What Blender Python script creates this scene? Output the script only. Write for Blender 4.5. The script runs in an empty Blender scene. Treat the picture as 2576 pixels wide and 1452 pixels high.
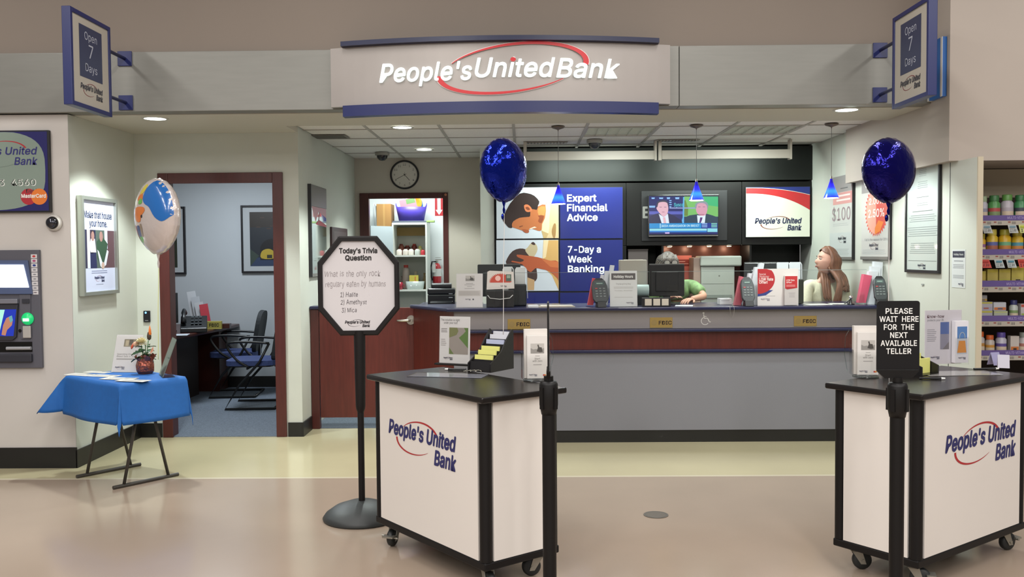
import bpy, bmesh, math, random, os
from mathutils import Vector, Matrix, Euler
from mathutils.geometry import tessellate_polygon
random.seed(7)
SC = bpy.context.scene
COL = SC.collection
PI = math.pi
R = math.radians

# ------------------------------------------------------------------ camera
F = 2300.0
CAMZ = 1.53
dy = Vector((30.0, 88.0, -F)).normalized()
slope = 0.0076
dx = Vector((1.0, slope, (30 + 88 * slope) / F)).normalized()
dz = dx.cross(dy).normalized()
RC = Matrix((dx, dy, dz))            # rows: world axes in camera space -> camera-to-world
cam_data = bpy.data.cameras.new('camera')
cam = bpy.data.objects.new('camera', cam_data)
COL.objects.link(cam)
cam.matrix_world = Matrix.Translation((0, 0, CAMZ)) @ RC.to_4x4()
cam_data.sensor_width = 36.0
cam_data.lens = 36.0 * F / 2576
cam_data.clip_start = 0.05
SC.camera = cam

# ------------------------------------------------------------------ world, store lights, exposure
SC.view_settings.view_transform = 'Standard'
SC.view_settings.look = 'None'
SC.view_settings.gamma = 1.0
SC.view_settings.use_curve_mapping = False
SC.view_settings.exposure = 0.0
SC.cycles.max_bounces = 8
SC.cycles.diffuse_bounces = 4
SC.cycles.glossy_bounces = 4
SC.cycles.transparent_max_bounces = 12
SC.cycles.sample_clamp_indirect = 4.0
SC.cycles.use_denoising = True
W = bpy.data.worlds.new('world')
SC.world = W
W.use_nodes = True
W.node_tree.nodes['Background'].inputs[0].default_value = (0.93, 0.90, 0.87, 1)
W.node_tree.nodes['Background'].inputs[1].default_value = 0.30

def light(name, kind, loc, energy, color=(1, 1, 1), rot=(0, 0, 0), size=None, size_y=None, spot=None, blend=0.5, radius=0.05):
    d = bpy.data.lights.new(name, kind)
    d.energy = energy
    d.color = color
    if kind == 'AREA':
        d.shape = 'RECTANGLE'; d.size = size; d.size_y = size_y or size
    else:
        d.shadow_soft_size = radius
    if kind == 'SPOT':
        d.spot_size = R(spot); d.spot_blend = blend
    o = bpy.data.objects.new(name, d)
    o.location = loc; o.rotation_euler = rot
    COL.objects.link(o)
    return o
WARM = (1.0, 0.968, 0.935)
COOL = (0.90, 1.0, 0.97)
# rows of store tube lights above the shop floor, between and behind the viewer
for yy, pw_ in ((4.4, 48), (1.6, 62), (-1.2, 100), (-4.0, 120)):
    for xx in (-4.2, -1.4, 1.4, 4.2):
        light('store_tube_light', 'AREA', (xx, yy, 4.3), pw_, WARM, (0, 0, 0), 0.3, 1.9)

# ------------------------------------------------------------------ pixel helpers (2576 x 1452)
def ray(px, py):
    d = Vector(((px - 1288), (726 - py), -F))
    return RC @ d
def at(px, py, Y=None, Z=None, X=None):
    d = ray(px, py)
    if Y is not None: t = Y / d.y
    elif Z is not None: t = (Z - CAMZ) / d.z
    else: t = X / d.x
    return Vector((0, 0, CAMZ)) + d * t
def rect(px0, py0, px1, py1, Y):
    a = at(px0, (py0 + py1) / 2, Y).x; b = at(px1, (py0 + py1) / 2, Y).x
    m = (px0 + px1) / 2
    return a, b, at(m, py1, Y).z, at(m, py0, Y).z

# ------------------------------------------------------------------ materials
def lin(h):
    h = h.lstrip('#')
    v = [int(h[i:i + 2], 16) / 255 for i in (0, 2, 4)]
    return tuple((c / 12.92 if c <= 0.04045 else ((c + 0.055) / 1.055) ** 2.4) for c in v) + (1,)
_m = {}
def mat(name, hexc, rough=0.5, metal=0.0, emit=0.0, noise=None, bump=None, coat=0.0, ecol=None, spec=0.5):
    if name in _m: return _m[name]
    m = bpy.data.materials.new(name); m.use_nodes = True
    nt = m.node_tree; b = nt.nodes['Principled BSDF']
    b.inputs['Base Color'].default_value = lin(hexc)
    b.inputs['Roughness'].default_value = rough
    b.inputs['Metallic'].default_value = metal
    b.inputs['Coat Weight'].default_value = coat
    b.inputs['Specular IOR Level'].default_value = spec
    if emit:
        b.inputs['Emission Color'].default_value = lin(ecol or hexc)
        b.inputs['Emission Strength'].default_value = emit
    if noise or bump:
        tc = nt.nodes.new('ShaderNodeTexCoord')
    if noise:
        sc, amt = noise[0], noise[1]
        st = noise[2] if len(noise) > 2 else (1, 1, 1)
        mp = nt.nodes.new('ShaderNodeMapping'); mp.inputs['Scale'].default_value = st
        nt.links.new(tc.outputs['Object'], mp.inputs['Vector'])
        n = nt.nodes.new('ShaderNodeTexNoise'); n.inputs['Scale'].default_value = sc
        n.inputs['Detail'].default_value = 5
        nt.links.new(mp.outputs['Vector'], n.inputs['Vector'])
        rp = nt.nodes.new('ShaderNodeValToRGB')
        c = lin(hexc)
        rp.color_ramp.elements[0].position = 0.3; rp.color_ramp.elements[1].position = 0.7
        rp.color_ramp.elements[0].color = tuple(x * (1 - amt) for x in c[:3]) + (1,)
        rp.color_ramp.elements[1].color = tuple(min(1, x * (1 + amt)) for x in c[:3]) + (1,)
        nt.links.new(n.outputs['Fac'], rp.inputs['Fac'])
        nt.links.new(rp.outputs['Color'], b.inputs['Base Color'])
    if bump:
        n2 = nt.nodes.new('ShaderNodeTexNoise'); n2.inputs['Scale'].default_value = bump[0]
        n2.inputs['Detail'].default_value = 4
        bp = nt.nodes.new('ShaderNodeBump'); bp.inputs['Strength'].default_value = bump[1]
        bp.inputs['Distance'].default_value = bump[2] if len(bump) > 2 else 0.003
        nt.links.new(tc.outputs['Object'], n2.inputs['Vector'])
        nt.links.new(n2.outputs['Fac'], bp.inputs['Height'])
        nt.links.new(bp.outputs['Normal'], b.inputs['Normal'])
    _m[name] = m
    return m
def C(h, rough=0.45):
    """a printed ink or plain dyed colour"""
    return mat('ink_' + h, h, rough)
def glow(h, s):
    return mat('glow_%s_%d' % (h, int(s * 10)), h, 0.4, emit=s)
def glass_mat(name='clear_acrylic', tint=(0.994, 0.997, 0.996, 1), gloss=0.02, f0=0.04):
    if name in _m: return _m[name]
    m = bpy.data.materials.new(name); m.use_nodes = True
    nt = m.node_tree; nt.nodes.clear()
    out = nt.nodes.new('ShaderNodeOutputMaterial'); mx = nt.nodes.new('ShaderNodeMixShader')
    tr = nt.nodes.new('ShaderNodeBsdfTransparent'); gl = nt.nodes.new('ShaderNodeBsdfGlossy')
    tr.inputs[0].default_value = tint; gl.inputs['Roughness'].default_value = gloss
    fr = nt.nodes.new('ShaderNodeFresnel'); fr.inputs[0].default_value = 1.45
    ml = nt.nodes.new('ShaderNodeMath'); ml.operation = 'MULTIPLY'; ml.inputs[1].default_value = 0.55
    nt.links.new(fr.outputs[0], ml.inputs[0]); nt.links.new(ml.outputs[0], mx.inputs[0]); nt.links.new(tr.outputs[0], mx.inputs[1]); nt.links.new(gl.outputs[0], mx.inputs[2])
    nt.links.new(mx.outputs[0], out.inputs[0])
    _m[name] = m
    return m
GLASS = glass_mat()
ACRY = glass_mat('acrylic_edge', (0.80, 0.86, 0.86, 1), 0.05)

# ------------------------------------------------------------------ mesh builder
class MB:
    def __init__(s, M=None):
        s.v = []; s.f = []; s.mi = []; s.sm = []; s.mats = []; s.M = M or Matrix()
        s.cur = 0
    def use(s, m):
        if m not in s.mats: s.mats.append(m)
        s.cur = s.mats.index(m); return s
    def add(s, vs, fs, smooth=False, M=None):
        T = s.M @ M if M is not None else s.M
        o = len(s.v)
        s.v += [T @ Vector(v) for v in vs]
        flip = T.determinant() < 0
        for f in fs:
            f = [o + i for i in f]
            if flip: f.reverse()
            s.f.append(f); s.mi.append(s.cur); s.sm.append(smooth)
        return s
    def box(s, x0, x1, y0, y1, z0, z1, M=None):
        if x0 > x1: x0, x1 = x1, x0
        if y0 > y1: y0, y1 = y1, y0
        if z0 > z1: z0, z1 = z1, z0
        vs = [(x0, y0, z0), (x1, y0, z0), (x1, y1, z0), (x0, y1, z0), (x0, y0, z1), (x1, y0, z1), (x1, y1, z1), (x0, y1, z1)]
        return s.add(vs, [(0, 3, 2, 1), (4, 5, 6, 7), (0, 1, 5, 4), (1, 2, 6, 5), (2, 3, 7, 6), (3, 0, 4, 7)], M=M)
    def cyl(s, a, b, r0, r1=None, n=16, smooth=True, caps=True):
        a = Vector(a); b = Vector(b); r1 = r0 if r1 is None else r1
        z = (b - a).normalized(); t = Vector((1, 0, 0)) if abs(z.x) < .9 else Vector((0, 1, 0))
        x = z.cross(t).normalized(); y = z.cross(x)
        vs = []
        for (c, r) in ((a, r0), (b, r1)):
            for i in range(n):
                an = 2 * PI * i / n
                vs.append(c + (x * math.cos(an) + y * math.sin(an)) * r)
        fs = [(i, (i + 1) % n, n + (i + 1) % n, n + i) for i in range(n)]
        s.add(vs, fs, smooth)
        if caps:
            s.add(vs[:n], [tuple(range(n - 1, -1, -1))]); s.add(vs[n:], [tuple(range(n))])
        return s
    def lathe(s, prof, c=(0, 0, 0), n=24, smooth=True, axis='z', sx=1, sy=1, a0=0, a1=2 * PI):
        vs = []; full = abs(a1 - a0 - 2 * PI) < 1e-6
        k = n if full else n + 1
        for (r, h) in prof:
            for i in range(k):
                an = a0 + (a1 - a0) * i / n
                p = (r * math.cos(an) * sx, r * math.sin(an) * sy, h)
                if axis == 'y': p = (p[0], h, -p[1])
                if axis == 'x': p = (h, p[0], p[1])
                vs.append(Vector(p) + Vector(c))
        fs = []
        for j in range(len(prof) - 1):
            for i in range(n if full else n):
                i2 = (i + 1) % k
                if not full and i == k - 1: continue
                fs.append((j * k + i, j * k + i2, (j + 1) * k + i2, (j + 1) * k + i))
        return s.add(vs, fs, smooth)
    def tube(s, path, r, n=8, smooth=True, closed=False):
        path = [Vector(p) for p in path]; m = len(path)
        rs = r if isinstance(r, (list, tuple)) else [r] * m
        vs = []; prev = None
        for i, p in enumerate(path):
            t = (path[min(i + 1, m - 1)] - path[max(i - 1, 0)])
            if closed: t = path[(i + 1) % m] - path[i - 1]
            t.normalize()
            if prev is None:
                up = Vector((0, 0, 1)) if abs(t.z) < .9 else Vector((1, 0, 0))
                x = t.cross(up).normalized()
            else:
                x = (prev - t * prev.dot(t)).normalized()
            prev = x; y = t.cross(x)
            for k in range(n):
                an = 2 * PI * k / n
                vs.append(p + (x * math.cos(an) + y * math.sin(an)) * rs[i])
        fs = []
        for i in range(m if closed else m - 1):
            for k in range(n):
                a, b = i * n, ((i + 1) % m) * n
                fs.append((a + k, a + (k + 1) % n, b + (k + 1) % n, b + k))
        if not closed:
            fs.append(tuple(range(n - 1, -1, -1))); fs.append(tuple(range((m - 1) * n, m * n)))
        return s.add(vs, fs, smooth)
    def prism(s, pts, y0, y1, M=None):
        """outline in x-z, extruded along y"""
        n = len(pts)
        area = sum(pts[i][0] * pts[(i + 1) % n][1] - pts[(i + 1) % n][0] * pts[i][1] for i in range(n))
        if area < 0: pts = list(reversed(pts))
        if y0 > y1: y0, y1 = y1, y0
        vs = [(p[0], y0, p[1]) for p in pts] + [(p[0], y1, p[1]) for p in pts]
        tri = tessellate_polygon([[Vector((p[0], p[1], 0)) for p in pts]])
        fs = []
        for t in tri:
            a, b, c = t
            ar = (pts[b][0] - pts[a][0]) * (pts[c][1] - pts[a][1]) - (pts[c][0] - pts[a][0]) * (pts[b][1] - pts[a][1])
            if ar < 0: b, c = c, b
            fs.append((a, b, c)); fs.append((n + a, n + c, n + b))
        for i in range(n):
            j = (i + 1) % n
            fs.append((i, i + n, j + n, j))
        return s.add(vs, fs, M=M)
    def prismz(s, pts, z0, z1):
        """outline in x-y, extruded along z"""
        return s.prism([(p[0], p[1]) for p in pts], -z1, -z0, M=Matrix(((1, 0, 0, 0), (0, 0, 1, 0), (0, -1, 0, 0), (0, 0, 0, 1))))
    def prismx(s, pts, x0, x1):
        """outline in y-z, extruded along x"""
        return s.prism([(p[0], p[1]) for p in pts], x0, x1, M=Matrix(((0, 1, 0, 0), (1, 0, 0, 0), (0, 0, 1, 0), (0, 0, 0, 1))))
    def poly(s, pts, y=-0.001):
        """flat print, facing -y"""
        n = len(pts)
        tri = tessellate_polygon([[Vector((p[0], p[1], 0)) for p in pts]])
        fs = []
        for t in tri:
            a, b, c = t
            ar = (pts[b][0] - pts[a][0]) * (pts[c][1] - pts[a][1]) - (pts[c][0] - pts[a][0]) * (pts[b][1] - pts[a][1])
            if abs(ar) < 1e-12: continue
            if ar < 0: b, c = c, b
            fs.append((a, b, c))
        return s.add([(p[0], y, p[1]) for p in pts], fs)
    def rect(s, x0, x1, z0, z1, y=-0.001):
        return s.poly([(x0, z0), (x1, z0), (x1, z1), (x0, z1)], y)
    def disc(s, cx, cz, r, y=-0.001, rz=None, n=24):
        return s.poly([(cx + r * math.cos(2 * PI * i / n), cz + (rz or r) * math.sin(2 * PI * i / n)) for i in range(n)], y)
    def ball(s, c, r, n=16, m=10, sc=(1, 1, 1)):
        c = Vector(c); vs = [c + Vector((0, 0, -r * sc[2]))]
        for j in range(1, m):
            la = -PI / 2 + PI * j / m
            for i in range(n):
                an = 2 * PI * i / n
                vs.append(c + Vector((r * sc[0] * math.cos(la) * math.cos(an), r * sc[1] * math.cos(la) * math.sin(an), r * sc[2] * math.sin(la))))
        vs.append(c + Vector((0, 0, r * sc[2]))); L = len(vs) - 1
        fs = [(0, 1 + (i + 1) % n, 1 + i) for i in range(n)]
        for j in range(m - 2):
            for i in range(n):
                a = 1 + j * n; b = a + n
                fs.append((a + i, a + (i + 1) % n, b + (i + 1) % n, b + i))
        a = 1 + (m - 2) * n
        fs += [(a + i, a + (i + 1) % n, L) for i in range(n)]
        return s.add(vs, fs, True)
    def text(s, txt, x, z, h, y=-0.001, bold=0.0, shear=0.0, align='LEFT', width=None, sx=1.0, depth=0.0, rot=0.0, warp=None, font=None):
        vs, fs, w = text_mesh(txt, 0.0, shear, depth > 0, font)
        if bold > 0:
            g = bold * 1.5; w0 = w; base_v, base_f = vs, fs; vs, fs = [], []
            lay = []
            for li, (ox_, oz_) in enumerate(((0, 0), (g, g * .6), (-g, g * .6), (g, -g * .6), (-g, -g * .6), (0, g), (0, -g))):
                o_ = len(vs); lay += [li] * len(base_v); vs = vs + [(a + ox_, b_ + oz_, c) for (a, b_, c) in base_v]; fs = fs + [tuple(i + o_ for i in f_) for f_ in base_f]
        k = h; kx = (width / w if width else k * sx)
        W = w * kx
        ox = x - (W / 2 if align == 'CENTER' else W if align == 'RIGHT' else 0)
        cr, sr = math.cos(rot), math.sin(rot)
        out = []
        for vi, (a, b, c) in enumerate(vs):
            px, pz = a * kx, b * k
            if rot: px, pz = px * cr - pz * sr, px * sr + pz * cr
            xx = ox + px; yy = y - (depth if c > 0 else 0)
            if warp: yy += warp(xx)
            if bold > 0: yy -= lay[vi] * 6e-5
            out.append((xx, yy, z + pz))
        return s.add(out, fs)
    def build(s, name, parent=None, bevel=0, seg=2, base=None, smooth_angle=None, m=None):
        me = bpy.data.meshes.new(name)
        vs = s.v
        if base is not None:
            b = Vector(base); vs = [v - b for v in vs]
        me.from_pydata([tuple(v) for v in vs], [], s.f)
        for mm in (s.mats or [m or mat('plain', '888888')]): me.materials.append(mm)
        if s.mats: me.polygons.foreach_set('material_index', s.mi)
        me.polygons.foreach_set('use_smooth', s.sm)
        me.update()
        o = bpy.data.objects.new(name, me); COL.objects.link(o)
        if base is not None: o.location = base
        if parent is not None: o.parent = parent
        if bevel:
            md = o.modifiers.new('bevel', 'BEVEL'); md.width = bevel; md.segments = seg; md.limit_method = 'ANGLE'; md.angle_limit = R(40)
        return o

_tc = {}
def _font():
    if 'f' not in _tc:
        f = None
        try:
            p = os.path.join(bpy.utils.system_resource('DATAFILES'), 'fonts', 'Inter.woff2')
            if os.path.exists(p): f = bpy.data.fonts.load(p)
        except Exception:
            f = None
        _tc['f'] = f
    return _tc['f']
def text_mesh(txt, bold=0.0, shear=0.0, solid=False, font=None):
    key = (txt, bold, shear, solid)
    if key in _tc: return _tc[key]
    cu = bpy.data.curves.new('t', 'FONT'); cu.body = txt; cu.size = 1.0
    if _font(): cu.font = _font()
    cu.offset = bold; cu.shear = shear; cu.resolution_u = 3
    cu.space_character = 1.02
    cu.fill_mode = 'FRONT' if not solid else 'BOTH'
    if solid: cu.extrude = 0.5
    o = bpy.data.objects.new('t', cu)
    me = o.to_mesh()
    vs = [tuple(v.co) for v in me.vertices]; fs = [tuple(p.vertices) for p in me.polygons]
    # text lies in x-y facing +z; we put y->z so it faces -y
    o.to_mesh_clear(); bpy.data.objects.remove(o); bpy.data.curves.remove(cu)
    x0 = min(v[0] for v in vs); x1 = max(v[0] for v in vs)
    cap = 0.509
    vs = [((v[0] - x0) / cap, v[1] / cap, v[2]) for v in vs]
    r = (vs, fs, (x1 - x0) / cap)
    _tc[key] = r
    return r

def spline(pts, k=6, closed=True):
    n = len(pts); out = []
    for i in range(n if closed else n - 1):
        g = lambda j: pts[j % n] if closed else pts[min(max(j, 0), n - 1)]
        p0, p1, p2, p3 = g(i - 1), g(i), g(i + 1), g(i + 2)
        for q in range(k):
            t = q / k
            out.append(tuple(0.5 * ((2 * p1[d]) + (-p0[d] + p2[d]) * t + (2 * p0[d] - 5 * p1[d] + 4 * p2[d] - p3[d]) * t * t + (-p0[d] + 3 * p1[d] - 3 * p2[d] + p3[d]) * t ** 3) for d in range(len(p1))))
    if not closed: out.append(tuple(pts[-1]))
    return out

# ------------------------------------------------------------------ things
def setp(o, label=None, cat=None, group=None, kind=None):
    if label: o['label'] = label
    if cat: o['category'] = cat
    if group: o['group'] = group
    if kind: o['kind'] = kind
    return o
def thing(name, label, cat, loc=(0, 0, 0), rz=0.0, group=None, kind=None, rot=None):
    o = bpy.data.objects.new(name, None); COL.objects.link(o)
    o.empty_display_size = 0.1
    o.location = loc; o.rotation_euler = rot if rot else (0, 0, rz)
    return setp(o, label, cat, group, kind)
def dup(root, loc=None, rz=None, label=None, group=None):
    r = root.copy(); COL.objects.link(r)
    if loc is not None: r.location = loc
    if rz is not None: r.rotation_euler = (0, 0, rz)
    if label: r['label'] = label
    if group: r['group'] = group
    for ch in list(root.children):
        c = ch.copy(); COL.objects.link(c); c.parent = r
        for g in list(ch.children):
            d = g.copy(); COL.objects.link(d); d.parent = c
    return r

# the bank's two-word mark with its swoosh; x0..x1 is the text width, baseline z
def crescent(mb, cx, cz, a, b, t0, t1, wid, tilt, y, warp=None, depth=0.0):
    n = 28; o = []; i_ = []
    for k in range(n + 1):
        u = k / n; t = R(t0 + (t1 - t0) * u); w = wid(u)
        for lst, s_ in ((o, 1), (i_, 0)):
            x = (a + (w if s_ else 0)) * math.cos(t); z = (b + (w * .8 if s_ else 0)) * math.sin(t)
            lst.append((cx + x * math.cos(tilt) - z * math.sin(tilt), cz + x * math.sin(tilt) + z * math.cos(tilt)))
    for k in range(n):
        q = [o[k], o[k + 1], i_[k + 1], i_[k]]
        ar = sum(q[i][0] * q[(i + 1) % 4][1] - q[(i + 1) % 4][0] * q[i][1] for i in range(4))
        if ar < 0: q.reverse()
        vs = [(p[0], y - depth + (warp(p[0]) if warp else 0), p[1]) for p in q]
        mb.add(vs, [(0, 1, 2, 3)])
        if depth:
            vb = [(p[0], y + (warp(p[0]) if warp else 0), p[1]) for p in q]
            mb.add(vs + vb, [(0, 4, 5, 1), (1, 5, 6, 2), (2, 6, 7, 3), (3, 7, 4, 0)])
def logo2(mb, x0, x1, z, ink, red, y=-0.001, y2=None):
    """two lines: the name, then Bank below on the right. z: baseline of the first line"""
    w = x1 - x0; h = w * 0.112; y2 = y2 or y - 0.0006
    mb.use(red)
    cx = x0 + w * .45; cz = z + h * .10
    crescent(mb, cx, cz, w * .29, w * .13, 4, 140, lambda u: w * .024 * (1 - u) ** .7 + w * .002, R(6), y)
    crescent(mb, cx - w * .02, cz - h * .05, w * .29, w * .12, 176, 305, lambda u: w * .024 * (1 - u) ** .8 + w * .002, R(6), y)
    mb.use(ink)
    mb.text("People's United", x0, z, h, y2, bold=.036, shear=.22, width=w)
    mb.text("Bank", x1, z - h * 1.32, h, y2, bold=.036, shear=.22, width=w * .30, align='RIGHT')
def lines(mb, x0, x1, z0, z1, n, ink, y=-0.001, jag=0.3, align='L', th=0.4):
    """rows of print too small to read"""
    mb.use(ink); dz_ = (z1 - z0) / n
    for i in range(n):
        w = (x1 - x0) * (1 - jag * random.random())
        zc = z1 - dz_ * (i + .5)
        a = x0 if align == 'L' else (x0 + x1 - w) / 2
        mb.rect(a, a + w, zc - dz_ * th / 2, zc + dz_ * th / 2, y)
# ================================================================== THE SETTING
WALLP = mat('paint_pale_green_white', 'BFC1B7', 0.65, noise=(3, 0.02), bump=(180, 0.08, 0.001))
WALLW = mat('paint_warm_white', 'BFB9B3', 0.6, noise=(3, 0.02), bump=(180, 0.08, 0.001))
WALLB = mat('paint_beige', 'BDB5A8', 0.65, noise=(2, 0.02), bump=(150, 0.06, 0.001))
UPPER = mat('paint_upper_taupe', '7F746A', 0.8, noise=(1.2, 0.03))
OFFW = mat('paint_office_grey', 'A9AEB2', 0.7, noise=(2, 0.02))
FASC = mat('brushed_laminate', '807F79', 0.42, metal=0.25, noise=(4, 0.035, (1, 1, 9)))
BLACKW = mat('black_laminate', '131211', 0.42, noise=(3, 0.1), spec=0.2)
BASEB = mat('black_vinyl_base', '141312', 0.4)
CEILM = mat('ceiling_tile', 'E2DDD6', 0.85, noise=(60, 0.05), bump=(120, 0.25, 0.002))
SOFF = mat('soffit_paint', 'BBB6A9', 0.8)
GRID = mat('ceiling_grid', 'A59F97', 0.6)
VINYL_T = mat('floor_vinyl_tan', '9C8B7B', 0.16, noise=(1.1, 0.05), bump=(5, 0.03, 0.002), spec=0.6)
VINYL_C = mat('floor_vinyl_cream', 'B3A989', 0.15, noise=(1.4, 0.05), bump=(5, 0.03, 0.002), spec=0.6)
VINYL_L = mat('floor_strip_line', 'BDB39D', 0.22)
CARPET = mat('carpet_blue_grey', '5B6470', 0.95, noise=(90, 0.3), bump=(300, 0.5, 0.003))
MAHOG = mat('mahogany_laminate', '57221B', 0.32, noise=(5, 0.18, (9, 9, 0.7)))
MAHOGD = mat('mahogany_frame', '4B201C', 0.35, noise=(6, 0.12, (8, 8, 0.8)))
NAVY = mat('navy_laminate', '14163A', 0.3, coat=0.15)

def struct(name, mb, label, cat, bevel=0, parent=None):
    o = mb.build(name, parent, bevel=bevel)
    if parent is None: setp(o, label, cat, kind='structure')
    return o
YF, YO, YG, YC, YB, YK = 6.55, 7.65, 8.00, 7.33, 9.34, 10.2
XL, XP, XR = -3.26, -1.88, 2.93
CZ = 2.60

b = MB(); b.use(VINYL_T).box(-9, 8, -6, 6.20, -0.05, 0)
fl = struct('floor', b, 'tan glossy vinyl floor of the shop in front of the bank', 'floor')
b = MB(); b.use(VINYL_C).box(-9, 8, 6.235, 8.0, -0.05, 0)
struct('floor', b, 'cream glossy vinyl floor along the teller counter and office door', 'floor')
b = MB(); b.use(VINYL_L).box(-9, 8, 6.20, 6.235, -0.05, 0.0004)
struct('trim_1', b, 'thin pale strip between the tan and the cream floor', 'floor strip')
b = MB(); b.use(CARPET).box(-5.2, XP, 7.652, 10.7, -0.04, 0.004)
struct('floor', b, 'blue grey carpet inside the office', 'carpet')
b = MB(); b.use(CARPET).box(XP, XR, 8.0, 12.2, -0.04, 0.003)
struct('floor', b, 'blue grey carpet behind the gate and counter', 'carpet')

# --- left block with the ATM and its side return
b = MB(); b.use(WALLW).box(-6.5, XL - .002, YF, YF + .15, 0, 2.553)
struct('wall_left_front', b, 'warm white wall carrying the cash machine and card sign', 'wall')
b = MB(); b.use(WALLP).box(XL - .15, XL - .001, YF + .151, YO - .001, 0, 2.59); b.box(XL-.001, XL, YF+.001, YO - .001, 0, 2.553)
struct('wall_left', b, 'pale green white side wall with the lit house poster', 'wall')
b = MB(); b.use(BASEB).box(-6.5, XL + .006, YF - .012, YF - .0005, 0, .15)
struct('baseboard_left_front', b, 'black vinyl baseboard under the cash machine wall', 'baseboard')
b = MB(); b.use(BASEB).box(XL + .0005, XL + .012, YF - .012, YO - .0005, 0, .13)
struct('baseboard_left', b, 'black vinyl baseboard on the short side wall by the table', 'baseboard')

# --- office front wall with doorway
DX0, DX1, DZ = -2.985, -2.085, 2.15
b = MB(); b.use(WALLP)
b.box(XL - .15, DX0 - .03, YO, YO + .13, 0, 2.65); b.box(DX1 + .03, XP, YO, YO + .13, 0, 2.65); b.box(DX0 - .03, DX1 + .03, YO, YO + .13, DZ + .03, 2.65)
struct('wall_office_front', b, 'pale wall around the mahogany office doorway', 'wall')
b = MB(); b.use(WALLP).box(XP - .09, XP, YO + .1301, YK, 0, 2.65)
struct('wall_office_side', b, 'pale partition running back between office and teller area', 'wall')
b = MB(); b.use(BASEB)
b.box(XL, DX0 - .085, YO - .012, YO - .0005, 0, .12); b.box(DX1 + .085, XP, YO - .012, YO - .0005, 0, .12)
b.box(XP + .0005, XP + .012, YO - .012, YG - .05, 0, .12)
struct('baseboard_office', b, 'black vinyl baseboard either side of the office door', 'baseboard')
d1 = thing('door_1', 'mahogany door frame around the open office doorway', 'door frame', (0, YO, 0), kind='structure')
b = MB(); b.use(MAHOGD)
b.box(DX0 - .075, DX0 + .012, -.022, -.0005, 0, DZ + .075); b.box(DX1 - .012, DX1 + .075, -.022, -.0005, 0, DZ + .075)
b.box(DX0 + .012, DX1 - .012, -.022, -.0005, DZ - .012, DZ + .075)
b.build('casing', d1, bevel=.004)
b = MB(); b.use(MAHOGD)
b.box(DX0 - .029, DX0, 0, .13, 0, DZ); b.box(DX1, DX1 + .029, 0, .13, 0, DZ); b.box(DX0 - .029, DX1 + .029, 0, .13, DZ, DZ + .029)
b.build('jamb', d1)
HING = mat('brushed_brass', 'B9AF9A', 0.35, metal=.8)
for z in (.32, 1.07, 1.88):
    b = MB(); b.use(HING).box(DX1 - .003, DX1 - .0002, .02, .05, z - .05, z + .05); b.cyl((DX1 - .006, .015, z - .05), (DX1 - .006, .015, z + .05), .006, n=8)
    b.build('hinge', d1)
# open door leaf folded against the office partition
b = MB(); b.use(MAHOG).box(DX1 - .002, DX1 + .042, .14, 1.0, .012, DZ - .01)
b.build('door_leaf', d1)

# --- office room
b = MB(); b.use(OFFW).box(-5.2, XP - .09, 10.55, 10.65, 0, 2.65)
struct('wall_office_back', b, 'grey rear wall of the office with two framed pictures', 'wall')
b = MB(); b.use(OFFW).box(-5.3, -5.2, YO, 10.65, 0, 2.65)
struct('wall_office_left', b, 'grey side wall of the office beside the desk', 'wall')
b = MB(); b.use(BASEB).box(-5.2, XP - .09, 10.538, 10.5495, 0, .13)
struct('baseboard_office_back', b, 'black vinyl baseboard at the office rear wall', 'baseboard')
b = MB(); b.use(mat('office_ceiling', '9A9A98', .8)).box(-5.3, XP - .09, YO + .13, 10.65, 2.651, 2.7)
struct('ceiling_office', b, 'grey ceiling over the office', 'ceiling')

# --- back wall with the closet opening
CX0, CX1, CZT = -1.735, -.885, 2.16
b = MB(); b.use(WALLB)
b.box(XP, CX0 - .03, YK, YK + .12, 0, 2.65); b.box(CX1 + .03, -.40, YK, YK + .12, 0, 2.65); b.box(CX0 - .03, CX1 + .03, YK, YK + .12, CZT + .03, 2.65)
struct('wall_back_closet', b, 'beige back wall with round clock over the supply closet door', 'wall')
d2 = thing('door_2', 'mahogany frame around the open supply closet', 'door frame', (0, YK, 0), kind='structure')
b = MB(); b.use(MAHOGD)
b.box(CX0 - .09, CX0 + .012, -.022, -.0005, 0, CZT + .055); b.box(CX1 - .012, CX1 + .045, -.022, -.0005, 0, CZT + .055)
b.box(CX0 + .012, CX1 - .012, -.022, -.0005, CZT - .008, CZT + .055)
b.build('casing', d2, bevel=.004)
b = MB(); b.use(MAHOGD)
b.box(CX0 - .029, CX0, 0, .12, 0, CZT); b.box(CX1, CX1 + .029, 0, .12, 0, CZT); b.box(CX0 - .029, CX1 + .029, 0, .12, CZT, CZT + .029)
b.build('jamb', d2)
b = MB(); b.use(mat('copper_disc', 'B0765A', .4, metal=.6)).cyl((CX1 + .02, -.026, CZT + .03), (CX1 + .02, -.022, CZT + .03), .014, n=12)
b.build('door_bell', d2)
CLW = mat('closet_white', 'DDE3E2', .6)
b = MB(); b.use(CLW).box(-2.3, -.45, 11.7, 11.8, 0, 2.65); struct('wall_closet_back', b, 'bright white rear wall of the closet with fire extinguisher', 'wall')
b = MB(); b.use(CLW).box(-2.4, -2.3, YK + .121, 11.8, 0, 2.65); struct('wall_closet_left', b, 'bright white side wall inside the closet by the fridge', 'wall')
b = MB(); b.use(CLW).box(-.45, -.35, YK + .121, 11.8, 0, 2.65); struct('wall_closet_right', b, 'bright white side wall inside the closet hidden past its frame', 'wall')
b = MB(); b.use(CLW).box(-2.4, -.35, YK + .121, 11.8, 2.651, 2.7); struct('ceiling_closet', b, 'white ceiling of the closet', 'ceiling')

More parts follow.
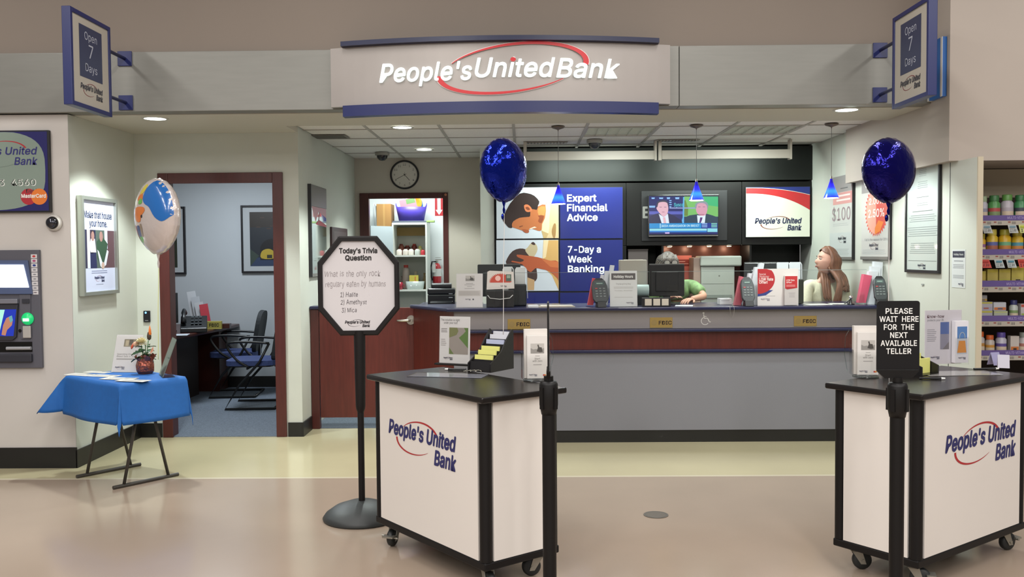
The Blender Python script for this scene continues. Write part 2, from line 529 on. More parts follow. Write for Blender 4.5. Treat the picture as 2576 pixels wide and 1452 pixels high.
# --- teller back wall
b = MB(); b.use(WALLP).box(-.44, -.30, YB, YK + .1, 0, 2.65)
struct('wall_back_left', b, 'narrow pale wall end beside the portrait panels', 'wall')
wb = thing('wall_back', 'black laminate teller back wall with portrait panels and television', 'wall', (0, YB, 0), kind='structure')
b = MB(); b.use(BLACKW)
b.box(-.30, XR, .42, .5, 0, 2.65)
b.build('backing', wb)
xs = [-.298, 1.045, 2.22, XR - .002]
# upper fascia panels, a reveal, then the lower panels
b = MB(); b.use(mat('upper_black_lit', '1D1F1D', .5, spec=.2)).box(-.298, XR - .002, .0, .415, 2.255, 2.598); b.build('upper_panel', wb, bevel=.003)  # same black as the lower panels, with the washer glow put into its colour
for i in range(3):
    b = MB(); b.use(BLACKW)
    b.box(xs[i] + .002, xs[i + 1] - .002, .015, .415, 1.60, 2.24); b.build('panel', wb, bevel=.003)
b = MB(); b.use(BLACKW).box(-.298, 1.045, .015, .415, 0, 1.597); b.build('panel', wb, bevel=.003)
b = MB(); b.use(BLACKW).box(1.05, XR - .002, .0, .415, .0, .92); b.build('back_counter_front', wb)
b = MB(); b.use(mat('dark_counter', '232428', .3)).box(1.05, XR - .002, -.03, .415, .921, .95); b.build('back_counter_top', wb)
COP = mat('copper_backsplash', '5A3024', .35, metal=.3, noise=(8, .2))
x0, x1, z0, z1 = rect(1655, 625, 1862, 760, YB + .4)
b = MB(); b.use(COP).box(x0, x1, .408, .4185, .951, 1.597); b.build('backsplash', wb)
for x in (x0 - .02, x1):
    b = MB(); b.use(BLACKW).box(x, x + .02, .0, .416, .951, 1.597); b.build('divider', wb)

# --- right wall, end and partition
b = MB(); b.use(WALLP).box(XR, XR + .025, 5.96, 6.9, 0, 2.13); b.box(XR, XR + .12, 6.9001, YB + .4, 0, 2.13); b.box(XR, XR + .12, 6.26, YB + .4, 2.1301, 2.65)
wr = struct('wall_right', b, 'pale side wall with hanging posters and the tall framed notice', 'wall')
b = MB(); b.use(mat('seam_dark', '3A3937', .5)).box(XR - .002, XR - .0002, 6.335, 6.341, .1, 2.13)
b.build('seam', wr)
b = MB(); b.use(mat('cream_edge', 'B9AE97', .6)).box(XR - .004, XR + .03, 5.945, 5.9595, 0, 2.13)
struct('trim_2', b, 'cream end trim of the side wall beside the vitamin shelves', 'trim')
b = MB(); b.use(mat('bulkhead_taupe_lit', 'ABA096', .7, noise=(1.2, .03))).box(2.865, 6, 6.22, 8.2, 2.1305, 5.0)  # upper wall taupe made paler; the brighter light is put into the colour
struct('wall_right_header', b, 'taupe bulkhead over the vitamin aisle', 'wall')
b = MB(); b.use(WALLB).box(XR + .125, 6, 6.90, 7.0, 0, 2.13)
struct('wall_right_aisle', b, 'beige wall behind the vitamin shelves', 'wall')

# --- fascia beam and upper wall
b = MB(); b.use(UPPER).box(-9, 2.864, 6.56, 6.7, 2.985, 5.0)
struct('wall_upper', b, 'taupe store wall above the bank fascia', 'wall')
fa = thing('trim_3', 'grey brushed fascia beam over the whole bank front', 'fascia', (0, 6.5, 2.56), kind='structure')
segs = [(-9, -5.3, 0), (-5.296, -1.2, 0), (-1.196, 1.1, 0), (1.104, 2.864, 0)]
for (x0, x1, dy_) in segs:
    b = MB(); b.use(FASC).box(x0, x1, dy_, .14, 0, .42); b.build('fascia_panel', fa, bevel=.003)
b = MB(); b.use(SOFF).box(-9, XR, .06, 1.1, -.004, .04)
b2 = MB()
b2.use(SOFF).box(XL - .15, 2.93, 6.641, 7.28, 2.556, 2.64); b2.box(XL - .15, XP, 7.2801, 7.648, 2.556, 2.64)
struct('ceiling_soffit', b2, 'smooth soffit just inside the fascia with round downlights', 'soffit')

# --- tile ceiling
ce = thing('ceiling', 'suspended ceiling of square mineral tiles over the teller area', 'ceiling', (0, 7.29, CZ), kind='structure')
gx = [-1.94, -1.32, -.70, -.08, .54, 1.16, 1.78, 2.40, 3.02]
gy = [7.29, 7.84, 8.45, 9.06, 9.67, 10.28]
troff = {(4, 1), (6, 1)}
for i in range(8):
    for j in range(5):
        if (i, j) in troff: continue
        xa, xb = max(gx[i], XP), min(gx[i + 1], XR)
        if j >= 3 and gx[i] > -.1: continue
        b = MB(); b.use(CEILM).box(xa + .009, xb - .009, gy[j] - 7.29 + .009, min(gy[j + 1], 10.2) - 7.29 - .009, .003, .015)
        b.build('tile', ce)
b = MB(); b.use(GRID)
for x in gx[1:-1]: b.box(x - .012, x + .012, 0, 2.90 if x < 0 else 2.06, -.003, .006)
for y in gy[:-1]: b.box(XP, XR, y - 7.29 - .012, y - 7.29 + .012, -.0025, .006)
b.build('grid', ce)
b = MB(); b.use(GRID).box(XP, XR, 0, 2.90, .016, .05); b.build('ceiling_void_board', ce)

# gate floor track etc: mahogany half door
g = thing('door_3', 'low mahogany half door with lever handle beside the counter', 'half door', (0, YG, 0), kind='structure')
b = MB(); b.use(MAHOGD).box(XP + .003, XP + .075, -.03, .03, 0, 1.055); b.build('post', g, bevel=.004)
b = MB(); b.use(NAVY).box(XP + .003, XP + .11, -.06, .10, 1.056, 1.085); b.build('post_cap', g, bevel=.01)
b = MB(); b.use(MAHOG).box(XP + .08, -.97, -.02, .02, .10, 1.065); b.build('door_leaf', g, bevel=.003)
NICK = mat('satin_nickel', 'B9B4AA', .28, metal=.9)
hx, hz = at(1035, 805, YG).x, at(1035, 805, YG).z
b = MB(); b.use(NICK).cyl((hx, -.02, hz), (hx, -.045, hz), .042, .038, n=24); b.cyl((hx, -.045, hz), (hx, -.07, hz), .018)
b.tube([(hx, -.066, hz), (hx - .03, -.07, hz), (hx - .08, -.068, hz - .002), (hx - .118, -.062, hz - .002)], [.012, .012, .010, .009]); b.build('handle', g)
# ================================================================== TELLER COUNTER
GREYP = mat('counter_grey_laminate', '77777D', .45, noise=(200, .03))
MAUVE = mat('counter_upper_laminate', '837D7C', .45, noise=(200, .03))
TCZ = 1.095
cn = thing('teller_counter', 'long grey and mahogany teller counter with navy ledges', 'counter', (0, YC, 0))
CL, CR = -.62, XR - .004
b = MB(); b.use(GREYP).box(CL + .05, CR, 0, .04, .10, .725); b.build('lower_panel', cn)
b = MB(); b.use(BASEB).box(CL + .05, CR, .012, .04, .0, .0995); b.build('kick_plate', cn)
b = MB(); b.use(NAVY).box(CL + .03, CR, -.03, .04, .726, .752); b.build('rail', cn, bevel=.006)
b = MB(); b.use(MAHOG).box(CL + .05, CR, .015, .04, .7525, .893); b.build('wood_band', cn)
b = MB(); b.use(NAVY).box(CL + .02, CR, -.05, .04, .894, .918); b.build('ledge', cn, bevel=.008)
sx = at(1378, 805, YC + .01).x
b = MB(); b.use(MAUVE).box(CL + .05, sx - .004, .01, .04, .919, 1.066); b.build('upper_panel', cn, bevel=.002)
b = MB(); b.use(MAUVE).box(sx + .004, CR, .01, .04, .919, 1.066); b.build('upper_panel', cn, bevel=.002)
b = MB(); b.use(BLACKW).box(sx - .0035, sx + .0035, .02, .04, .919, 1.066); b.build('seam', cn)
b = MB(); b.use(NAVY).prismz([(CL, -.05), (CR, -.05), (CR, .62), (CL - .02, .62), (-1.0, .60), (-.98, .50)], 1.067, TCZ); b.build('counter_top', cn, bevel=.008)
b = MB(); b.use(MAHOG).prismz([(CL + .05, .0), (CL + .05, .03), (-.92, .62), (-.965, .60)], 0.0, 1.066); b.build('end_panel', cn)
b = MB(); b.use(MAHOG).box(-.92, CR, .58, .60, .3, 1.066); b.build('inner_panel', cn)
# lower side shelf beyond the gate end that carries the printer
x0, x1, z0, z1 = rect(1046, 762, 1140, 778, 8.35)
ls = thing('side_shelf', 'low navy ledge beyond the gate under the black printer', 'shelf', (0, 8.3, 0))
b = MB(); b.use(NAVY).box(x0, x1 + .25, -.05, .62, 1.035, 1.062); b.build('top', ls, bevel=.01)
b = MB(); b.use(MAHOG).box(x0 + .08, x1 + .2, .05, .55, 0.0, 1.034); b.build('body', ls)
GOLD = mat('gold_plate', 'A48A4F', .35, metal=.45)
for i, (a, c_, lb) in enumerate(((1277, 1334, 'gold FDIC plaque on the counter panel behind the kiosk by the trivia sign'), (1635, 1692, 'gold FDIC plaque on the counter below the candy tray'), (1998, 2055, 'gold FDIC plaque on the counter panel nearest the kiosk by the vitamins'))):
    x0, x1, z0, z1 = rect(a, 803 - i * 4, c_, 829 - i * 4, YC)
    t = thing('bank_plaque', lb, 'plaque', ((x0 + x1) / 2, YC + .0095, (z0 + z1) / 2), group='plaques on the counter front')
    w, h = (x1 - x0) / 2, (z1 - z0) / 2
    b = MB(); b.use(GOLD).box(-w, w, -.004, 0, -h, h); b.build('plate', t, bevel=.001)
    b = MB(); b.use(C('2A1712')).text('FDIC', w * .92, -h * .36, h * .68, -.0048, bold=.03, align='RIGHT', width=w * 1.12)
    b.use(C('8F7844')).disc(-w * .62, 0, h * .55, -.0046); b.build('lettering', t)
# wheelchair sign
p = at(1776, 802, YC + .01)
t = thing('wheelchair_symbol', 'pale wheelchair access symbol stuck on the counter front', 'symbol', (p.x, YC + .0095, p.z))
b = MB(); b.use(C('C9C6C0'))
s_ = .048
def stroke(mb, pts, w, y):
    for (p, q) in zip(pts[:-1], pts[1:]):
        d = Vector((q[0] - p[0], q[1] - p[1])).normalized(); n = Vector((-d.y, d.x)) * w / 2
        mb.poly([(p[0] - n.x, p[1] - n.y), (q[0] - n.x, q[1] - n.y), (q[0] + n.x, q[1] + n.y), (p[0] + n.x, p[1] + n.y)], y)
b.disc(-.02, .046, .008, -.001)
stroke(b, [(-.019, .036), (-.015, .004), (.012, .004), (.028, -.028), (.038, -.024)], .007, -.001)
stroke(b, [(-.017, .02), (.004, .018)], .006, -.0012)
stroke(b, [(-.008 + .030 * math.cos(R(a)), -.018 + .030 * math.sin(R(a))) for a in range(115, 340, 15)], .006, -.001)
b.build('symbol', t)
# glass screens
for k, (a, c_, zt) in enumerate(((1216, 1634, 686), (1640, 1920, 683), (1925, 2180, 680))):
    Yg = YC + .20
    x0, x1, z0, z1 = rect(a, zt, c_, 770, Yg)
    t = thing('glass_screen', ('low glass screen at the till with the black card box', 'low glass screen in front of the teller in green', 'low glass screen in front of the woman in cream')[k], 'glass screen', (x0, Yg, TCZ), group='glass screens on the counter')
    b = MB(); b.use(GLASS).box(0, x1 - x0, 0, .006, .006, z1 - TCZ); b.build('pane', t)
    b = MB(); b.use(mat('glass_edge_white', '7F8886', .25)).box(0, x1 - x0, .001, .0065, z1 - TCZ + .0002, z1 - TCZ + .003); b.build('edge', t)
    for xx in (.1, x1 - x0 - .14):
        b = MB(); b.use(NICK).box(xx, xx + .04, -.012, .018, 0, .02); b.build('clip', t)
# ================================================================== BIG SIGN, BLADE SIGNS, WALL SIGNS
BLUE = mat('sign_blue', '161F57', .35)
DNAVY = mat('sign_navy', '12183C', .35)
SILV = mat('sign_silver_face', '9C9590', .38, metal=.35, noise=(3, .03))
def bow(x):   # the sign bows toward the shop
    u = (x + .16) / 1.19
    return -.05 - .16 * (1 - min(1, u * u))
sg = thing('bank_sign', 'big curved silver sign with glowing bank name and red swoosh', 'sign', (0, 6.5, 0))
def curved(mb, x0, x1, z0, z1, off, thick, n=28):
    vs = []; fs = []
    for i in range(n + 1):
        x = x0 + (x1 - x0) * i / n; y = bow(x) - off
        vs += [(x, y, z0), (x, y, z1), (x, y + thick, z1), (x, y + thick, z0)]
    for i in range(n):
        a = 4 * i; c = a + 4
        fs += [(a, c, c + 1, a + 1), (a + 1, c + 1, c + 2, a + 2), (a + 2, c + 2, c + 3, a + 3), (a + 3, c + 3, c, a)]
    fs += [(0, 1, 2, 3), (4 * n + 3, 4 * n + 2, 4 * n + 1, 4 * n)]
    mb.add(vs, fs)
b = MB(); b.use(SILV); curved(b, -1.345, 1.03, 2.567, 2.975, 0, .045); b.build('face_panel', sg)
for xr_ in (-1.34, .985):
    b = MB(); b.use(SILV).box(xr_, xr_ + .04, -.02, -.0005, 2.57, 2.97); b.build('side_return', sg)
b = MB(); b.use(DNAVY); curved(b, -1.26, .945, 2.976, 3.008, .05, .09); b.build('top_band', sg)
b = MB(); b.use(BLUE); curved(b, -1.25, .94, 2.490, 2.566, .05, .08); b.build('bottom_band', sg)
LW = mat('sign_letters', 'E9F2EF', .4, emit=.75)
RD = mat('sign_red', 'C2252B', .4, emit=.12)
xa = at(952, 190, 6.3).x; xb = at(1560, 180, 6.3).x; zb = at(1250, 196, 6.3).z
w_ = xb - xa
b = MB(); b.use(LW)
b.text("People's", xa, zb - .012, .122, 0, bold=.014, shear=.22, width=w_ * .387, warp=bow, depth=.02)
b.text("United", xa + w_ * .402, zb + .004, .126, 0, bold=.014, shear=.22, width=w_ * .328, warp=bow, depth=.02)
b.text("Bank", xa + w_ * .738, zb, .126, 0, bold=.014, shear=.22, width=w_ * .262, warp=bow, depth=.02)
b.build('glowing_letters', sg)
cxs, czs = xa + w_ * .555, zb + .062
b = MB()
for mt, dd, ex in ((C('EFE6E2'), .004, .006), (RD, .010, 0)):
    b.use(mt)
    crescent(b, cxs + .01, czs + .004, w_ * .290, .150, -10, 150, lambda u: .034 * (1 - u) ** .8 + .005 + ex, R(6), -dd, warp=bow, depth=.004)
b.build('red_swoosh', sg); b = MB()
for mt, dd, ex in ((C('EFE6E2'), .004, .006), (RD, .010, 0)):
    b.use(mt)
    crescent(b, cxs - .012, czs - .008, w_ * .285, .145, 176, 318, lambda u: .034 * (1 - u) ** .9 + .005 + ex, R(6), -dd, warp=bow, depth=.004)
b.build('red_swoosh', sg)
b = MB(); b.use(RD); dxp = at(1291, 152, 6.3)
b.add([(v.x, v.y, v.z) for v in [Vector((dxp.x + .019 * math.cos(2 * PI * i / 16), bow(dxp.x) - .03, dxp.z + .015 * math.sin(2 * PI * i / 16))) for i in range(16)]], [tuple(range(16))])
b.build('red_dot', sg)

# blade signs "Open 7 Days"
SFACE = mat('sign_face_cream', 'A9A297', .5)
INKN = mat('sign_ink_slate', '2C3350', .4)
def blade(X, lb, flip):
    t = thing('blade_sign', lb, 'sign', (X, 6.5, 2.477), group='open seven days signs')
    y0, y1 = -.835, -.285
    b = MB(); b.use(BLUE); fr = .028
    for (a, c_, d, e) in ((y0, y0 + fr, 0, .605), (y1 - fr, y1, 0, .605), (y0 + fr, y1 - fr, 0, fr), (y0 + fr, y1 - fr, .605 - fr, .605)):
        b.box(-.028, .028, a, c_, d, e)
    b.build('frame', t, bevel=.003)
    b = MB(); b.use(SFACE).box(-.02, .02, y0 + fr, y1 - fr, fr, .605 - fr); b.build('panel', t)
    for sgn in (1, -1):
        # local print plane: x along the face
        M = Matrix(((0, -.0, 0, 0), (0, 0, 0, 0), (0, 0, 1, 0), (0, 0, 0, 1)))
        if sgn == 1: M = Matrix(((0, -1, 0, .0205), (1, 0, 0, (y0 + y1) / 2), (0, 0, 1, 0), (0, 0, 0, 1)))
        else: M = Matrix(((0, 1, 0, -.0205), (-1, 0, 0, (y0 + y1) / 2), (0, 0, 1, 0), (0, 0, 0, 1)))
        b = MB(M); b.use(INKN).rect(-.155, .155, .20, .53, -.0005)
        b.use(C('A8ABB8')); b.text('Open', 0, .445, .05, -.001, align='CENTER', width=.17, bold=-.005)
        b.text('7', 0, .335, .085, -.001, align='CENTER', sx=1.1); b.text('Days', 0, .245, .05, -.001, align='CENTER', width=.16, bold=-.005)
        logo2(b, -.15, .15, .125, C('3A3A42'), C('7A3A3E'), -.0006)
        b.build('lettering', t)
    for z in (.145, .455):
        b = MB(); b.use(DNAVY).cyl((0, y1, z), (0, -.01, z), .012, n=10); b.build('arm', t)
        b = MB(); b.use(BLUE).box(-.05, .05, -.012, -.0005, z - .052, z + .052); b.build('wall_plate', t, bevel=.002)
blade(-2.815, 'blue framed open seven days sign beside the card sign', 0)
blade(2.505, 'blue framed open seven days sign beside the vitamin aisle bulkhead', 1)
# blue strip sign at the bulkhead
t = thing('blue_sign', 'bright blue and white upright sign edge-on at the aisle bulkhead', 'sign', (2.864, 6.36, 2.57))
b = MB(); b.use(mat('sign_bright_blue', '1F5FA8', .4)).box(-.03, -.002, -.10, .10, 0, .40); b.build('panel', t)
b = MB(); b.use(C('C7C3C0')).box(-.034, -.0302, -.10, -.075, 0, .40); b.box(-.03, -.002, .101, .13, 0, .40); b.build('white_edge', t)

# card sign over the cash machine
cx1 = at(130, 430, YF).x; zt = at(80, 329, YF).z; zb_ = at(80, 535, YF).z
t = thing('card_sign', 'dark framed picture of a green grey debit card on the wall', 'sign', (cx1, YF, zb_))
cw, chh = 1.02, zt - zb_
b = MB(); b.use(mat('frame_black', '17161A', .4)).box(-cw, 0, -.03, -.0005, 0, chh); b.build('frame', t, bevel=.003)
b = MB(); b.use(mat('card_blue', '23205E', .25, coat=.5)).rect(-cw + .01, -.012, .012, chh - .01, -.0305)
def sup(cx, cz, a, bb, e, n=48):
    o = []
    for i in range(n):
        an = 2 * PI * i / n; c_, s2 = math.cos(an), math.sin(an)
        o.append((cx + a * abs(c_) ** e * (1 if c_ > 0 else -1), cz + bb * abs(s2) ** e * (1 if s2 > 0 else -1)))
    return o
b.use(mat('card_grey', '7F8D82', .3, coat=.4)).poly([(x, min(max(z, .012), chh - .012)) for x, z in sup(-.53, .30, .50, .285, .62)], -.0308)
b.build('picture', t)
k = 6.55 / 2300
b = MB(); ink = C('2A2869')
b.use(ink).text("People's United", -.085, chh - .172, .052, -.0315, bold=.02, shear=.18, width=.56, align='RIGHT')
b.text("Bank", -.085, chh - .245, .052, -.0315, bold=.02, shear=.18, width=.165, align='RIGHT')
b.use(C('A0282F')); crescent(b, -.34, chh - .155, .17, .075, 12, 130, lambda u: .012 * (1 - u) + .002, R(4), -.0312)
b.use(C('5D6A60')); crescent(b, -.36, chh - .17, .19, .09, 200, 320, lambda u: .003, R(4), -.0312)
b.use(C('D7DBD3')).text('0123  4560', -.10, chh - .395, .045, -.0318, bold=.03, align='RIGHT', width=.40)
b.use(C('4B524C')).text('0123  4560', -.104, chh - .392, .043, -.0322, bold=.0, align='RIGHT', width=.40)
b.use(C('3A3D3A')).text('Debit', -.082, chh - .447, .030, -.0315, align='RIGHT', width=.09)
b.use(C('A72630')).disc(-.155, .112, .058, -.0313); b.use(C('D9742A')).disc(-.078, .112, .058, -.0316)
b.use(C('E9E4DE')).text('MasterCard', -.118, .105, .026, -.0325, bold=.03, align='CENTER', width=.175)
b.build('lettering', t)

# dome camera on the wall
p = at(138, 561, YF)
t = thing('dome_camera', 'round silver security dome camera on the wall over the cash machine', 'security camera', tuple(p))
b = MB(); b.use(mat('camera_white', 'C9C4BD', .4)).lathe([(.0, -.0005), (.058, -.0005), (.058, -.02), (.045, -.035)], n=28, axis='y'); b.build('housing', t)
b = MB(); b.use(mat('chrome_dark', '4A4A50', .1, metal=.9)).ball((-.006, -.035, 0), .04, 20, 12, (1, .8, 1)); b.build('lens_dome', t)

# ------------------------------------------------ CASH MACHINE
ax1 = at(107, 780, YF).x; az1 = at(60, 629, YF).z; az0 = at(60, 925, YF).z
t = thing('cash_machine', 'grey wall cash machine with lit header and green card slot', 'cash machine', (ax1, YF, az0))
AG = mat('machine_grey', '55545C', .45); AGD = mat('machine_dark', '2B2B33', .5); AGL = mat('machine_steel', '8D8D96', .3, metal=.5)
H = az1 - az0; Wd = .80
def apx(px, py):
    q = at(px, py, YF - .03); return q.x - ax1, q.z - az0
b = MB(); b.use(AG).box(-Wd, 0, -.03, -.0005, 0, H); b.build('body', t, bevel=.004)
b = MB(); b.use(mat('machine_blue_grey', '4C5878', .4)); q = [apx(-160, 655), apx(72, 655), apx(84, 740), apx(-160, 740)]
b.prism(q, -.045, -.0302); b.build('header_surround', t, bevel=.003)
b = MB(); b.use(glow('EEF6FF', 3.2)); q = [apx(-150, 666), apx(62, 666), apx(76, 723), apx(-150, 723)]
b.prism(q, -.050, -.0455); b.build('lit_header', t)
b = MB(); b.use(AGD); q = [apx(-160, 765), apx(48, 765), apx(44, 848), apx(34, 856), apx(-160, 856)]
b.prism(q, -.05, -.0302); b.build('screen_bezel', t, bevel=.003)
b = MB(); b.use(mat('screen_blue', '1A2FA0', .3, emit=.5)); b.poly([apx(-150, 779), apx(45, 778), apx(38, 845), apx(-150, 846)], -.0505)
b.use(mat('screen_mint', '9AD9C9', .3, emit=.5)).poly([apx(-150, 780), apx(16, 779), apx(2, 840), apx(-150, 842)], -.0508)
b.use(C('C58A72')).poly([apx(8, 842), apx(12, 818), apx(20, 800), apx(28, 796), apx(30, 806), apx(36, 808), apx(34, 818), apx(22, 830), apx(18, 844)], -.0512)
b.use(C('6FB0C0')).poly([apx(26, 797), apx(34, 793), apx(37, 806), apx(30, 812)], -.0515)
b.build('screen', t)
b = MB(); b.use(AGL).box(*[v for v in (apx(-160, 740)[0], apx(48, 740)[0])], -.06, -.0302, apx(0, 764)[1], apx(0, 752)[1]); b.build('ledge', t, bevel=.004)
b = MB(); b.use(AG).prism([apx(50, 741), apx(78, 741), apx(78, 853), apx(54, 853)], -.038, -.0302); b.build('card_panel', t, bevel=.002)
gx_, gz_ = apx(71, 802)
b = MB(); b.use(mat('green_glow', '12A45C', .3, emit=.9)).lathe([(0, -.062), (.03, -.058), (.042, -.045), (.045, -.0382)], c=(gx_, 0, gz_), n=22, axis='y'); b.build('card_slot', t)
b = MB(); b.use(glow('D9FFF0', 2.5)).box(gx_ - .02, gx_ + .022, -.066, -.063, gz_ - .016, gz_ + .004); b.build('slot_light', t)
b = MB(); b.use(mat('machine_silver', 'B9B4AE', .35, metal=.3)); q0, q1 = apx(61, 850), apx(80, 820); b.box(q0[0], q1[0], -.05, -.0385, q0[1], q1[1]); b.build('receipt_slot', t, bevel=.004)
b = MB(); b.use(BLACKW); q0 = apx(52, 832); b.disc(q0[0], q0[1], .012, -.0395); b.build('keyhole', t)
b = MB(); b.use(BLACKW); q0, q1 = apx(-160, 887), apx(81, 860); b.box(q0[0], q1[0], -.034, -.0302, q0[1], q1[1]); b.build('cash_recess', t)
b = MB(); b.use(mat('brush_steel', 'A5A5A8', .4, metal=.4)); q0, q1 = apx(20, 880), apx(81, 872); b.cyl((q0[0], -.045, (q0[1] + q1[1]) / 2), (q1[0], -.045, (q0[1] + q1[1]) / 2), .013, n=12); b.build('cash_flap', t)
b = MB(); b.use(AGD); q0, q1 = apx(-160, 912), apx(83, 890); b.box(q0[0], q1[0], -.055, -.0302, q0[1], q1[1]); b.build('keypad_shelf', t, bevel=.006)
b = MB(); b.use(AGD); q0, q1 = apx(58, 763), apx(76, 752); b.box(q0[0], q1[0], -.045, -.0385, q0[1], q1[1]); b.build('side_slot', t, bevel=.002)
cols = ['B0393A', 'A04A70', '2B3C80', '6B6E76', '77787E', '77787E', '77787E', '77787E', '6A5F66']
for i in range(9):
    z = 640 + i * 11.4
    q0, q1 = apx(78 + i * .45, z + 10), apx(93 + i * .45, z)
    b = MB(); b.use(C('C9C5C6')).box(q0[0], q1[0], -.0315, -.0302, q0[1], q1[1])
    b.use(C(cols[i])).disc((q0[0] + q1[0]) / 2, (q0[1] + q1[1]) / 2, .012, -.032, .008 if i < 3 else .004); b.build('card_sticker', t)

# ------------------------------------------------ POSTERS
FRB = mat('frame_black', '17161A', .4)
PAPER = mat('poster_paper', 'BBBBB7', .35, coat=.25)
def wall_frame(name, lb, cat, loc, rz, w, h, fr=.02, th=.025, frame=FRB, face=PAPER, group=None, mate=0):
    """framed flat picture, centre-bottom origin, facing local -y"""
    t = thing(name, lb, cat, loc, rz, group)
    b = MB(); b.use(frame)
    b.box(-w / 2, -w / 2 + fr, -th, -.0005, 0, h); b.box(w / 2 - fr, w / 2, -th, -.0005, 0, h)
    b.box(-w / 2 + fr, w / 2 - fr, -th, -.0005, 0, fr); b.box(-w / 2 + fr, w / 2 - fr, -th, -.0005, h - fr, h)
    b.build('frame', t, bevel=.002)
    b = MB(); b.use(face).box(-w / 2 + fr, w / 2 - fr, -th * .5, -.0008, fr, h - fr); b.build('backing', t)
    return t, -th * .5 - .0006
# lit house poster on the left side wall
a = at(208, 615, X=XL + .04); c_ = at(297, 615, X=XL + .04)
zt_ = at(250, 497, X=XL + .04).z; zb_ = at(250, 742, X=XL + .04).z
w, h = c_.y - a.y, zt_ - zb_
POSTW = mat('poster_backlit', 'C3C8E0', .25, emit=.05, coat=.3)
t, y = wall_frame('lit_poster', 'silver framed lit poster of a couple outside a house', 'poster', (XL, (a.y + c_.y) / 2, zb_), PI / 2, w, h, .028, .045, mat('silver_frame', 'A9ACA4', .3, metal=.7), POSTW)
b = MB(); iw = w / 2 - .03
b.use(C('8C93A6')).text('SAVINGS & HOME EQUITY'[0:0] or 'ooo oooo oooooo', 0, h * .88, .010, y, align='CENTER', width=iw * 1.0)
b.use(C('1F2A4A')).text('Make that house', 0, h * .785, .050, y, bold=.02, align='CENTER', width=iw * 1.72)
b.text('your home.', 0, h * .70, .050, y, bold=.02, align='CENTER', width=iw * 1.1)
z0, z1 = h * .275, h * .665
b.use(C('5A4048')).rect(-iw, iw, z0, z1, y)
b.use(C('2B2F49')).rect(-iw, -iw * .75, z0, z1, y - .0004)
b.use(C('C9D2E6')).rect(-iw * .72, -iw * .55, z0, z1, y - .0005); b.rect(iw * .35, iw * .55, z0 + .2 * h, z1, y - .0005)
b.use(C('4E5B55')).rect(-iw * .2, iw * .36, z0, z1, y - .0006); b.use(C('1B2040')).rect(-iw * .5, -iw * .2, z0 + .05, z1, y - .0006)
b.use(C('C6BFC9')).poly([(-iw * .62, z0 + .22 * h), (-iw * .5, z0 + .3 * h), (-iw * .25, z0 + .3 * h), (-iw * .18, z0 + .16 * h), (-iw * .5, z0 + .15 * h)], y - .001)
b.use(C('22264E')).poly([(-iw * .55, z0), (-iw * .55, z0 + .16 * h), (-iw * .2, z0 + .16 * h), (-iw * .15, z0)], y - .001)
b.use(C('9B7670')).disc(-iw * .38, z0 + .325 * h, iw * .1, y - .0012, iw * .14); b.disc(iw * .14, z0 + .325 * h, iw * .11, y - .0014, iw * .15)
b.use(C('3B2B2A')).disc(-iw * .38, z0 + .345 * h, iw * .11, y - .0011, iw * .12)
b.use(C('2E4A38')).poly([(-iw * .12, z0 + .1 * h), (-iw * .15, z0 + .27 * h), (iw * .05, z0 + .31 * h), (iw * .3, z0 + .31 * h), (iw * .55, z0 + .25 * h), (iw * .42, z0 + .08 * h), (iw * .1, z0 + .03 * h)], y - .001)
b.use(C('C9CDDC')).poly([(-iw * .12, z0 + .19 * h), (-iw * .02, z0 + .17 * h), (iw * .22, z0 + .04 * h), (iw * .15, z0), (iw * .05, z0 + .02 * h)], y - .0013)
b.poly([(iw * .5, z0 + .19 * h), (iw * .6, z0 + .17 * h), (iw * .42, z0 + .03 * h), (iw * .2, z0 + .0), (iw * .3, z0 + .06 * h)], y - .0013)
b.use(C('B89C90')).disc(iw * .22, z0 + .025 * h, iw * .1, y - .0015)
lines(b, -iw * .5, iw * .5, h * .215, h * .255, 2, C('7C83A0'), y, .1, 'C')
logo2(b, -iw * .32, iw * .3, h * .165, C('2A3158'), C('8F4F60'), y)
lines(b, -iw * .25, iw * .25, h * .10, h * .115, 1, C('9097AE'), y, .1, 'C')
b.build('print', t)
# tall framed notice on the right wall
a = at(2276, 520, X=XR - .02).y; c_ = at(2362, 520, X=XR - .02).y
zt_ = at(2320, 349, X=XR - .02).z; zb_ = at(2320, 687, X=XR - .02).z
w, h = a - c_, zt_ - zb_
t, y = wall_frame('framed_notice', 'tall black framed notice full of small print behind the balloon', 'notice', (XR, (a + c_) / 2, zb_), -PI / 2, w, h, .022, .02, FRB, mat('notice_paper', 'B4BBB6', .3, coat=.3))
b = MB(); b.use(C('6C7272')).disc(0, h * .90, .03, y, .026); b.use(C('B4BBB6')).disc(0, h * .90, .018, y - .0004)
g1 = C('858C8A'); g2 = C('676D6C')
for (z0, z1, n, ww) in ((.80, .855, 4, .28), (.72, .785, 5, .22), (.63, .69, 4, .3), (.56, .575, 1, .4), (.50, .53, 2, .35), (.455, .47, 1, .62), (.38, .44, 4, .8), (.27, .35, 5, .9), (.14, .23, 6, .75), (.085, .095, 1, .85)):
    lines(b, -w * ww / 2, w * ww / 2, h * z0, h * z1, n, g1 if n > 1 else g2, y, .15, 'C', .32)
logo2(b, -.07, .06, h * .05, C('2A2F44'), C('703640'), y)
b.build('print', t)
b = MB(); b.use(C('8A8F8C')).box(-.02, .02, -.006, -.0005, -.09, -.08); b.build('small_tag', t)
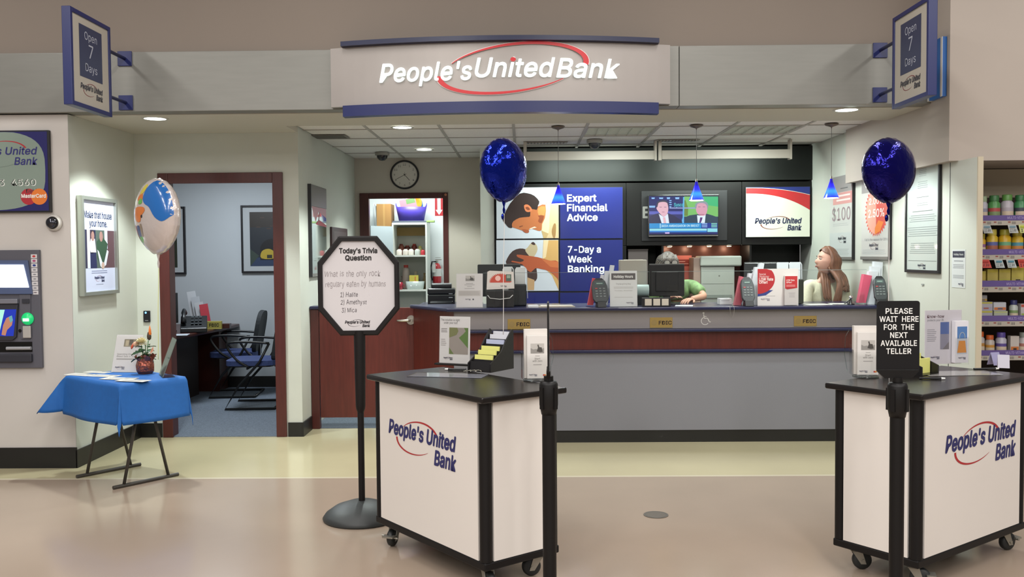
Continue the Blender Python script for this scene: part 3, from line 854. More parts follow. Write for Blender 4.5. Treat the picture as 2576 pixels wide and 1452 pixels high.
# two hanging posters
def hanger(y_a, y_b, ztop, zbot, lb):
    w = y_a - y_b; h = ztop - zbot
    t = thing('hanging_poster', lb, 'poster', (XR, (y_a + y_b) / 2, zbot), -PI / 2, 'posters between the counter and the side wall')
    b = MB(); b.use(PAPER).box(-w / 2, w / 2, -.012, -.004, .02, h - .05); b.build('sheet', t)
    b = MB(); b.use(mat('rail_grey', '6F6D69', .4)).box(-w / 2 - .003, w / 2, -.022, -.0005, -.005, .022); b.build('bottom_rail', t, bevel=.003)
    b = MB(); b.use(mat('grey_band', '8F8D8B', .4)).box(-w / 2, w / 2, -.0125, -.0121, h - .20, h - .05); b.build('top_band', t)
    b = MB(); b.use(FRB).box(w / 2, w / 2 + .018, -.024, -.0005, .0, h); b.build('side_rail', t)
    return t, w, h, -.0128
def wy(px): return at(px, 540, X=XR - .01).y
t, w, h, y = hanger(wy(2088), wy(2147), 2.27, 1.455, 'hanging poster about one hundred dollars behind the seated woman')
b = MB(); lines(b, -.02, w * .3, h * .78, h * .81, 1, C('5F5F60'), y, .1, 'L')
b.use(C('C78E8A')).rect(-w * .35, w * .5, h * .62, h * .75, y); lines(b, -w * .2, w * .4, h * .64, h * .74, 2, C('E0CFCB'), y - .0004, .1)
b.use(C('8E7A80')).text('$100', 0, h * .44, h * .14, y, align='CENTER', width=w * .78, bold=.01)
b.use(C('B5B9B7')).rect(-w / 2, w / 2, .021, h * .30, y)
lines(b, -w * .35, w * .4, h * .37, h * .41, 2, C('A9A9A9'), y, .3)
logo2(b, -w * .12, w * .22, h * .22, C('3C4048'), C('6E4048'), y - .0005)
lines(b, -w * .4, w * .35, h * .04, h * .12, 5, C('9DA1A0'), y - .0004, .1)
b.build('print', t)
t, w, h, y = hanger(wy(2168), wy(2239), 2.22, 1.46, 'hanging poster with a ragged orange burst beside the tall notice')
b = MB(); b.use(C('C8483A'))
bur = []
for i in range(72):
    an = 2 * PI * i / 72; rr = (1 if i % 2 else .87) * (1 + .06 * random.random())
    bur.append((w * .04 + w * .40 * rr * math.cos(an), h * .52 + h * .27 * rr * math.sin(an)))
b.poly(bur, y)
b.use(C('D79A88')).poly([(w * .04 - w * .36 * math.sin(PI * i / 12), h * .52 + h * .25 * math.cos(PI * i / 12)) for i in range(13)], y - .0004)
b.use(C('DB7A2E')).poly([(-.0, h * .27), (w * .18, h * .30), (w * .3, h * .40), (w * .12, h * .42), (0, h * .34)], y - .0006)
b.use(C('F0E0DA')).text('2.00%', w * .04, h * .60, h * .07, y - .001, align='CENTER', width=w * .5, bold=.02)
b.text('2.50%', w * .04, h * .46, h * .085, y - .001, align='CENTER', width=w * .56, bold=.02)
b.use(C('7A7C80')).text("Fall is the season for CD's", w * .03, h * .20, h * .028, y, align='CENTER', width=w * .8)
logo2(b, -w * .2, w * .12, h * .14, C('4A4C58'), C('7A4850'), y)
lines(b, -w * .45, w * .42, h * .05, h * .11, 3, C('A6AAA8'), y, .1)
b.build('print', t)
# holiday hours notice on the wall end
a = at(2394, 680, X=XR - .003).y; c_ = at(2428, 680, X=XR - .003).y
zt_ = at(2410, 628, X=XR).z; zb_ = at(2410, 724, X=XR).z; w = a - c_; h = zt_ - zb_
t = thing('holiday_notice', 'paper holiday hours notice taped to the wall end by the vitamins', 'notice', (XR, (a + c_) / 2, zb_), -PI / 2)
b = MB(); b.use(C('C9CDCC')).box(-w / 2, w / 2, -.002, -.0005, 0, h); b.build('sheet', t)
b = MB(); b.use(C('2D3040')).rect(-w * .44, w * .44, h * .79, h * .96, -.0025); b.use(C('C9CDCC')).text('Holiday Hours', 0, h * .85, h * .05, -.003, align='CENTER', width=w * .7, bold=.02)
lines(b, -w * .35, w * .35, h * .68, h * .72, 1, C('6A6E74'), -.0025, .1, 'C'); lines(b, -w * .4, w * .4, h * .5, h * .62, 3, C('8D9196'), -.0025, .1, 'C'); lines(b, -w * .4, w * .4, h * .24, h * .34, 3, C('8D9196'), -.0025, .1, 'C')
logo2(b, 0, w * .38, h * .09, C('50546A'), C('7A4850'), -.0025); b.build('print', t)
# mirror and small plaque on the partition
def wyl(px, py=560): return at(px, py, X=XP + .01).y
a, c_ = wyl(779), wyl(818); zt_ = at(800, 470, X=XP + .01).z; zb_ = at(800, 695, X=XP + .01).z
w, h = c_ - a, zt_ - zb_
t = thing('wall_mirror_poster', 'narrow glossy hanging poster with a red band beside the half door', 'poster', (XP, (a + c_) / 2, zb_), PI / 2)
b = MB(); b.use(mat('glossy_sheet', 'B5BFBC', .04, metal=.75)).box(-w / 2, w / 2, -.02, -.012, .03, h - .06); b.build('sheet', t)
b = MB(); b.use(FRB).box(-w / 2 - .02, -w / 2, -.03, -.0005, 0, h); b.build('side_rail', t)
for za_, zb2 in ((h - .19, h), (0, .03)):
    b = MB(); b.use(mat('rail_grey', '6F6D69', .4)).box(-w / 2, w / 2, -.026, -.0005, za_, zb2); b.build('rail', t, bevel=.002)
b = MB(); b.use(C('B8878C')).poly([(-w * .48, h * .78), (w * .5, h * .78), (w * .5, h * .66), (0, h * .72), (-w * .2, h * .60), (-w * .4, h * .74)], -.0205)
b.use(C('B03644')).poly([(-w * .2, h * .58), (0, h * .63), (w * .5, h * .58), (w * .5, h * .555), (-w * .1, h * .57)], -.021)
b.use(C('8C6A70')).poly([(-w * .05, h * .58), (w * .03, h * .72), (w * .07, h * .72), (w * .0, h * .57)], -.0212); b.build('print', t)
a, c_ = wyl(832), wyl(871); zt_ = at(850, 573, X=XP + .01).z; w = c_ - a
t = thing('wall_plaque', 'dark brown framed plaque behind the trivia sign', 'plaque', (XP, (a + c_) / 2, zt_ - .33), PI / 2)
b = MB(); b.use(mat('dark_wood', '3A2023', .35)).box(-w / 2, w / 2, -.022, -.0005, 0, .33); b.build('board', t, bevel=.004)
b = MB(); b.use(mat('plaque_metal', '6A5A5C', .3, metal=.6)).rect(-w * .38, w * .42, .05, .29, -.0225); b.use(C('2A1E22')).rect(-w * .2, w * .4, .19, .24, -.023); b.build('plate', t)
# access sensor by the office door
p = at(371, 796, YO)
t = thing('access_reader', 'small black access reader with a blue light by the office door', 'card reader', tuple(p))
b = MB(); b.use(mat('reader_black', '12131C', .25)).box(-.028, .028, -.02, -.0005, -.048, .048); b.build('body', t, bevel=.005)
b = MB(); b.use(glow('5AA0FF', 4)).disc(-.006, .032, .008, -.0205); b.use(C('9A9A9A')).rect(-.014, .014, -.036, -.032, -.0205); b.build('indicator_light', t)
# light fixture label
# ================================================================== BACK WALL: PORTRAIT PANELS, TELEVISION, BANK PANEL, CLOCK
YP = YB - .03
def PX(t, Yp):
    o = t.location
    def f(px, py):
        q = at(px, py, Yp); return (q.x - o.x, q.z - o.z)
    return f
PW = mat('portrait_white', 'C5CAD2', .3, coat=.3); PB = mat('portrait_blue', '141F63', .3, coat=.3)
FR2 = mat('portrait_edge', '111114', .4)
cells = [('man_portrait_panel', 'white panel showing a smiling dark-haired man looking down', 1249, 1405, 472, 600, PW), ('advice_panel', 'blue panel reading expert financial advice', 1409, 1566, 472, 600, PB),
         ('dog_portrait_panel', 'white panel showing a dog held in two hands', 1249, 1405, 604, 732, PW), ('banking_panel', 'blue panel reading seven day a week banking', 1409, 1566, 604, 732, PB),
         ('blue_wall_board', 'plain blue panel below the dog picture', 1249, 1405, 736, 800, PB), ('blue_wall_board', 'plain blue panel below the week banking words', 1409, 1566, 736, 800, PB)]
INK = {}
for (nm, lb, a, c_, d, e, mt) in cells:
    x0, x1, z0, z1 = rect(a, d, c_, e, YP)
    t = thing(nm, lb, 'wall panel', ((x0 + x1) / 2, YP, z0)); w, h = (x1 - x0) / 2, z1 - z0
    b = MB(); b.use(FR2).box(-w - .006, w + .006, .0, .044, -.006, h + .006); b.build('tray', t)
    b = MB(); b.use(mt).box(-w, w, -.008, -.0002, 0, h); b.build('face', t)
    f = PX(t, YP); y = -.0086
    def S(pts, ink, dy=0, sp=3, smooth=True):
        b.use(C(ink)); q = [f(*p) for p in pts]
        if smooth: q = spline(q, sp)
        q = [(min(max(x, -w + .001), w - .001), min(max(z, .001), h - .001)) for x, z in q]
        b.poly(q, y - dy)
    b = MB()
    # points come from a 1679x1452 study at 4.538 px per px, origin 1230,460
    g = lambda L: [(1230 + u / 4.538, 460 + v / 4.538) for u, v in L]
    if nm == 'man_portrait_panel':
        S(g([(650, 225), (805, 225), (805, 640), (622, 640), (600, 560), (600, 400)]), 'CDB48A', 0, smooth=False)
        S(g([(640, 250), (700, 235), (690, 400), (680, 575), (605, 545), (630, 400)]), 'E0CDA6', .0004, 2)
        S(g([(740, 470), (765, 480), (760, 600), (740, 640), (715, 560)]), '9A7443', .0006)
        S(g([(600, 545), (680, 580), (655, 640), (622, 640)]), 'B99C6A', .0007, smooth=False)
        S(g([(560, 270), (645, 250), (640, 400), (605, 470), (600, 540), (560, 548), (480, 520), (455, 540), (452, 568), (420, 572), (380, 545), (290, 515), (250, 490), (300, 420), (430, 330)]), 'B4683A', .0010, 2)
        S(g([(560, 290), (640, 270), (635, 370), (570, 380)]), 'CE8B4A', .0013, 2)
        S(g([(560, 375), (628, 375), (600, 460), (560, 440), (575, 400)]), '8A4322', .0014, 2)
        S(g([(380, 530), (450, 540), (455, 568), (425, 574), (395, 558)]), '9C4F2C', .0013, 2)
        S(g([(160, 430), (170, 380), (240, 240), (350, 125), (440, 120), (520, 150), (575, 215), (560, 260), (545, 310), (480, 300), (470, 380), (440, 390), (350, 400), (280, 440), (262, 480), (265, 515), (225, 510), (190, 470)]), '2A1B18', .0016, 2)
        S(g([(400, 260), (440, 248), (480, 280), (492, 320), (450, 335), (415, 320)]), 'C9744A', .0019, 2)
        S(g([(415, 285), (445, 275), (470, 305), (440, 312)]), '7A3C22', .0021, 2)
        S(g([(345, 500), (385, 488), (390, 494), (350, 508)]), '6A3520', .0021, 1); S(g([(462, 522), (520, 500), (545, 512), (500, 522), (470, 535)]), 'E3C9B5', .0021, 1)
    elif nm == 'dog_portrait_panel':
        S(g([(622, 655), (805, 655), (805, 1225), (790, 1215), (720, 1060), (650, 990), (610, 880)]), 'C49A5C', 0, smooth=False)
        S(g([(625, 655), (680, 655), (650, 850), (612, 870)]), 'DCC49A', .0004, smooth=False)
        S(g([(200, 930), (210, 860), (270, 780), (350, 750), (420, 760), (450, 800), (520, 860), (545, 1000), (550, 1090), (510, 1130), (440, 1080), (430, 960), (330, 945)]), '3A2622', .0008, 2)
        S(g([(440, 740), (470, 700), (500, 680), (540, 705), (555, 760), (530, 820), (490, 860), (430, 800), (415, 765)]), 'B9A887', .0011, 2)
        S(g([(480, 690), (505, 675), (528, 695), (522, 712), (495, 705)]), '3B2522', .0013, 2)
        S(g([(440, 1080), (520, 1110), (515, 1225), (440, 1225)]), 'B8946A', .0010, smooth=False)
        S(g([(320, 820), (420, 830), (560, 850), (700, 890), (805, 905), (805, 1120), (780, 1090), (690, 1010), (600, 985), (530, 975), (480, 1020), (430, 990), (380, 930), (262, 905), (270, 890), (360, 905), (400, 880), (330, 850)]), 'A8502C', .0015, 2)
        S(g([(600, 870), (800, 905), (800, 970), (700, 960)]), 'BC6638', .0018, smooth=False)
    elif nm == 'advice_panel':
        b.use(C('E9EEF6'))
        for i, tx in enumerate(('Expert', 'Financial', 'Advice')):
            q = f(1427, 507 + i * 24.4); b.text(tx, q[0], q[1], .068, y, bold=.026, width=(.292, .405, .305)[i])
    elif nm == 'banking_panel':
        b.use(C('E3E8F2'))
        for i, tx in enumerate(('7-Day a', 'Week', 'Banking')):
            q = f(1429, 636 + i * 24.4); b.text(tx, q[0], q[1], .066, y, bold=.026, width=(.33, .24, .365)[i])
    if b.f: b.build('print', t)

# bank logo panel
x0, x1, z0, z1 = rect(1876, 471, 2036, 596, YB + .005)
t = thing('bank_logo_panel', 'cream panel with red and blue arc and the bank name', 'wall panel', ((x0 + x1) / 2, YB + .0148, z0)); w, h = (x1 - x0) / 2, z1 - z0
b = MB(); b.use(FR2).box(-w - .006, w + .006, -.02, -.0005, -.006, h + .006); b.build('tray', t)
b = MB(); b.use(mat('logo_cream', 'D3D3C3', .35)).box(-w, w, -.026, -.0201, 0, h); b.build('face', t)
b = MB(); y = -.0266
b.use(C('1E2C72')).poly([(-w, h)] + [(-w + 2 * w * u, h * (1 - .005) - h * .15 * u ** 2.2) for u in [i / 12 for i in range(13)]] + [(w, h)], y)
up = [(-w + 2 * w * i / 16, h * .985 - h * .15 * (i / 16) ** 2.2) for i in range(17)]
dn = [(-w + 2 * w * i / 16, h * .875 - h * .34 * (i / 16) ** 2.4) for i in range(17)]
b.use(C('B3282B')).poly(dn + up[::-1], y - .0004)
logo2(b, -w * .72, w * .74, h * .27, C('1F2547'), C('7A3A30'), y); b.build('print', t)

# television
x0, x1, z0, z1 = rect(1614, 480, 1830, 606, YB)
t = thing('television_niche', 'black recess board around the television', 'wall board', ((x0 + x1) / 2, YB + .0148, z0)); w, h = (x1 - x0) / 2, z1 - z0
b = MB(); b.use(mat('niche_black', '0B0B0D', .5)).box(-w, w, -.012, -.0005, 0, h); b.build('board', t, bevel=.003)
b = MB(); q = at(1624, 537, YB + .01); b.use(C('7F7D78')).text('E', q.x - t.location.x - .025, z0 * 0 + q.z - z0 - .045, .11, -.0126, bold=.03); b.build('lettering', t)
Yt = YB - .05
x0, x1, z0, z1 = rect(1630, 490, 1809, 596, Yt)
t = thing('television', 'wall television showing two news presenters over a blue banner', 'television', ((x0 + x1) / 2, Yt, z0)); w, h = (x1 - x0) / 2, z1 - z0
b = MB(); b.use(mat('tv_black', '1A1A1C', .25)).box(-w, w, -.0, .04, 0, h); b.build('bezel', t, bevel=.004)
b = MB(); b.use(mat('tv_mount', '1A1A1A', .5)).box(-.12, .12, .0405, .0518, .1, .32); b.build('mount', t)
b = MB(); b.use(mat('tv_silver', '77726F', .3, metal=.5)).box(-w * .97, w * .97, -.004, -.0005, .006, .014); b.build('trim', t)
f = lambda u, v: (at(1600 + u / 10.37, 470 + v / 10.37, Yt).x - t.location.x, at(1600 + u / 10.37, 470 + v / 10.37, Yt).z - z0)
_e = {}
def E(h_):
    return mat('tv_' + h_, '040404', .3, emit=.95, ecol=h_)
b = MB(); y = -.0025
def T(pts, ink, d=0, sm=0):
    q = [f(*p) for p in pts]
    if sm: q = spline(q, sm)
    b.use(E(ink)).poly(q, y - d)
T([(340, 250), (2140, 250), (2130, 1240), (345, 1240)], '141C6A')
T([(345, 640), (1230, 640), (1230, 720), (345, 720)], '5B63C0', .0003)
T([(345, 720), (1230, 720), (1200, 960), (345, 960)], '2E3070', .0003)
T([(1250, 255), (2140, 255), (2140, 780), (1250, 780)], '7CC56A', .0003)
T([(1750, 255), (2140, 255), (2140, 520), (1850, 480)], '3FBF7C', .0004)
T([(1250, 360), (1290, 350), (1360, 560), (1350, 760), (1250, 760)], '6D8A3A', .0005)
T([(1225, 270), (1260, 270), (1250, 960), (1170, 960), (1215, 800)], '63B6F0', .0006)
for (xx, yy, ww, hh) in ((400, 280, 90, 40), (600, 280, 110, 40), (800, 275, 90, 50), (1020, 275, 110, 50), (340, 495, 160, 50), (860, 350, 70, 25), (860, 400, 70, 25), (865, 455, 70, 25), (865, 510, 60, 25)):
    T([(xx, yy), (xx + ww, yy), (xx + ww - 10, yy + hh), (xx + 8, yy + hh)], '8FC3F5', .0006)
T([(870, 540), (1560, 540), (1560, 570), (870, 570)], '9AA6D8', .0006)
# presenter in the studio
T([(345, 960), (350, 780), (470, 720), (600, 690), (840, 690), (1000, 760), (1190, 880), (1210, 960)], '23244E', .0009)
T([(590, 705), (720, 790), (830, 700), (865, 960), (670, 960)], 'E6F0FF', .0012)
T([(700, 800), (760, 795), (790, 960), (720, 960)], 'E9B9C4', .0015)
T([(560, 470), (600, 400), (700, 380), (800, 400), (840, 480), (835, 640), (790, 740), (720, 785), (640, 720), (575, 640), (530, 560)], 'E9B9C8', .0016, 2)
T([(530, 480), (560, 390), (690, 345), (800, 370), (850, 450), (840, 540), (815, 430), (740, 395), (640, 400), (580, 430), (560, 520), (530, 540)], '3B3A50', .0019, 2)
for xx in (640, 760): T([(xx - 30, 525), (xx + 30, 525), (xx + 30, 537), (xx - 30, 537)], '80607A', .002)
T([(670, 655), (745, 655), (735, 668), (680, 668)], 'A4607A', .002)
# presenter on the right
T([(1260, 960), (1260, 800), (1400, 745), (1580, 720), (1830, 700), (2000, 750), (2135, 800), (2135, 960)], '2B4258', .0009)
T([(1590, 740), (1700, 760), (1815, 730), (1790, 960), (1610, 960)], 'E6F6FF', .0012)
T([(1670, 800), (1735, 800), (1720, 860), (1680, 960), (1640, 960), (1660, 860)], '5B2F7A', .0015)
T([(1560, 520), (1580, 440), (1700, 400), (1830, 430), (1870, 520), (1850, 640), (1810, 740), (1700, 760), (1600, 700), (1565, 620)], 'DDA2B8', .0016, 2)
T([(1535, 500), (1570, 420), (1700, 380), (1820, 390), (1885, 480), (1860, 590), (1845, 500), (1790, 440), (1700, 425), (1600, 450), (1570, 560), (1545, 560)], '8D9CA8', .0019, 2)
for xx in (1650, 1770): T([(xx - 30, 520), (xx + 30, 520), (xx + 30, 532), (xx - 30, 532)], '80607A', .002)
T([(1640, 715), (1780, 715), (1770, 728), (1650, 728)], '9A5068', .002)
T([(345, 955), (1700, 945), (1700, 1080), (345, 1085)], '1E93D8', .0024)
T([(620, 955), (640, 955), (640, 1080), (620, 1080)], 'BFEFFF', .0027)
T([(1700, 945), (2125, 945), (2125, 1080), (1700, 1080)], '12309A', .0024)
T([(350, 1095), (1845, 1090), (1845, 1145), (350, 1150)], '9BE6F0', .0024)
T([(350, 1150), (1845, 1145), (1845, 1190), (350, 1190)], '2C7FD0', .0024)
T([(1860, 1085), (2120, 1085), (2120, 1180), (1860, 1180)], '8FE0EE', .0024)
T([(750, 1190), (870, 1185), (870, 1225), (760, 1225)], 'D5B8E8', .0027)
b.use(E('D9FBFF'))
q = f(660, 1050); q2 = f(1650, 1050); b.text('IRISH AMBASSADOR ON BREXIT', q[0], q[1], .022, y - .003, bold=.01, width=q2[0] - q[0])
q = f(990, 515); q2 = f(1235, 515); b.use(E('5FE0E8')).text('Sysco', q[0], q[1], .035, y - .003, bold=.01, width=q2[0] - q[0])
b.use(E('BFF5FF'))
for i in range(3):
    for (xx, ww) in ((1715, 140), (1960, 150)):
        T([(xx, 950 + i * 42), (xx + ww, 950 + i * 42), (xx + ww, 972 + i * 42), (xx, 972 + i * 42)], '8FE6C0' if xx > 1900 else '9FC6F5', .003)
b.build('screen_picture', t)

# under-cabinet lights
for i in range(4):
    p = at(1684 + i * 50, 624, YB + .28)
    t = thing('puck_light', ('small warm cabinet light above the teller in green', 'second small warm cabinet light counting from the pink card', 'third small warm cabinet light, above the grey coin machine', 'small warm cabinet light closest to the bank logo panel')[i], 'light', (p.x, YB + .28, 1.5995), group='cabinet lights over the copper niche')
    b = MB(); b.use(glow('FFE2B8', 16)).cyl((0, 0, -.014), (0, 0, -.0105), .022, n=16); b.build('bulb', t)
    b = MB(); b.use(NICK).cyl((0, 0, -.010), (0, 0, -.0025), .032, n=20); b.build('rim', t)
    light('puck_glow', 'POINT', (p.x, YB + .27, 1.565), .55, (1, .78, .55), radius=.02)
# clock
p = at(1018, 440, YK)
t = thing('wall_clock', 'round white wall clock with black rim above the closet', 'clock', (p.x, YK, p.z)); r = .155
b = MB(); b.use(FRB).lathe([(r + .006, -.0005), (r + .006, -.02), (r - .004, -.034), (r - .012, -.024), (r - .014, -.012)], n=48, axis='y'); b.build('rim', t)
b = MB(); b.use(mat('clock_face', 'E4E0D6', .5)).disc(0, 0, r - .013, -.012, n=48); b.build('dial', t)
b = MB(); b.use(C('2A2826'))
for i in range(1, 13):
    an = PI / 2 - 2 * PI * i / 12; b.text(str(i), .112 * math.cos(an), .112 * math.sin(an) - .011, .022, -.0126, align='CENTER')
for i in range(60):
    an = 2 * PI * i / 60; c2, s2 = math.cos(an), math.sin(an); stroke(b, [(.131 * c2, .131 * s2), (.137 * c2, .137 * s2)], .0015, -.0126)
b.build('numerals', t)
b = MB(); b.use(C('1C1A1A')); stroke(b, [(.02, .01), (-.088, -.047)], .0045, -.0145); stroke(b, [(-.01, .012), (.055, -.062)], .005, -.0138); stroke(b, [(0, -.02), (0, .03)], .002, -.0148); b.disc(0, 0, .007, -.015); b.build('hands', t)
b = MB(); b.use(GLASS).disc(0, 0, r - .013, -.022, n=48); b.build('glass', t)

# ---- wall washer valance
Yv = 8.78
za = at(1650, 378, Yv).z; zc = at(1650, 401, Yv).z
VAL = mat('valance_cream', 'A69F92', .5)
xs_ = [at(p_, 390, Yv).x for p_ in (1325, 1652, 1664, 1992)]
for k, (xa_, xb_) in enumerate(((xs_[0], xs_[1]), (xs_[2], xs_[3]))):
    t = thing('wall_washer_light', ('long cream wall washer light above the portrait panels', 'long cream wall washer light above the television and logo panel')[k], 'light fixture', ((xa_ + xb_) / 2, Yv, zc), group='wall washer lights under the tiled ceiling')
    w = (xb_ - xa_) / 2
    b = MB(); b.use(VAL).prismx([(0, 0), (.012, 0), (.03, .03), (.10, .05), (.10, .06), (0, .085)], -w, w); b.build('housing', t, bevel=.003)
    b = MB(); b.use(mat('washer_lamp', 'D8E6DC', .4, emit=1.0)).box(-w + .05, w - .05, .035, .095, .040, .046); b.build('lamp', t)
    for s_2 in (-1, 1):
        b = MB(); b.use(VAL).box(s_2 * w - .02 * (s_2 > 0) - .03 * (s_2 < 0) * 0, s_2 * w + .03 * s_2 if s_2 < 0 else w, -.01, .07, -.01, CZ - zc - .004); b.build('bracket', t)
    light('wall_washer', 'AREA', ((xa_ + xb_) / 2, Yv + .20, zc + .02), 20, (.86, 1, .92), (R(35), 0, 0), w * 1.5, .06)

# ---- ceiling fixtures
for k, (i, j) in enumerate(((4, 1), (6, 1))):
    t = thing('ceiling_light', ('square louvered ceiling light above the television', 'square louvered ceiling light above the bank logo panel')[k], 'ceiling light', (gx[i] + .31, (gy[1] + gy[2]) / 2, CZ), group='louvered ceiling lights')
    b = MB(); b.use(GRID).box(-.3, .3, -.295, -.285, -.004, .03); b.box(-.3, .3, .285, .295, -.004, .03); b.box(-.3, -.29, -.285, .285, -.004, .03); b.box(.29, .3, -.285, .285, -.004, .03); b.build('frame', t)
    LV = mat('louver_foil', 'B9B9B0', .2, metal=.6)
    b = MB(); b.use(LV)
    for q in range(1, 6): b.box(-.29 + q * .0967 - .002, -.29 + q * .0967 + .002, -.285, .285, 0, .014)
    for q in range(1, 6): b.box(-.29, .29, -.285 + q * .095 - .002, -.285 + q * .095 + .002, 0, .014)
    b.build('louver', t)
    b = MB(); b.use(mat('troffer_lamp', 'C3C8BE', .4, emit=.5)).box(-.29, .29, -.285, .285, .0145, .0155); b.build('diffuser', t)
    light('troffer_glow', 'AREA', (gx[i] + .31, (gy[1] + gy[2]) / 2, CZ - .02), 26, COOL, (0, 0, 0), .5, .5)
for k, (px, py, z, pw, lb) in enumerate(((390, 298, 2.556, 34, 'round recessed downlight over the table and office door'), (2130, 276, 2.556, 24, 'round recessed downlight beside the aisle bulkhead'), (1012, 320, CZ, 40, 'round recessed downlight in the tile nearest the half door'), (1067, 376, CZ, 24, 'round recessed downlight in front of the clock'))):
    p = at(px, py, Z=z)
    t = thing('downlight', lb, 'ceiling light', (p.x, p.y, z - .0), group='recessed downlights')
    b = MB(); b.use(mat('downlight_trim', 'B8B4AA', .4)).lathe([(.078, -.0045), (.098, -.0045), (.10, -.0005)], n=32); b.build('trim_ring', t)
    b = MB(); b.use(glow('EDF6F0', 5)).cyl((0, 0, -.0035), (0, 0, -.001), .079, n=32); b.build('lamp', t)
    light('downlight_spot', 'SPOT', (p.x, p.y, z - .03), pw * 4.2, COOL, (0, 0, 0), spot=112, blend=.38, radius=.07)
# row of downlights along the right wall and table wall, outside the tiles
for k, (px, py, z, lb) in enumerate(((962, 384, CZ, 'small dark security dome near the clock'), (1483, 372, CZ, 'small smoked security dome above the portrait panels'))):
    p = at(px, py, Z=z)
    t = thing('security_dome', lb, 'security camera', (p.x, min(p.y, 8.7 if k else 9.6), z))
    b = MB(); b.use(mat('dome_ring', '8A867E', .4)).lathe([(.075, -.003), (.075, -.03), (.05, -.035)], n=24); b.build('ring', t)
    b = MB(); b.use(mat('dome_smoke', '26262A', .12)).lathe([(.058, -.034), (.052, -.06), (.03, -.082), (0, -.088)], n=24); b.build('dome', t)
p = at(830, 343, Z=CZ)
t = thing('air_vent', 'dark flat air vent in the ceiling beside the partition', 'vent', (p.x, p.y, CZ))
b = MB(); b.use(mat('vent_grey', '77726B', .6)).box(-.16, .16, -.12, .12, -.008, -.0035)
b.build('plate', t)
b = MB(); b.use(mat('vent_slot', '4F4B46', .6))
for q in range(6): b.box(-.14, .14, -.1 + q * .036, -.088 + q * .036, -.0095, -.0082)
b.build('slot', t)
for k, (px, py) in enumerate(((1375, 358), (1705, 352))):
    p = at(px, py, Z=CZ)
    t = thing('air_vent', ('slotted air vent above the first washer light', 'slotted air vent above the washer light by the television')[k], 'vent', (p.x, p.y, CZ))
    b = MB(); b.use(mat('vent_cream', 'A59F95', .6)).box(-.2, .2, -.05, .05, -.008, -.0035); b.build('plate', t)
    b = MB(); b.use(mat('vent_slot', '4F4B46', .6))
    for q in range(12): b.box(-.185 + q * .031, -.17 + q * .031, -.04, .04, -.0095, -.0082)
    b.build('slot', t)

# ---- pendants
PG = bpy.data.materials.new('cobalt_glass'); PG.use_nodes = True
bs = PG.node_tree.nodes['Principled BSDF']; bs.inputs['Base Color'].default_value = (.01, .012, .42, 1); bs.inputs['Roughness'].default_value = .12
bs.inputs['Emission Color'].default_value = (.015, .03, .9, 1)
nt = PG.node_tree; tc = nt.nodes.new('ShaderNodeTexCoord'); sp = nt.nodes.new('ShaderNodeSeparateXYZ'); rp = nt.nodes.new('ShaderNodeValToRGB'); nz = nt.nodes.new('ShaderNodeTexNoise')
nz.inputs['Scale'].default_value = 60; ad = nt.nodes.new('ShaderNodeMath'); ad.operation = 'MULTIPLY_ADD'; ad.inputs[1].default_value = .35
nt.links.new(tc.outputs['Generated'], sp.inputs[0]); nt.links.new(tc.outputs['Generated'], nz.inputs['Vector'])
nt.links.new(nz.outputs['Fac'], ad.inputs[0]); nt.links.new(sp.outputs['Z'], ad.inputs[2]); nt.links.new(ad.outputs[0], rp.inputs['Fac'])
e = rp.color_ramp.elements; e[0].position = .2; e[0].color = (.02, .02, .75, 1); e[1].position = 1.0; e[1].color = (.008, .004, .12, 1)
m1 = rp.color_ramp.elements.new(.52); m1.color = (.03, .22, 1, 1); m2 = rp.color_ramp.elements.new(.72); m2.color = (.02, .02, .7, 1)
nt.links.new(rp.outputs['Color'], bs.inputs['Emission Color']); bs.inputs['Emission Strength'].default_value = 2.2
for k, (px, pyc, pyt, pyb, lb) in enumerate(((1405, 322, 466, 513, 'cobalt blue glass pendant lamp in front of the portrait panels'), (1752, 313, 457, 504, 'cobalt blue glass pendant lamp in front of the television'), (2091, 308, 450, 498, 'cobalt blue glass pendant lamp in front of the hanging posters'))):
    Yq = 7.76; pb = at(px, pyb, Yq); ht = at(px, pyt, Yq).z - pb.z; pc = at(px, pyc, Z=CZ)
    t = thing('pendant_lamp', lb, 'lamp', (pb.x, Yq, pb.z), group='blue pendant lamps over the counter')
    b = MB(); b.use(PG).lathe([(.064, 0), (.060, .006), (.044, .05), (.029, .09), (.013, ht - .02), (.010, ht)], n=28); b.lathe([(.057, .001), (.037, .05), (.010, .1)], n=28); b.build('shade', t)
    b = MB(); b.use(glow('FFFFFF', 5)).cyl((0, 0, -.0035), (0, 0, .006), .0575, n=28); b.build('lit_mouth', t)
    b = MB(); b.use(NICK).cyl((0, 0, ht), (0, 0, ht + .022), .011, .006, n=14); b.build('cap', t)
    b = MB(); b.use(mat('cord_grey', '5E5A57', .5)).cyl((0, 0, ht + .02), (0, 0, CZ - pb.z - .02), .0022, n=6); b.build('cord', t)
    b = MB(); b.use(mat('canopy_bronze', '6E625A', .35, metal=.5)).lathe([(0, CZ - pb.z - .05), (.006, CZ - pb.z - .03), (.05, CZ - pb.z - .016), (.058, CZ - pb.z - .004), (0, CZ - pb.z - .004)], n=28); b.build('canopy', t)
    light('pendant_glow', 'POINT', (pb.x, Yq, pb.z - .03), 3.0, (1, .96, .9), radius=.03)
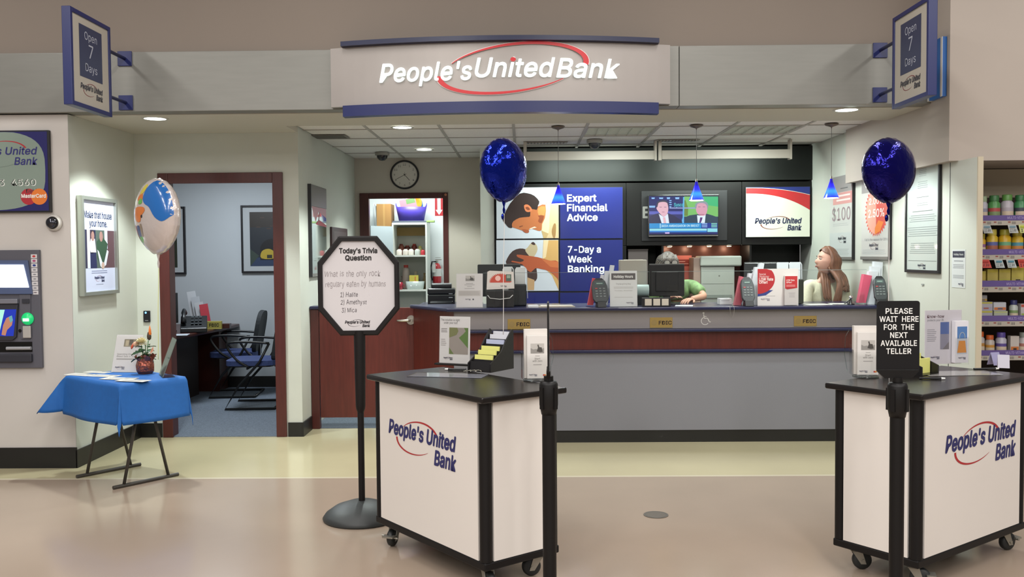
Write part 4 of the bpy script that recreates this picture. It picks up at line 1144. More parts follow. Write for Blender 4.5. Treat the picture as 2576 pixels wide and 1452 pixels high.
# ================================================================== KIOSKS
KW = mat('kiosk_white', 'DAD3CC', .34, noise=(2, .015))
KB = mat('kiosk_black', '0E0B0B', .5, spec=.3)
KT = mat('kiosk_top_black', '151110', .26, noise=(60, .15), spec=.35)
CHROME = mat('caster_metal', '9A968C', .35, metal=.7)
def caster(parent, x, y, a, brake):
    b = MB(); b.use(mat('caster_rubber', '1D1F1F', .5))
    b.lathe([(.0, -.018), (.036, -.018), (.044, -.012), (.046, 0), (.044, .012), (.036, .018), (0, .018)], n=24, axis='x')
    M = Matrix.Translation((x, y, 0)) @ Matrix.Rotation(a, 4, 'Z')
    b.v = [M @ (v + Vector((0, -.03, .0465))) for v in b.v]
    w = b.build('caster_wheel', parent)
    f = MB(M); f.use(CHROME)
    f.box(-.03, .03, -.03, .03, .1065, .112); f.cyl((0, 0, .094), (0, 0, .1062), .022)
    f.prismx([(-.045, .03), (-.02, .03), (.024, .095), (-.024, .095)], -.024, -.0205); f.prismx([(-.045, .03), (-.02, .03), (.024, .095), (-.024, .095)], .0205, .024)
    f.box(-.024, .024, -.024, .024, .0905, .094)
    f.cyl((-.028, -.03, .0465), (.028, -.03, .0465), .008, n=10)
    if brake: f.box(-.03, .03, -.095, -.055, .058, .066); f.cyl((-.045, -.06, .062), (.045, -.06, .05), .006, n=8)
    f.build('fork', w)
def kiosk(lb, loc, rz, lx0, lx1, lz):
    t = thing('kiosk_cart', lb, 'kiosk', loc, rz, 'white rolling kiosks with the bank logo')
    hx, hy = .495, .217
    b = MB(); b.use(KT).box(-hx - .03, hx + .03, -hy - .03, hy + .03, .872, .90); b.build('worktop', t, bevel=.008, seg=3)
    b = MB(); b.use(KB).box(-hx, hx, -hy, hy, .113, .15); b.build('base_frame', t, bevel=.006)
    pr = .026
    for (sx_, sy_) in ((-1, -1), (1, -1), (1, 1), (-1, 1)):
        x, y = sx_ * (hx - pr), sy_ * (hy - pr)
        b = MB(); b.use(KB).cyl((x, y, .1505), (x, y, .8715), pr + .002, n=20); b.build('corner_post', t)
    for s_2 in (-1, 1):
        b = MB(); b.use(KW).box(-hx + .054, hx - .054, s_2 * (hy - .003), s_2 * (hy - .015), .151, .871); b.build('side_panel', t)
        b = MB(); b.use(KW).box(s_2 * (hx - .003), s_2 * (hx - .015), -hy + .054, hy - .054, .151, .871); b.build('end_panel', t)
    b = MB(); logo2(b, lx0 - .495, lx1 - .495, lz, C('25265E'), C('A5262B'), -hy + .002); b.build('logo', t)
    for (x, y, a, br) in ((-hx + .08, -hy + .07, .6, 1), (hx - .08, -hy + .07, 1.3, 1), (hx - .08, hy - .07, -.4, 0), (-hx + .08, hy - .07, .9, 0)): caster(t, x, y, a, br)
    return t
K1, K1Z = (-.320, 4.536, 0), R(-51.75)
K2, K2Z = (2.004, 4.50, 0), R(36.9)
kiosk('white rolling kiosk with black corners behind the plain belt post', K1, K1Z, .150, .765, .615)
kiosk('white rolling kiosk with black corners behind the please wait sign post', K2, K2Z, .225, .885, .605)
KTZ = .9002

# ================================================================== STANCHIONS
def stanchion(lb, loc, rz, text):
    t = thing('queue_post', lb, 'queue post', loc, rz, 'black queue posts with sign toppers')
    BP = mat('post_black', '0C0A0A', .45, spec=.3)
    b = MB(); b.use(BP).cyl((0, 0, .03), (0, 0, .885), .0285, n=24); b.build('pole', t)
    b = MB(); b.use(BP).lathe([(0, 0), (.175, 0), (.178, .008), (.15, .018), (.06, .030), (.032, .045), (0, .045)], n=40); b.build('base', t)
    b = MB(); b.use(BP).lathe([(0, .86), (.031, .86), (.036, .885), (.039, .90), (.039, .985), (.034, .998), (0, 1.0)], n=28)
    for i in range(4):
        an = PI / 4 + i * PI / 2; b.box(.036, .044, -.009, .009, .885, .975, M=Matrix.Rotation(an, 4, 'Z'))
    b.build('belt_cassette', t)
    b = MB(); b.use(BP).cyl((0, 0, 1.0), (0, 0, 1.02), .02, n=16); b.prism([(-.055, 1.018), (.055, 1.018), (.082, 1.045), (.082, 1.05), (-.082, 1.05), (-.082, 1.045)], -.008, .008); b.build('sign_bracket', t)
    b = MB(); b.use(mat('sign_black', '0C0B0E', .45, spec=.3)); hw = .084
    o = [(-hw, 1.051)] + [(hw, 1.051)] + [(hw - .01 + .01 * math.sin(R(a)), 1.318 + .01 * math.cos(R(a)) - .0) for a in (90, 60, 30, 0)] + [(-hw + .01 - .01 * math.sin(R(a)), 1.318 + .01 * math.cos(R(a))) for a in (0, 30, 60, 90)]
    b.prism(o, -.0035, .0035); b.build('sign_plate', t)
    b = MB(); b.use(C('DAD9D6'))
    for sgn in ((1, -1) if text == 2 else (1,)):
        for i, (tx, wd) in enumerate((('PLEASE', .105), ('WAIT  HERE', .153), ('FOR  THE', .118), ('NEXT', .068), ('AVAILABLE', .142), ('TELLER', .098))):
            b.text(tx, .002, 1.277 - i * .0323, .0215, -.0042, bold=.02, align='CENTER', width=wd)
    b.build('lettering', t)
    return t
p = at(1380, 958, Z=1.0); 
stanchion('black queue post with its sign turned edge-on before the kiosk by the trivia sign', (p.x, p.y, 0), R(88), 1)
p = at(2258, 962, Z=1.0)
stanchion('black queue post with please wait here sign before the kiosk by the vitamins', (p.x, p.y, 0), R(-2), 1)

# ================================================================== TRIVIA SIGN
t = thing('trivia_sign', 'black octagonal sign on a pole with a handwritten trivia question', 'sign', (-.952, 5.25, 0), R(4))
TB = mat('trivia_black', '120E0E', .5, spec=.3)
b = MB(); b.use(mat('base_iron', '2B2D2D', .5, bump=(60, .2))).lathe([(0, 0), (.222, 0), (.226, .012), (.21, .035), (.16, .07), (.08, .098), (.03, .105), (0, .105)], n=48); b.build('base', t)
b = MB(); b.use(TB).cyl((0, 0, .10), (0, 0, .62), .0185, n=20); b.lathe([(.019, .62), (.026, .64), (.028, .66), (.033, 1.03), (.033, 1.09)], n=20); b.build('pole', t)
def octo(hw, hz, c1, c2, cz):
    return [(-hw + c1, cz - hz), (hw - c1, cz - hz), (hw, cz - hz + c2), (hw, cz + hz - c2), (hw - c1, cz + hz), (-hw + c1, cz + hz), (-hw, cz + hz - c2), (-hw, cz - hz + c2)]
zc_ = 1.352; o1 = octo(.232, .286, .125, .150, zc_); o0 = octo(.205, .258, .112, .137, zc_ - .0)
b = MB(); b.use(TB)
vs = []; fs = []
for i in range(8):
    j = (i + 1) % 8
for ring, y in ((o1, .02), (o1, -.012), ([(x * .965, zc_ + (z - zc_) * .97) for x, z in o1], -.022), (o0, -.022), (o0, -.010)):
    vs += [(x, y, z) for x, z in ring]
for k in range(4):
    for i in range(8):
        j = (i + 1) % 8; a = k * 8
        fs.append((a + i, a + j, a + 8 + j, a + 8 + i))
fs.append(tuple(reversed(range(8))))
b.add(vs, [tuple(reversed(f)) for f in fs]); b.build('frame', t)
b = MB(); b.use(mat('trivia_board', 'CBC6C7', .25, coat=.2)).prism(octo(.204, .257, .112, .137, zc_), -.008, .01); b.build('board', t)
b = MB(); b.use(C('1A1414')); y = -.0086
fo = lambda px, py: (at(px, py, 5.24).x - (-.952), at(px, py, 5.24).z)
b.text("Today's Trivia", 0, fo(0 + 890, 637)[1], .028, y, bold=.045, align='CENTER', width=.215)
b.text("Question", 0, fo(890, 655)[1], .028, y, bold=.045, align='CENTER', width=.146)
b.build('lettering', t)
b = MB()
def hand(tx, px, py, px1, h, ink):
    x0, z0 = fo(px, py); x1, _ = fo(px1, py)
    _, _, wt = text_mesh(tx, 0, .1); k = (x1 - x0) / (wt)
    xx = x0; b.use(C(ink))
    for ch in tx:
        if ch == ' ': xx += .45 * k; continue
        _, _, wc = text_mesh(ch, 0, .1)
        b.text(ch, xx, z0 + random.uniform(-.0016, .0016), h * random.uniform(.9, 1.08), y, shear=.1, width=wc * k * .95, rot=random.uniform(-.06, .06)); xx += (wc + .12) * k * .97
hand('What is the only rock', 817, 696, 958, .033, '8F8788')
hand('regulary eaten by humans', 819, 722, 975, .033, '8F8788')
hand('1) Halite', 856, 747, 903, .026, '4A4348'); hand('2) Amethyst', 857, 766, 924, .026, '4A4348'); hand('3) Mica', 860, 786, 899, .026, '4A4348')
b.build('handwriting', t)
b = MB(); xa_, za_ = fo(868, 814); xb_, _ = fo(930, 814); logo2(b, xa_, xb_, za_, C('1E1A20'), C('3A3034'), y); b.build('logo', t)

# ================================================================== BLUE TABLE
TC, TA = Vector((-2.765, 6.262, 0)), R(-38)
tz = .70
t = thing('folding_table', 'small folding table with dark metal legs under the blue cloth', 'table', tuple(TC), TA)
LEG = mat('table_leg_metal', '3F3B36', .4, metal=.3)
b = MB(); b.use(mat('table_board', '6A6158', .5)).box(-.37, .37, -.235, .235, tz - .03, tz - .006); b.build('tabletop', t, bevel=.004)
for s_2 in (-1, 1):
    xf = s_2 * .25
    b = MB(); b.use(LEG).cyl((xf, -.235, .012), (xf, .235, .012), .0125, n=12); b.build('foot_bar', t)
    for s_3 in (-1, 1):
        b = MB(); b.use(LEG).tube([(xf, s_3 * .16, .02), (xf, s_3 * .015, tz - .04)], .0105, n=10); b.build('leg', t)
# table cloth
CL_ = mat('cloth_blue', '0F569C', .75, noise=(30, .05), bump=(90, .15, .002))
t2 = thing('table_cloth', 'bright blue cloth draped over the small folding table', 'tablecloth', (TC.x, TC.y, tz), TA)
hx, hy = .375, .24; ov = .26
vs = []; fs = []; N = 46; NM = 38
def drape(u, v):
    x = u * (hx + ov); y = v * (hy + ov)
    ex = max(0, abs(x) - hx); ey = max(0, abs(y) - hy); sx_, sy_ = (1 if x > 0 else -1), (1 if y > 0 else -1)
    if ex == 0 and ey == 0: return (x, y, .0035)
    d = math.hypot(ex, ey); 
    lim = .21 + .03 * math.sin(3 * (x + y) + 1)
    if ex > 0 and ey > 0:
        # corner cone: cloth falls and flares outward
        an = math.atan2(ey, ex); d_ = min(d, .36); fl = .42 * math.sin(2 * an) ** 2 + .07
        if sx_ > 0: fl = .08 * math.sin(2 * an) ** 2 + .05
        elif sy_ < 0: fl = .64 * math.sin(2 * an) ** 2 + .07
        wob = 1 + .25 * math.sin(6 * an)
        return (sx_ * (hx + d_ * fl * math.cos(an) * wob), sy_ * (hy + d_ * fl * math.sin(an) * wob), -d_ * math.sqrt(max(0, 1 - fl * fl * .8)) * .93)
    w_2 = .018 * math.sin(9 * (y if ex > 0 else x) + 1.3) * (d / ov)
    if ex > 0: return (sx_ * (hx + .04 * d / ov + w_2), y, -d)
    return (x, sy_ * (hy + .04 * d / ov + w_2), -d)
for j in range(NM + 1):
    for i in range(N + 1):
        vs.append(drape(-1 + 2 * i / N, -1 + 2 * j / NM))
for j in range(NM):
    for i in range(N):
        a = j * (N + 1) + i; fs.append((a, a + 1, a + N + 2, a + N + 1))
b = MB(); b.use(CL_).add(vs, fs, True); o = b.build('cloth', t2)
md = o.modifiers.new('solid', 'SOLIDIFY'); md.thickness = .0025; md.offset = 0
TT = tz + .0056
def tl(x, y):   # table-local to world
    c_, s_2 = math.cos(TA), math.sin(TA)
    return (TC.x + x * c_ - y * s_2, TC.y + x * s_2 + y * c_)
def flat_sheet(lb, px, py, w, d, rz, z, ink='C9C6C0', pr=True, grp=None, nm='leaflet', cat='leaflet', th=.0015):
    p = at(px, py, Z=z); t = thing(nm, lb, cat, (p.x, p.y, z + .0004), rz, grp)
    b = MB(); b.use(C(ink)).box(-w / 2, w / 2, -d / 2, d / 2, 0, th); b.build('sheet', t)
    if pr:
        b = MB(); b.use(C('8E8A88'))
        for i in range(5): b.box(-w * .35, w * .3, -d * .3 + i * d * .12, -d * .28 + i * d * .12, th + .0001, th + .0004)
        b.use(C('5A6470')).box(w * .1, w * .4, d * .2, d * .38, th + .0001, th + .0004); b.build('print', t)
    return t
flat_sheet('white leaflet on the blue cloth closest to the wall corner', 203, 943, .22, .10, TA + .25, TT, grp='leaflets on the blue table')
flat_sheet('second white leaflet in the row on the blue cloth', 262, 946, .22, .10, TA + .35, TT, grp='leaflets on the blue table')
flat_sheet('white leaflet in the middle of the blue cloth before the plant', 300, 953, .24, .10, TA + .45, TT + .002, grp='leaflets on the blue table')
flat_sheet('white leaflet at the front edge of the blue cloth', 335, 958, .22, .09, TA + .4, TT + .004, grp='leaflets on the blue table')
flat_sheet('white leaflet half tucked behind the others by the table sign', 245, 937, .2, .08, TA + .3, TT, grp='leaflets on the blue table')
# acrylic sign on the table, tilted back
def easel(name, lb, cat, loc, w, h, rz, tilt, draw, paper='D6D2D0', grp=None, base=True):
    t = thing(name, lb, cat, loc, rz, grp)
    M = Matrix.Rotation(-tilt, 4, 'X')
    b = MB(M); b.use(C(paper)).box(-w / 2, w / 2, -.0005, .001, .002, h); b.build('sheet', t)
    b = MB(M); b.use(GLASS).box(-w / 2 - .002, w / 2 + .002, -.003, -.0022, 0, h + .003); b.box(-w / 2 - .002, w / 2 + .002, .0022, .003, 0, h + .003); b.build('acrylic_holder', t)
    if base:
        b = MB(); b.use(GLASS).box(-w / 2 - .002, w / 2 + .002, -.004, .07, .0, .002); b.build('foot', t)
    b = MB(M); draw(b, w, h, -.0012); b.build('print', t)
    return t
def horse(b, cx, z0, w, h, y, base='8F8B86', dark='4A4642'):
    b.use(C('B9B4AE')).rect(cx - w / 2, cx + w / 2, z0, z0 + h, y)
    b.use(C(base)).poly([(cx - w / 2, z0), (cx + w / 2, z0), (cx + w / 2, z0 + h * .55), (cx + w * .2, z0 + h * .35), (cx - w * .1, z0 + h * .45), (cx - w * .3, z0 + h * .4), (cx - w / 2, z0 + h * .55)], y - .0003)
    b.use(C(dark)).poly([(cx - w * .05, z0 + h * .2), (cx + w * .2, z0 + h * .1), (cx + w * .4, z0 + h * .15), (cx + w * .32, z0 + h * .6), (cx + w * .15, z0 + h * .62), (cx + w * .08, z0 + h * .9), (cx, z0 + h * .85), (cx + w * .05, z0 + h * .6)], y - .0006)
p = at(313, 937, Z=TT)
def dr(b, w, h, y):
    b.use(C('8D8471')).rect(-w * .18, w * .42, h * .68, h * .88, y); b.use(C('B9AC92')).rect(-w * .12, w * .0, h * .70, h * .85, y - .0003); b.use(C('625A50')).rect(w * .02, w * .16, h * .73, h * .87, y - .0003)
    b.use(C('8A8582')).text('Spending the week', -w * .38, h * .46, .012, y, width=w * .8); b.text('Dead Sea in the', -w * .38, h * .40, .012, y, width=w * .7)
    lines(b, -w * .38, w * .4, h * .32, h * .38, 1, C('9A9592'), y, .1)
    logo2(b, -w * .38, -w * .02, h * .12, C('5A5A70'), C('8F5A60'), y)
easel('table_sign', 'white tilted acrylic sign at the back of the blue table', 'display sign', (p.x, p.y, TT), .205, .275, R(-8), R(18), dr)
p = at(405, 947, Z=TT)
t = thing('sign_holder', 'narrow clear acrylic stand seen edge-on beside the potted plant', 'sign holder', (p.x, p.y, TT), R(-62))
b = MB(Matrix.Rotation(-R(20), 4, 'X')); b.use(C('B5B3AC')).box(-.10, .10, -.0008, .0008, .003, .27); b.build('sheet', t)
b = MB(Matrix.Rotation(-R(20), 4, 'X')); b.use(ACRY).box(-.104, .104, -.004, -.001, 0, .275); b.box(-.104, .104, .001, .004, 0, .275); b.build('acrylic_holder', t)
b = MB(); b.use(ACRY).box(-.104, .104, .0, .08, .0, .003); b.build('foot', t)
# plant
p = at(366, 940, Z=TT)
t = thing('potted_plant', 'potted cream flower wrapped in copper foil on the blue table', 'plant', (p.x, p.y, TT))
FO = mat('copper_foil', '9A5A4C', .18, metal=.85, bump=(45, .8, .01))
b = MB(); b.use(FO); n = 30; prof = [(.045, 0), (.057, .02), (.06, .06), (.055, .085), (.052, .092), (.066, .125)]
vs = []; fs = []
for k, (r_, z_) in enumerate(prof):
    for i in range(n):
        an = 2 * PI * i / n; r2_ = r_ * (1 + .05 * math.sin(7 * an + k) + (.14 * math.sin(5 * an) if k == 5 else 0))
        vs.append((r2_ * math.cos(an), r2_ * math.sin(an), z_ + (.012 * math.sin(4 * an) if k == 5 else 0)))
for k in range(len(prof) - 1):
    for i in range(n): fs.append((k * n + i, k * n + (i + 1) % n, (k + 1) * n + (i + 1) % n, (k + 1) * n + i))
fs.append(tuple(reversed(range(n)))); b.add(vs, fs, False); b.build('foil_wrap', t)
b = MB(); b.use(mat('soil', '2A1F17', .9)).cyl((0, 0, .07), (0, 0, .088), .046, n=20); b.build('soil', t)
LF = mat('leaf_green', '27502A', .4, noise=(20, .25))
def leaf_mesh():
    b = MB(); b.use(LF); o = []
    for i in range(9):
        u = i / 8; o.append((u, .30 * math.sin(PI * min(1, u * 1.02)) ** .8 * (1 - .25 * (i % 2))))
    vs = [(0, 0, 0)]; L = []; Rr = []; Cc = []
    vs = []
    for (u, w_2) in o: vs += [(u, -w_2, .06 * w_2), (u, 0, -.10 * u * u), (u, w_2, .06 * w_2)]
    vs = [(a, bb, c - .25 * a * a) for a, bb, c in vs]
    fs = []
    for i in range(8):
        a = 3 * i; fs += [(a, a + 3, a + 4, a + 1), (a + 1, a + 4, a + 5, a + 2)]
    b.add(vs, fs, True); return b
lm = leaf_mesh().build('leaf', t); first = True
for i in range(20):
    o = lm if first else lm.copy()
    if not first: COL.objects.link(o); o.parent = t
    first = False
    an = i * 2.4; zz = .10 + .10 * (i / 20) ; s2_ = random.uniform(.055, .085)
    o.location = (.012 * math.cos(an), .012 * math.sin(an), zz); o.scale = (s2_, s2_, s2_); o.rotation_euler = (random.uniform(-.4, .4), random.uniform(-.5, .15), an)
b = MB(); b.use(mat('stem_green', '3D6B35', .5))
for (x, y_, z_) in ((-.025, 0, .20), (.03, -.01, .235), (.0, .01, .2)): b.tube([(0, 0, .08), (x * .6, y_, z_ * .6), (x, y_, z_)], .0028, n=6)
b.build('stem', t)
b = MB(); b.use(mat('petal_cream', 'D8CDA4', .6, noise=(30, .1)))
for k in range(70):
    an = k * 2.399; el = 1 - k / 70 * 1.3; r_ = .038
    d = Vector((math.cos(an) * math.sqrt(max(0, 1 - el * el)), math.sin(an) * math.sqrt(max(0, 1 - el * el)), el)) if abs(el) <= 1 else Vector((0, 0, 1))
    c0 = Vector((-.02, -.01, .215)); q = c0 + d * r_; s_2 = d.cross(Vector((0, 0, 1)) if abs(d.z) < .95 else Vector((1, 0, 0))).normalized() * .009
    b.add([c0 + d * .01 - s_2 * .4, c0 + d * .01 + s_2 * .4, q + s_2, q + d * .008, q - s_2], [(0, 1, 2, 3, 4)])
b.build('flower', t)
b = MB(); b.use(mat('petal_peach', 'CFA084', .6))
b.ball((-.058, -.012, .21), .02, 12, 8, (1.1, 1, .9)); b.use(C('C4502E')).tube([(-.072, -.015, .215), (-.084, -.018, .19), (-.088, -.018, .175)], [.006, .009, .003], n=8); b.build('petal_bud', t)
b = MB(); b.use(mat('bud_brown', '3F3020', .5)).lathe([(0, .235), (.013, .245), (.015, .265), (.010, .29), (0, .30)], c=(.036, -.01, 0), n=12); b.use(mat('bud_orange', 'E0762A', .45)).lathe([(.0, .268), (.011, .278), (.008, .31), (.002, .338), (0, .34)], c=(.043, -.012, 0), n=10); b.build('flower_bud', t)
b = MB(); b.use(FO); b.add([(.03, -.02, .08), (.07, -.03, .10), (.085, -.03, .135), (.062, -.02, .15), (.035, -.02, .12)], [(0, 1, 2, 3, 4)]); b.use(C('C98A70')).add([(.05, -.035, .14), (.075, -.035, .165), (.072, -.03, .195), (.055, -.03, .17)], [(0, 1, 2, 3)]); b.build('foil_bow', t)

# ================================================================== BALLOONS
def foil_mat(name, hexc, rough=.12, metal=.85):
    return mat(name, hexc, rough, metal=metal, bump=(16, .7, .012))
def balloon(lb, ctr, Rr, T, rz, m, string_end, string_mat, roll=0, patches=None, tail=True, grp='foil balloons', sxx=1.0):
    t = thing('foil_balloon', lb, 'balloon', tuple(ctr), rz, grp)
    b = MB(); b.use(m); n, mm = 72, 18; vs = []; fs = []
    def prof(u, an):    # u 0..1 from seam to centre
        r_ = math.cos(u * PI / 2); th = T * (1 - r_ ** 2.3) ** .55 if r_ < 1 else 0
        pk = (1 - u) ** 3
        return r_ * (1 - .018 * pk * math.sin(an * 26)), th * (1 + .05 * pk * math.sin(an * 26 + 1)) + .006 * T * math.sin(an * 13) * (1 - u)
    for side in (-1, 1):
        o = len(vs)
        for j in range(mm):
            u = j / mm
            for i in range(n):
                an = 2 * PI * i / n; r_, th = prof(u, an)
                dr_ = 1 + (.06 * max(0, -math.sin(an)) ** 10)
                vs.append((sxx * Rr * r_ * dr_ * math.cos(an), side * th, Rr * r_ * dr_ * math.sin(an) * 1.0))
        vs.append((0, side * T, 0)); c_ = len(vs) - 1
        for j in range(mm - 1):
            for i in range(n):
                q = (o + j * n + i, o + j * n + (i + 1) % n, o + (j + 1) * n + (i + 1) % n, o + (j + 1) * n + i)
                fs.append(q if side < 0 else q[::-1])
        for i in range(n):
            q = (o + (mm - 1) * n + i, o + (mm - 1) * n + (i + 1) % n, c_); fs.append(q if side < 0 else q[::-1])
    b.add(vs, fs, True); b.build('balloon_skin', t)
    if patches:
        b = MB()
        for (pts, ink) in patches:
            # refine so the print hugs the surface
            pts = [(min(.97, x_ * 1.12 + .20), z_) for x_, z_ in pts]; pts = [(x_, z_) if math.hypot(x_, z_) < .97 else (x_ * .97 / math.hypot(x_, z_), z_ * .97 / math.hypot(x_, z_)) for x_, z_ in pts]
            pts = spline(pts, 3); cx = sum(p_[0] for p_ in pts) / len(pts); cz = sum(p_[1] for p_ in pts) / len(pts)
            vv = []; ff = []; L = len(pts); K = 6
            for k in range(K + 1):
                for (x, z) in pts:
                    xx, zz = cx + (x - cx) * k / K, cz + (z - cz) * k / K
                    r_ = min(.995, math.hypot(xx, zz)); vv.append((xx * Rr * sxx, -T * (1 - r_ ** 2.3) ** .55 - .0022, zz * Rr))
            for k in range(K):
                for i in range(L): ff.append((k * L + i, k * L + (i + 1) % L, (k + 1) * L + (i + 1) % L, (k + 1) * L + i))
            ar = sum(pts[i][0] * pts[(i + 1) % L][1] - pts[(i + 1) % L][0] * pts[i][1] for i in range(L))
            if ar < 0: ff = [f_[::-1] for f_ in ff]
            b.use(ink).add(vv, ff, True)
        b.build('print', t)
    b = MB(); b.use(m).lathe([(.02, -Rr * .97), (.012, -Rr * 1.1), (.005, -Rr * 1.2), (.011, -Rr * 1.30), (.006, -Rr * 1.42)], n=10, sx=1, sy=.5); 
    if tail: b.ball((-.012, 0, -Rr * 1.52), .013, 10, 8, (.8, .5, 1.3))
    b.build('neck', t)
    e = Vector(string_end) - Vector(ctr); e = Matrix.Rotation(-rz, 3, 'Z') @ e
    s0 = Vector((0, 0, -Rr * 1.2)); pts = []
    for i in range(15):
        u = i / 14; pts.append(s0.lerp(e, u) + Vector((.004 * math.sin(u * 9), 0, 0)) * (1 - u))
    b = MB(); b.use(string_mat).tube(pts, .0019, n=6); b.build('string', t)
    return t
BL = foil_mat('foil_cobalt', '0C1E86', .10)
BL2 = foil_mat('foil_indigo', '120E62', .12)
RIB = mat('ribbon_white', 'CFCAC6', .4)
YT_ = at(1232, 932, Z=.9002).y + .12
ct = at(1267, 426, YT_)
balloon('blue foil balloon tied to the black letter tray on the kiosk by the trivia sign', ct, .160 * YT_ / 4.72, .088 * YT_ / 4.72, R(52), BL, at(1266, 850, YT_), RIB)
ct = at(2236, 427, 4.30)
balloon('dark blue foil balloon floating before the tall notice', ct, .148, .085, R(26), BL2, (at(2238, 800, 4.30).x, 4.30, .903), RIB)
WF = mat('foil_white', 'C9BDB8', .22, metal=.25, coat=.6, bump=(16, .35, .01))
pb_ = mat('print_blue', '1B5FA6', .2, coat=.6); po = mat('print_orange', 'C9702E', .3, coat=.5); pg = mat('print_green', '5FA548', .3, coat=.5); pr_ = mat('print_rose', 'B0645E', .3, coat=.5); py_ = mat('print_yellow', 'BDB04A', .3); pt = mat('print_taupe', '8A7A68', .3); pn = mat('print_navy', '3B4C7A', .3)
ct = at(396, 542, 6.22)
pat = [([(.02, .93), (.42, .86), (.72, .52), (.80, .05), (.62, -.06), (.42, -.18), (.20, -.06), (.0, .20), (-.20, .30), (-.30, .45), (-.22, .72)], pb_),
       ([(-.35, .82), (-.22, .80), (-.3, .62), (-.45, .55), (-.5, .62)], py_), ([(-.5, .56), (-.36, .58), (-.32, .42), (-.52, .38), (-.6, .45)], po), ([(-.5, .42), (-.36, .46), (-.33, .32), (-.5, .30)], pg),
       ([(-.66, .20), (-.28, .22), (-.18, .12), (-.34, -.02), (-.42, -.18), (-.62, -.16), (-.7, .0)], po), ([(-.36, .0), (-.30, .0), (-.31, -.07), (-.37, -.06)], mat('print_black', '2A201E', .3)),
       ([(-.80, -.30), (-.70, -.30), (-.68, -.60), (-.60, -.84), (-.74, -.62)], pr_), ([(-.64, -.30), (-.48, -.30), (-.46, -.56), (-.62, -.56)], pn), ([(-.46, -.26), (-.36, -.26), (-.34, -.56), (-.44, -.56)], pt),
       ([(-.62, -.58), (-.40, -.58), (-.26, -.80), (-.34, -.90), (-.48, -.86), (-.58, -.76)], pg)]
balloon('white foil balloon with blue and orange print over the table', ct, .252, .10, R(-30), WF, at(398, 905, 6.22), mat('ribbon_yellow', 'C9C76A', .4), patches=pat, tail=False, sxx=.82)

# ================================================================== KIOSK TOP THINGS
def onk(px, py): return at(px, py, Z=KTZ)
# first kiosk: road picture sign
p = onk(1143, 918)
def dr(b, w, h, y):
    b.use(C('55504E')).text('The solution is right', -w * .46, h * .905, .0125, y, width=w * .62); b.text('under your roof.', -w * .36, h * .845, .0125, y, width=w * .46)
    b.use(C('9A9088')).rect(-w * .18, w * .44, h * .22, h * .77, y)
    b.use(C('7A7B50')).poly([(-w * .18, h * .77), (w * .08, h * .77), (w * .12, h * .70), (w * .06, h * .62), (-w * .18, h * .56)], y - .0004)
    b.use(C('5E7A3E')).poly([(w * .30, h * .77), (w * .44, h * .77), (w * .44, h * .35), (w * .30, h * .45), (w * .14, h * .56), (w * .28, h * .64), (w * .36, h * .70)], y - .0004)
    b.use(C('6C7A48')).poly([(-w * .18, h * .36), (-w * .02, h * .22), (-w * .18, h * .22)], y - .0004)
    lines(b, -w * .45, -w * .25, h * .66, h * .76, 3, C('8A8482'), y, .2); lines(b, -w * .45, -w * .26, h * .38, h * .54, 4, C('A8A2A0'), y, .4)
    logo2(b, -w * .36, -w * .06, h * .13, C('3A3A4A'), C('8A5A60'), y)
easel('picture_sign', 'white sign with a winding road picture on the kiosk by the trivia sign', 'display sign', (p.x, p.y, KTZ), .196, .275, R(-24), R(3), dr, base=False)
t = thing('sign_stand', 'black slotted foot under the winding road sign', 'sign stand', (p.x, p.y + .0, KTZ - .0), R(-24)); b = MB(); b.use(KB).box(-.11, .11, .008, .05, 0, .012); b.box(-.11, .11, -.04, -.007, 0, .010); b.build('base', t, bevel=.003)
# letter tray
p = onk(1232, 932)
t = thing('letter_tray', 'black stepped letter tray holding white and yellow slips', 'letter tray', (p.x, p.y + .02, KTZ), R(-33))
TRB = mat('tray_black', '171516', .35)
b = MB(); b.use(TRB)
b.prismx([(-.10, 0), (.12, 0), (.12, .205), (.105, .215), (.06, .17), (.0, .10), (-.10, .045)], .068, .076)
b.prismx([(-.10, 0), (.12, 0), (.12, .205), (.105, .215), (.06, .17), (.0, .10), (-.10, .045)], -.076, -.068)
b.box(-.068, .068, -.10, .12, 0, .004); b.build('side_plate', t)
yel = C('D3D178'); wh = C('C9C8CE'); bl_ = C('A9AEC6')
for i, (y_, z_, mt) in enumerate(((-.095, .055, None), (-.068, .075, yel), (-.04, .098, yel), (-.012, .118, yel), (.03, .150, bl_), (.062, .175, wh), (.092, .19, wh))):
    b = MB(Matrix.Translation((0, y_, 0)) @ Matrix.Rotation(-R(8), 4, 'X')); b.use(TRB).box(-.067, .067, 0, .003, .004, z_ - .012 if mt else z_); b.build('divider', t)
    if mt:
        b = MB(Matrix.Translation((0, y_ + .006, 0)) @ Matrix.Rotation(-R(8), 4, 'X')); b.use(mt).box(-.063, .055, 0, .008, .006, z_ + .012); b.build('slip_stack', t)
# flat acrylic with paper
def clear_mat(lb, px, py, w, d, rz, ink):
    p = onk(px, py); t = thing('counter_mat', lb, 'document holder', (p.x, p.y, KTZ), rz)
    b = MB(); b.use(C(ink)).box(-w / 2 + .004, w / 2 - .004, -d / 2 + .004, d / 2 - .004, .001, .0018); b.build('sheet', t)
    b = MB(); b.use(GLASS).box(-w / 2, w / 2, -d / 2, d / 2, .002, .0045); b.build('acrylic_cover', t)
    b = MB(); b.use(C('A8A6AC')); lines_ = [b.box(-w * .4, w * .3, -d * .35 + i * d * .1, -d * .34 + i * d * .1, .0018, .0019) for i in range(7)]; b.build('print', t)
clear_mat('clear acrylic sheet over a white form on the kiosk by the trivia sign', 1128, 945, .40, .15, R(-12), 'A9A9B4')
clear_mat('clear acrylic sheet over a white form on the kiosk by the vitamins', 2408, 940, .38, .17, R(4), 'BDB8B6')
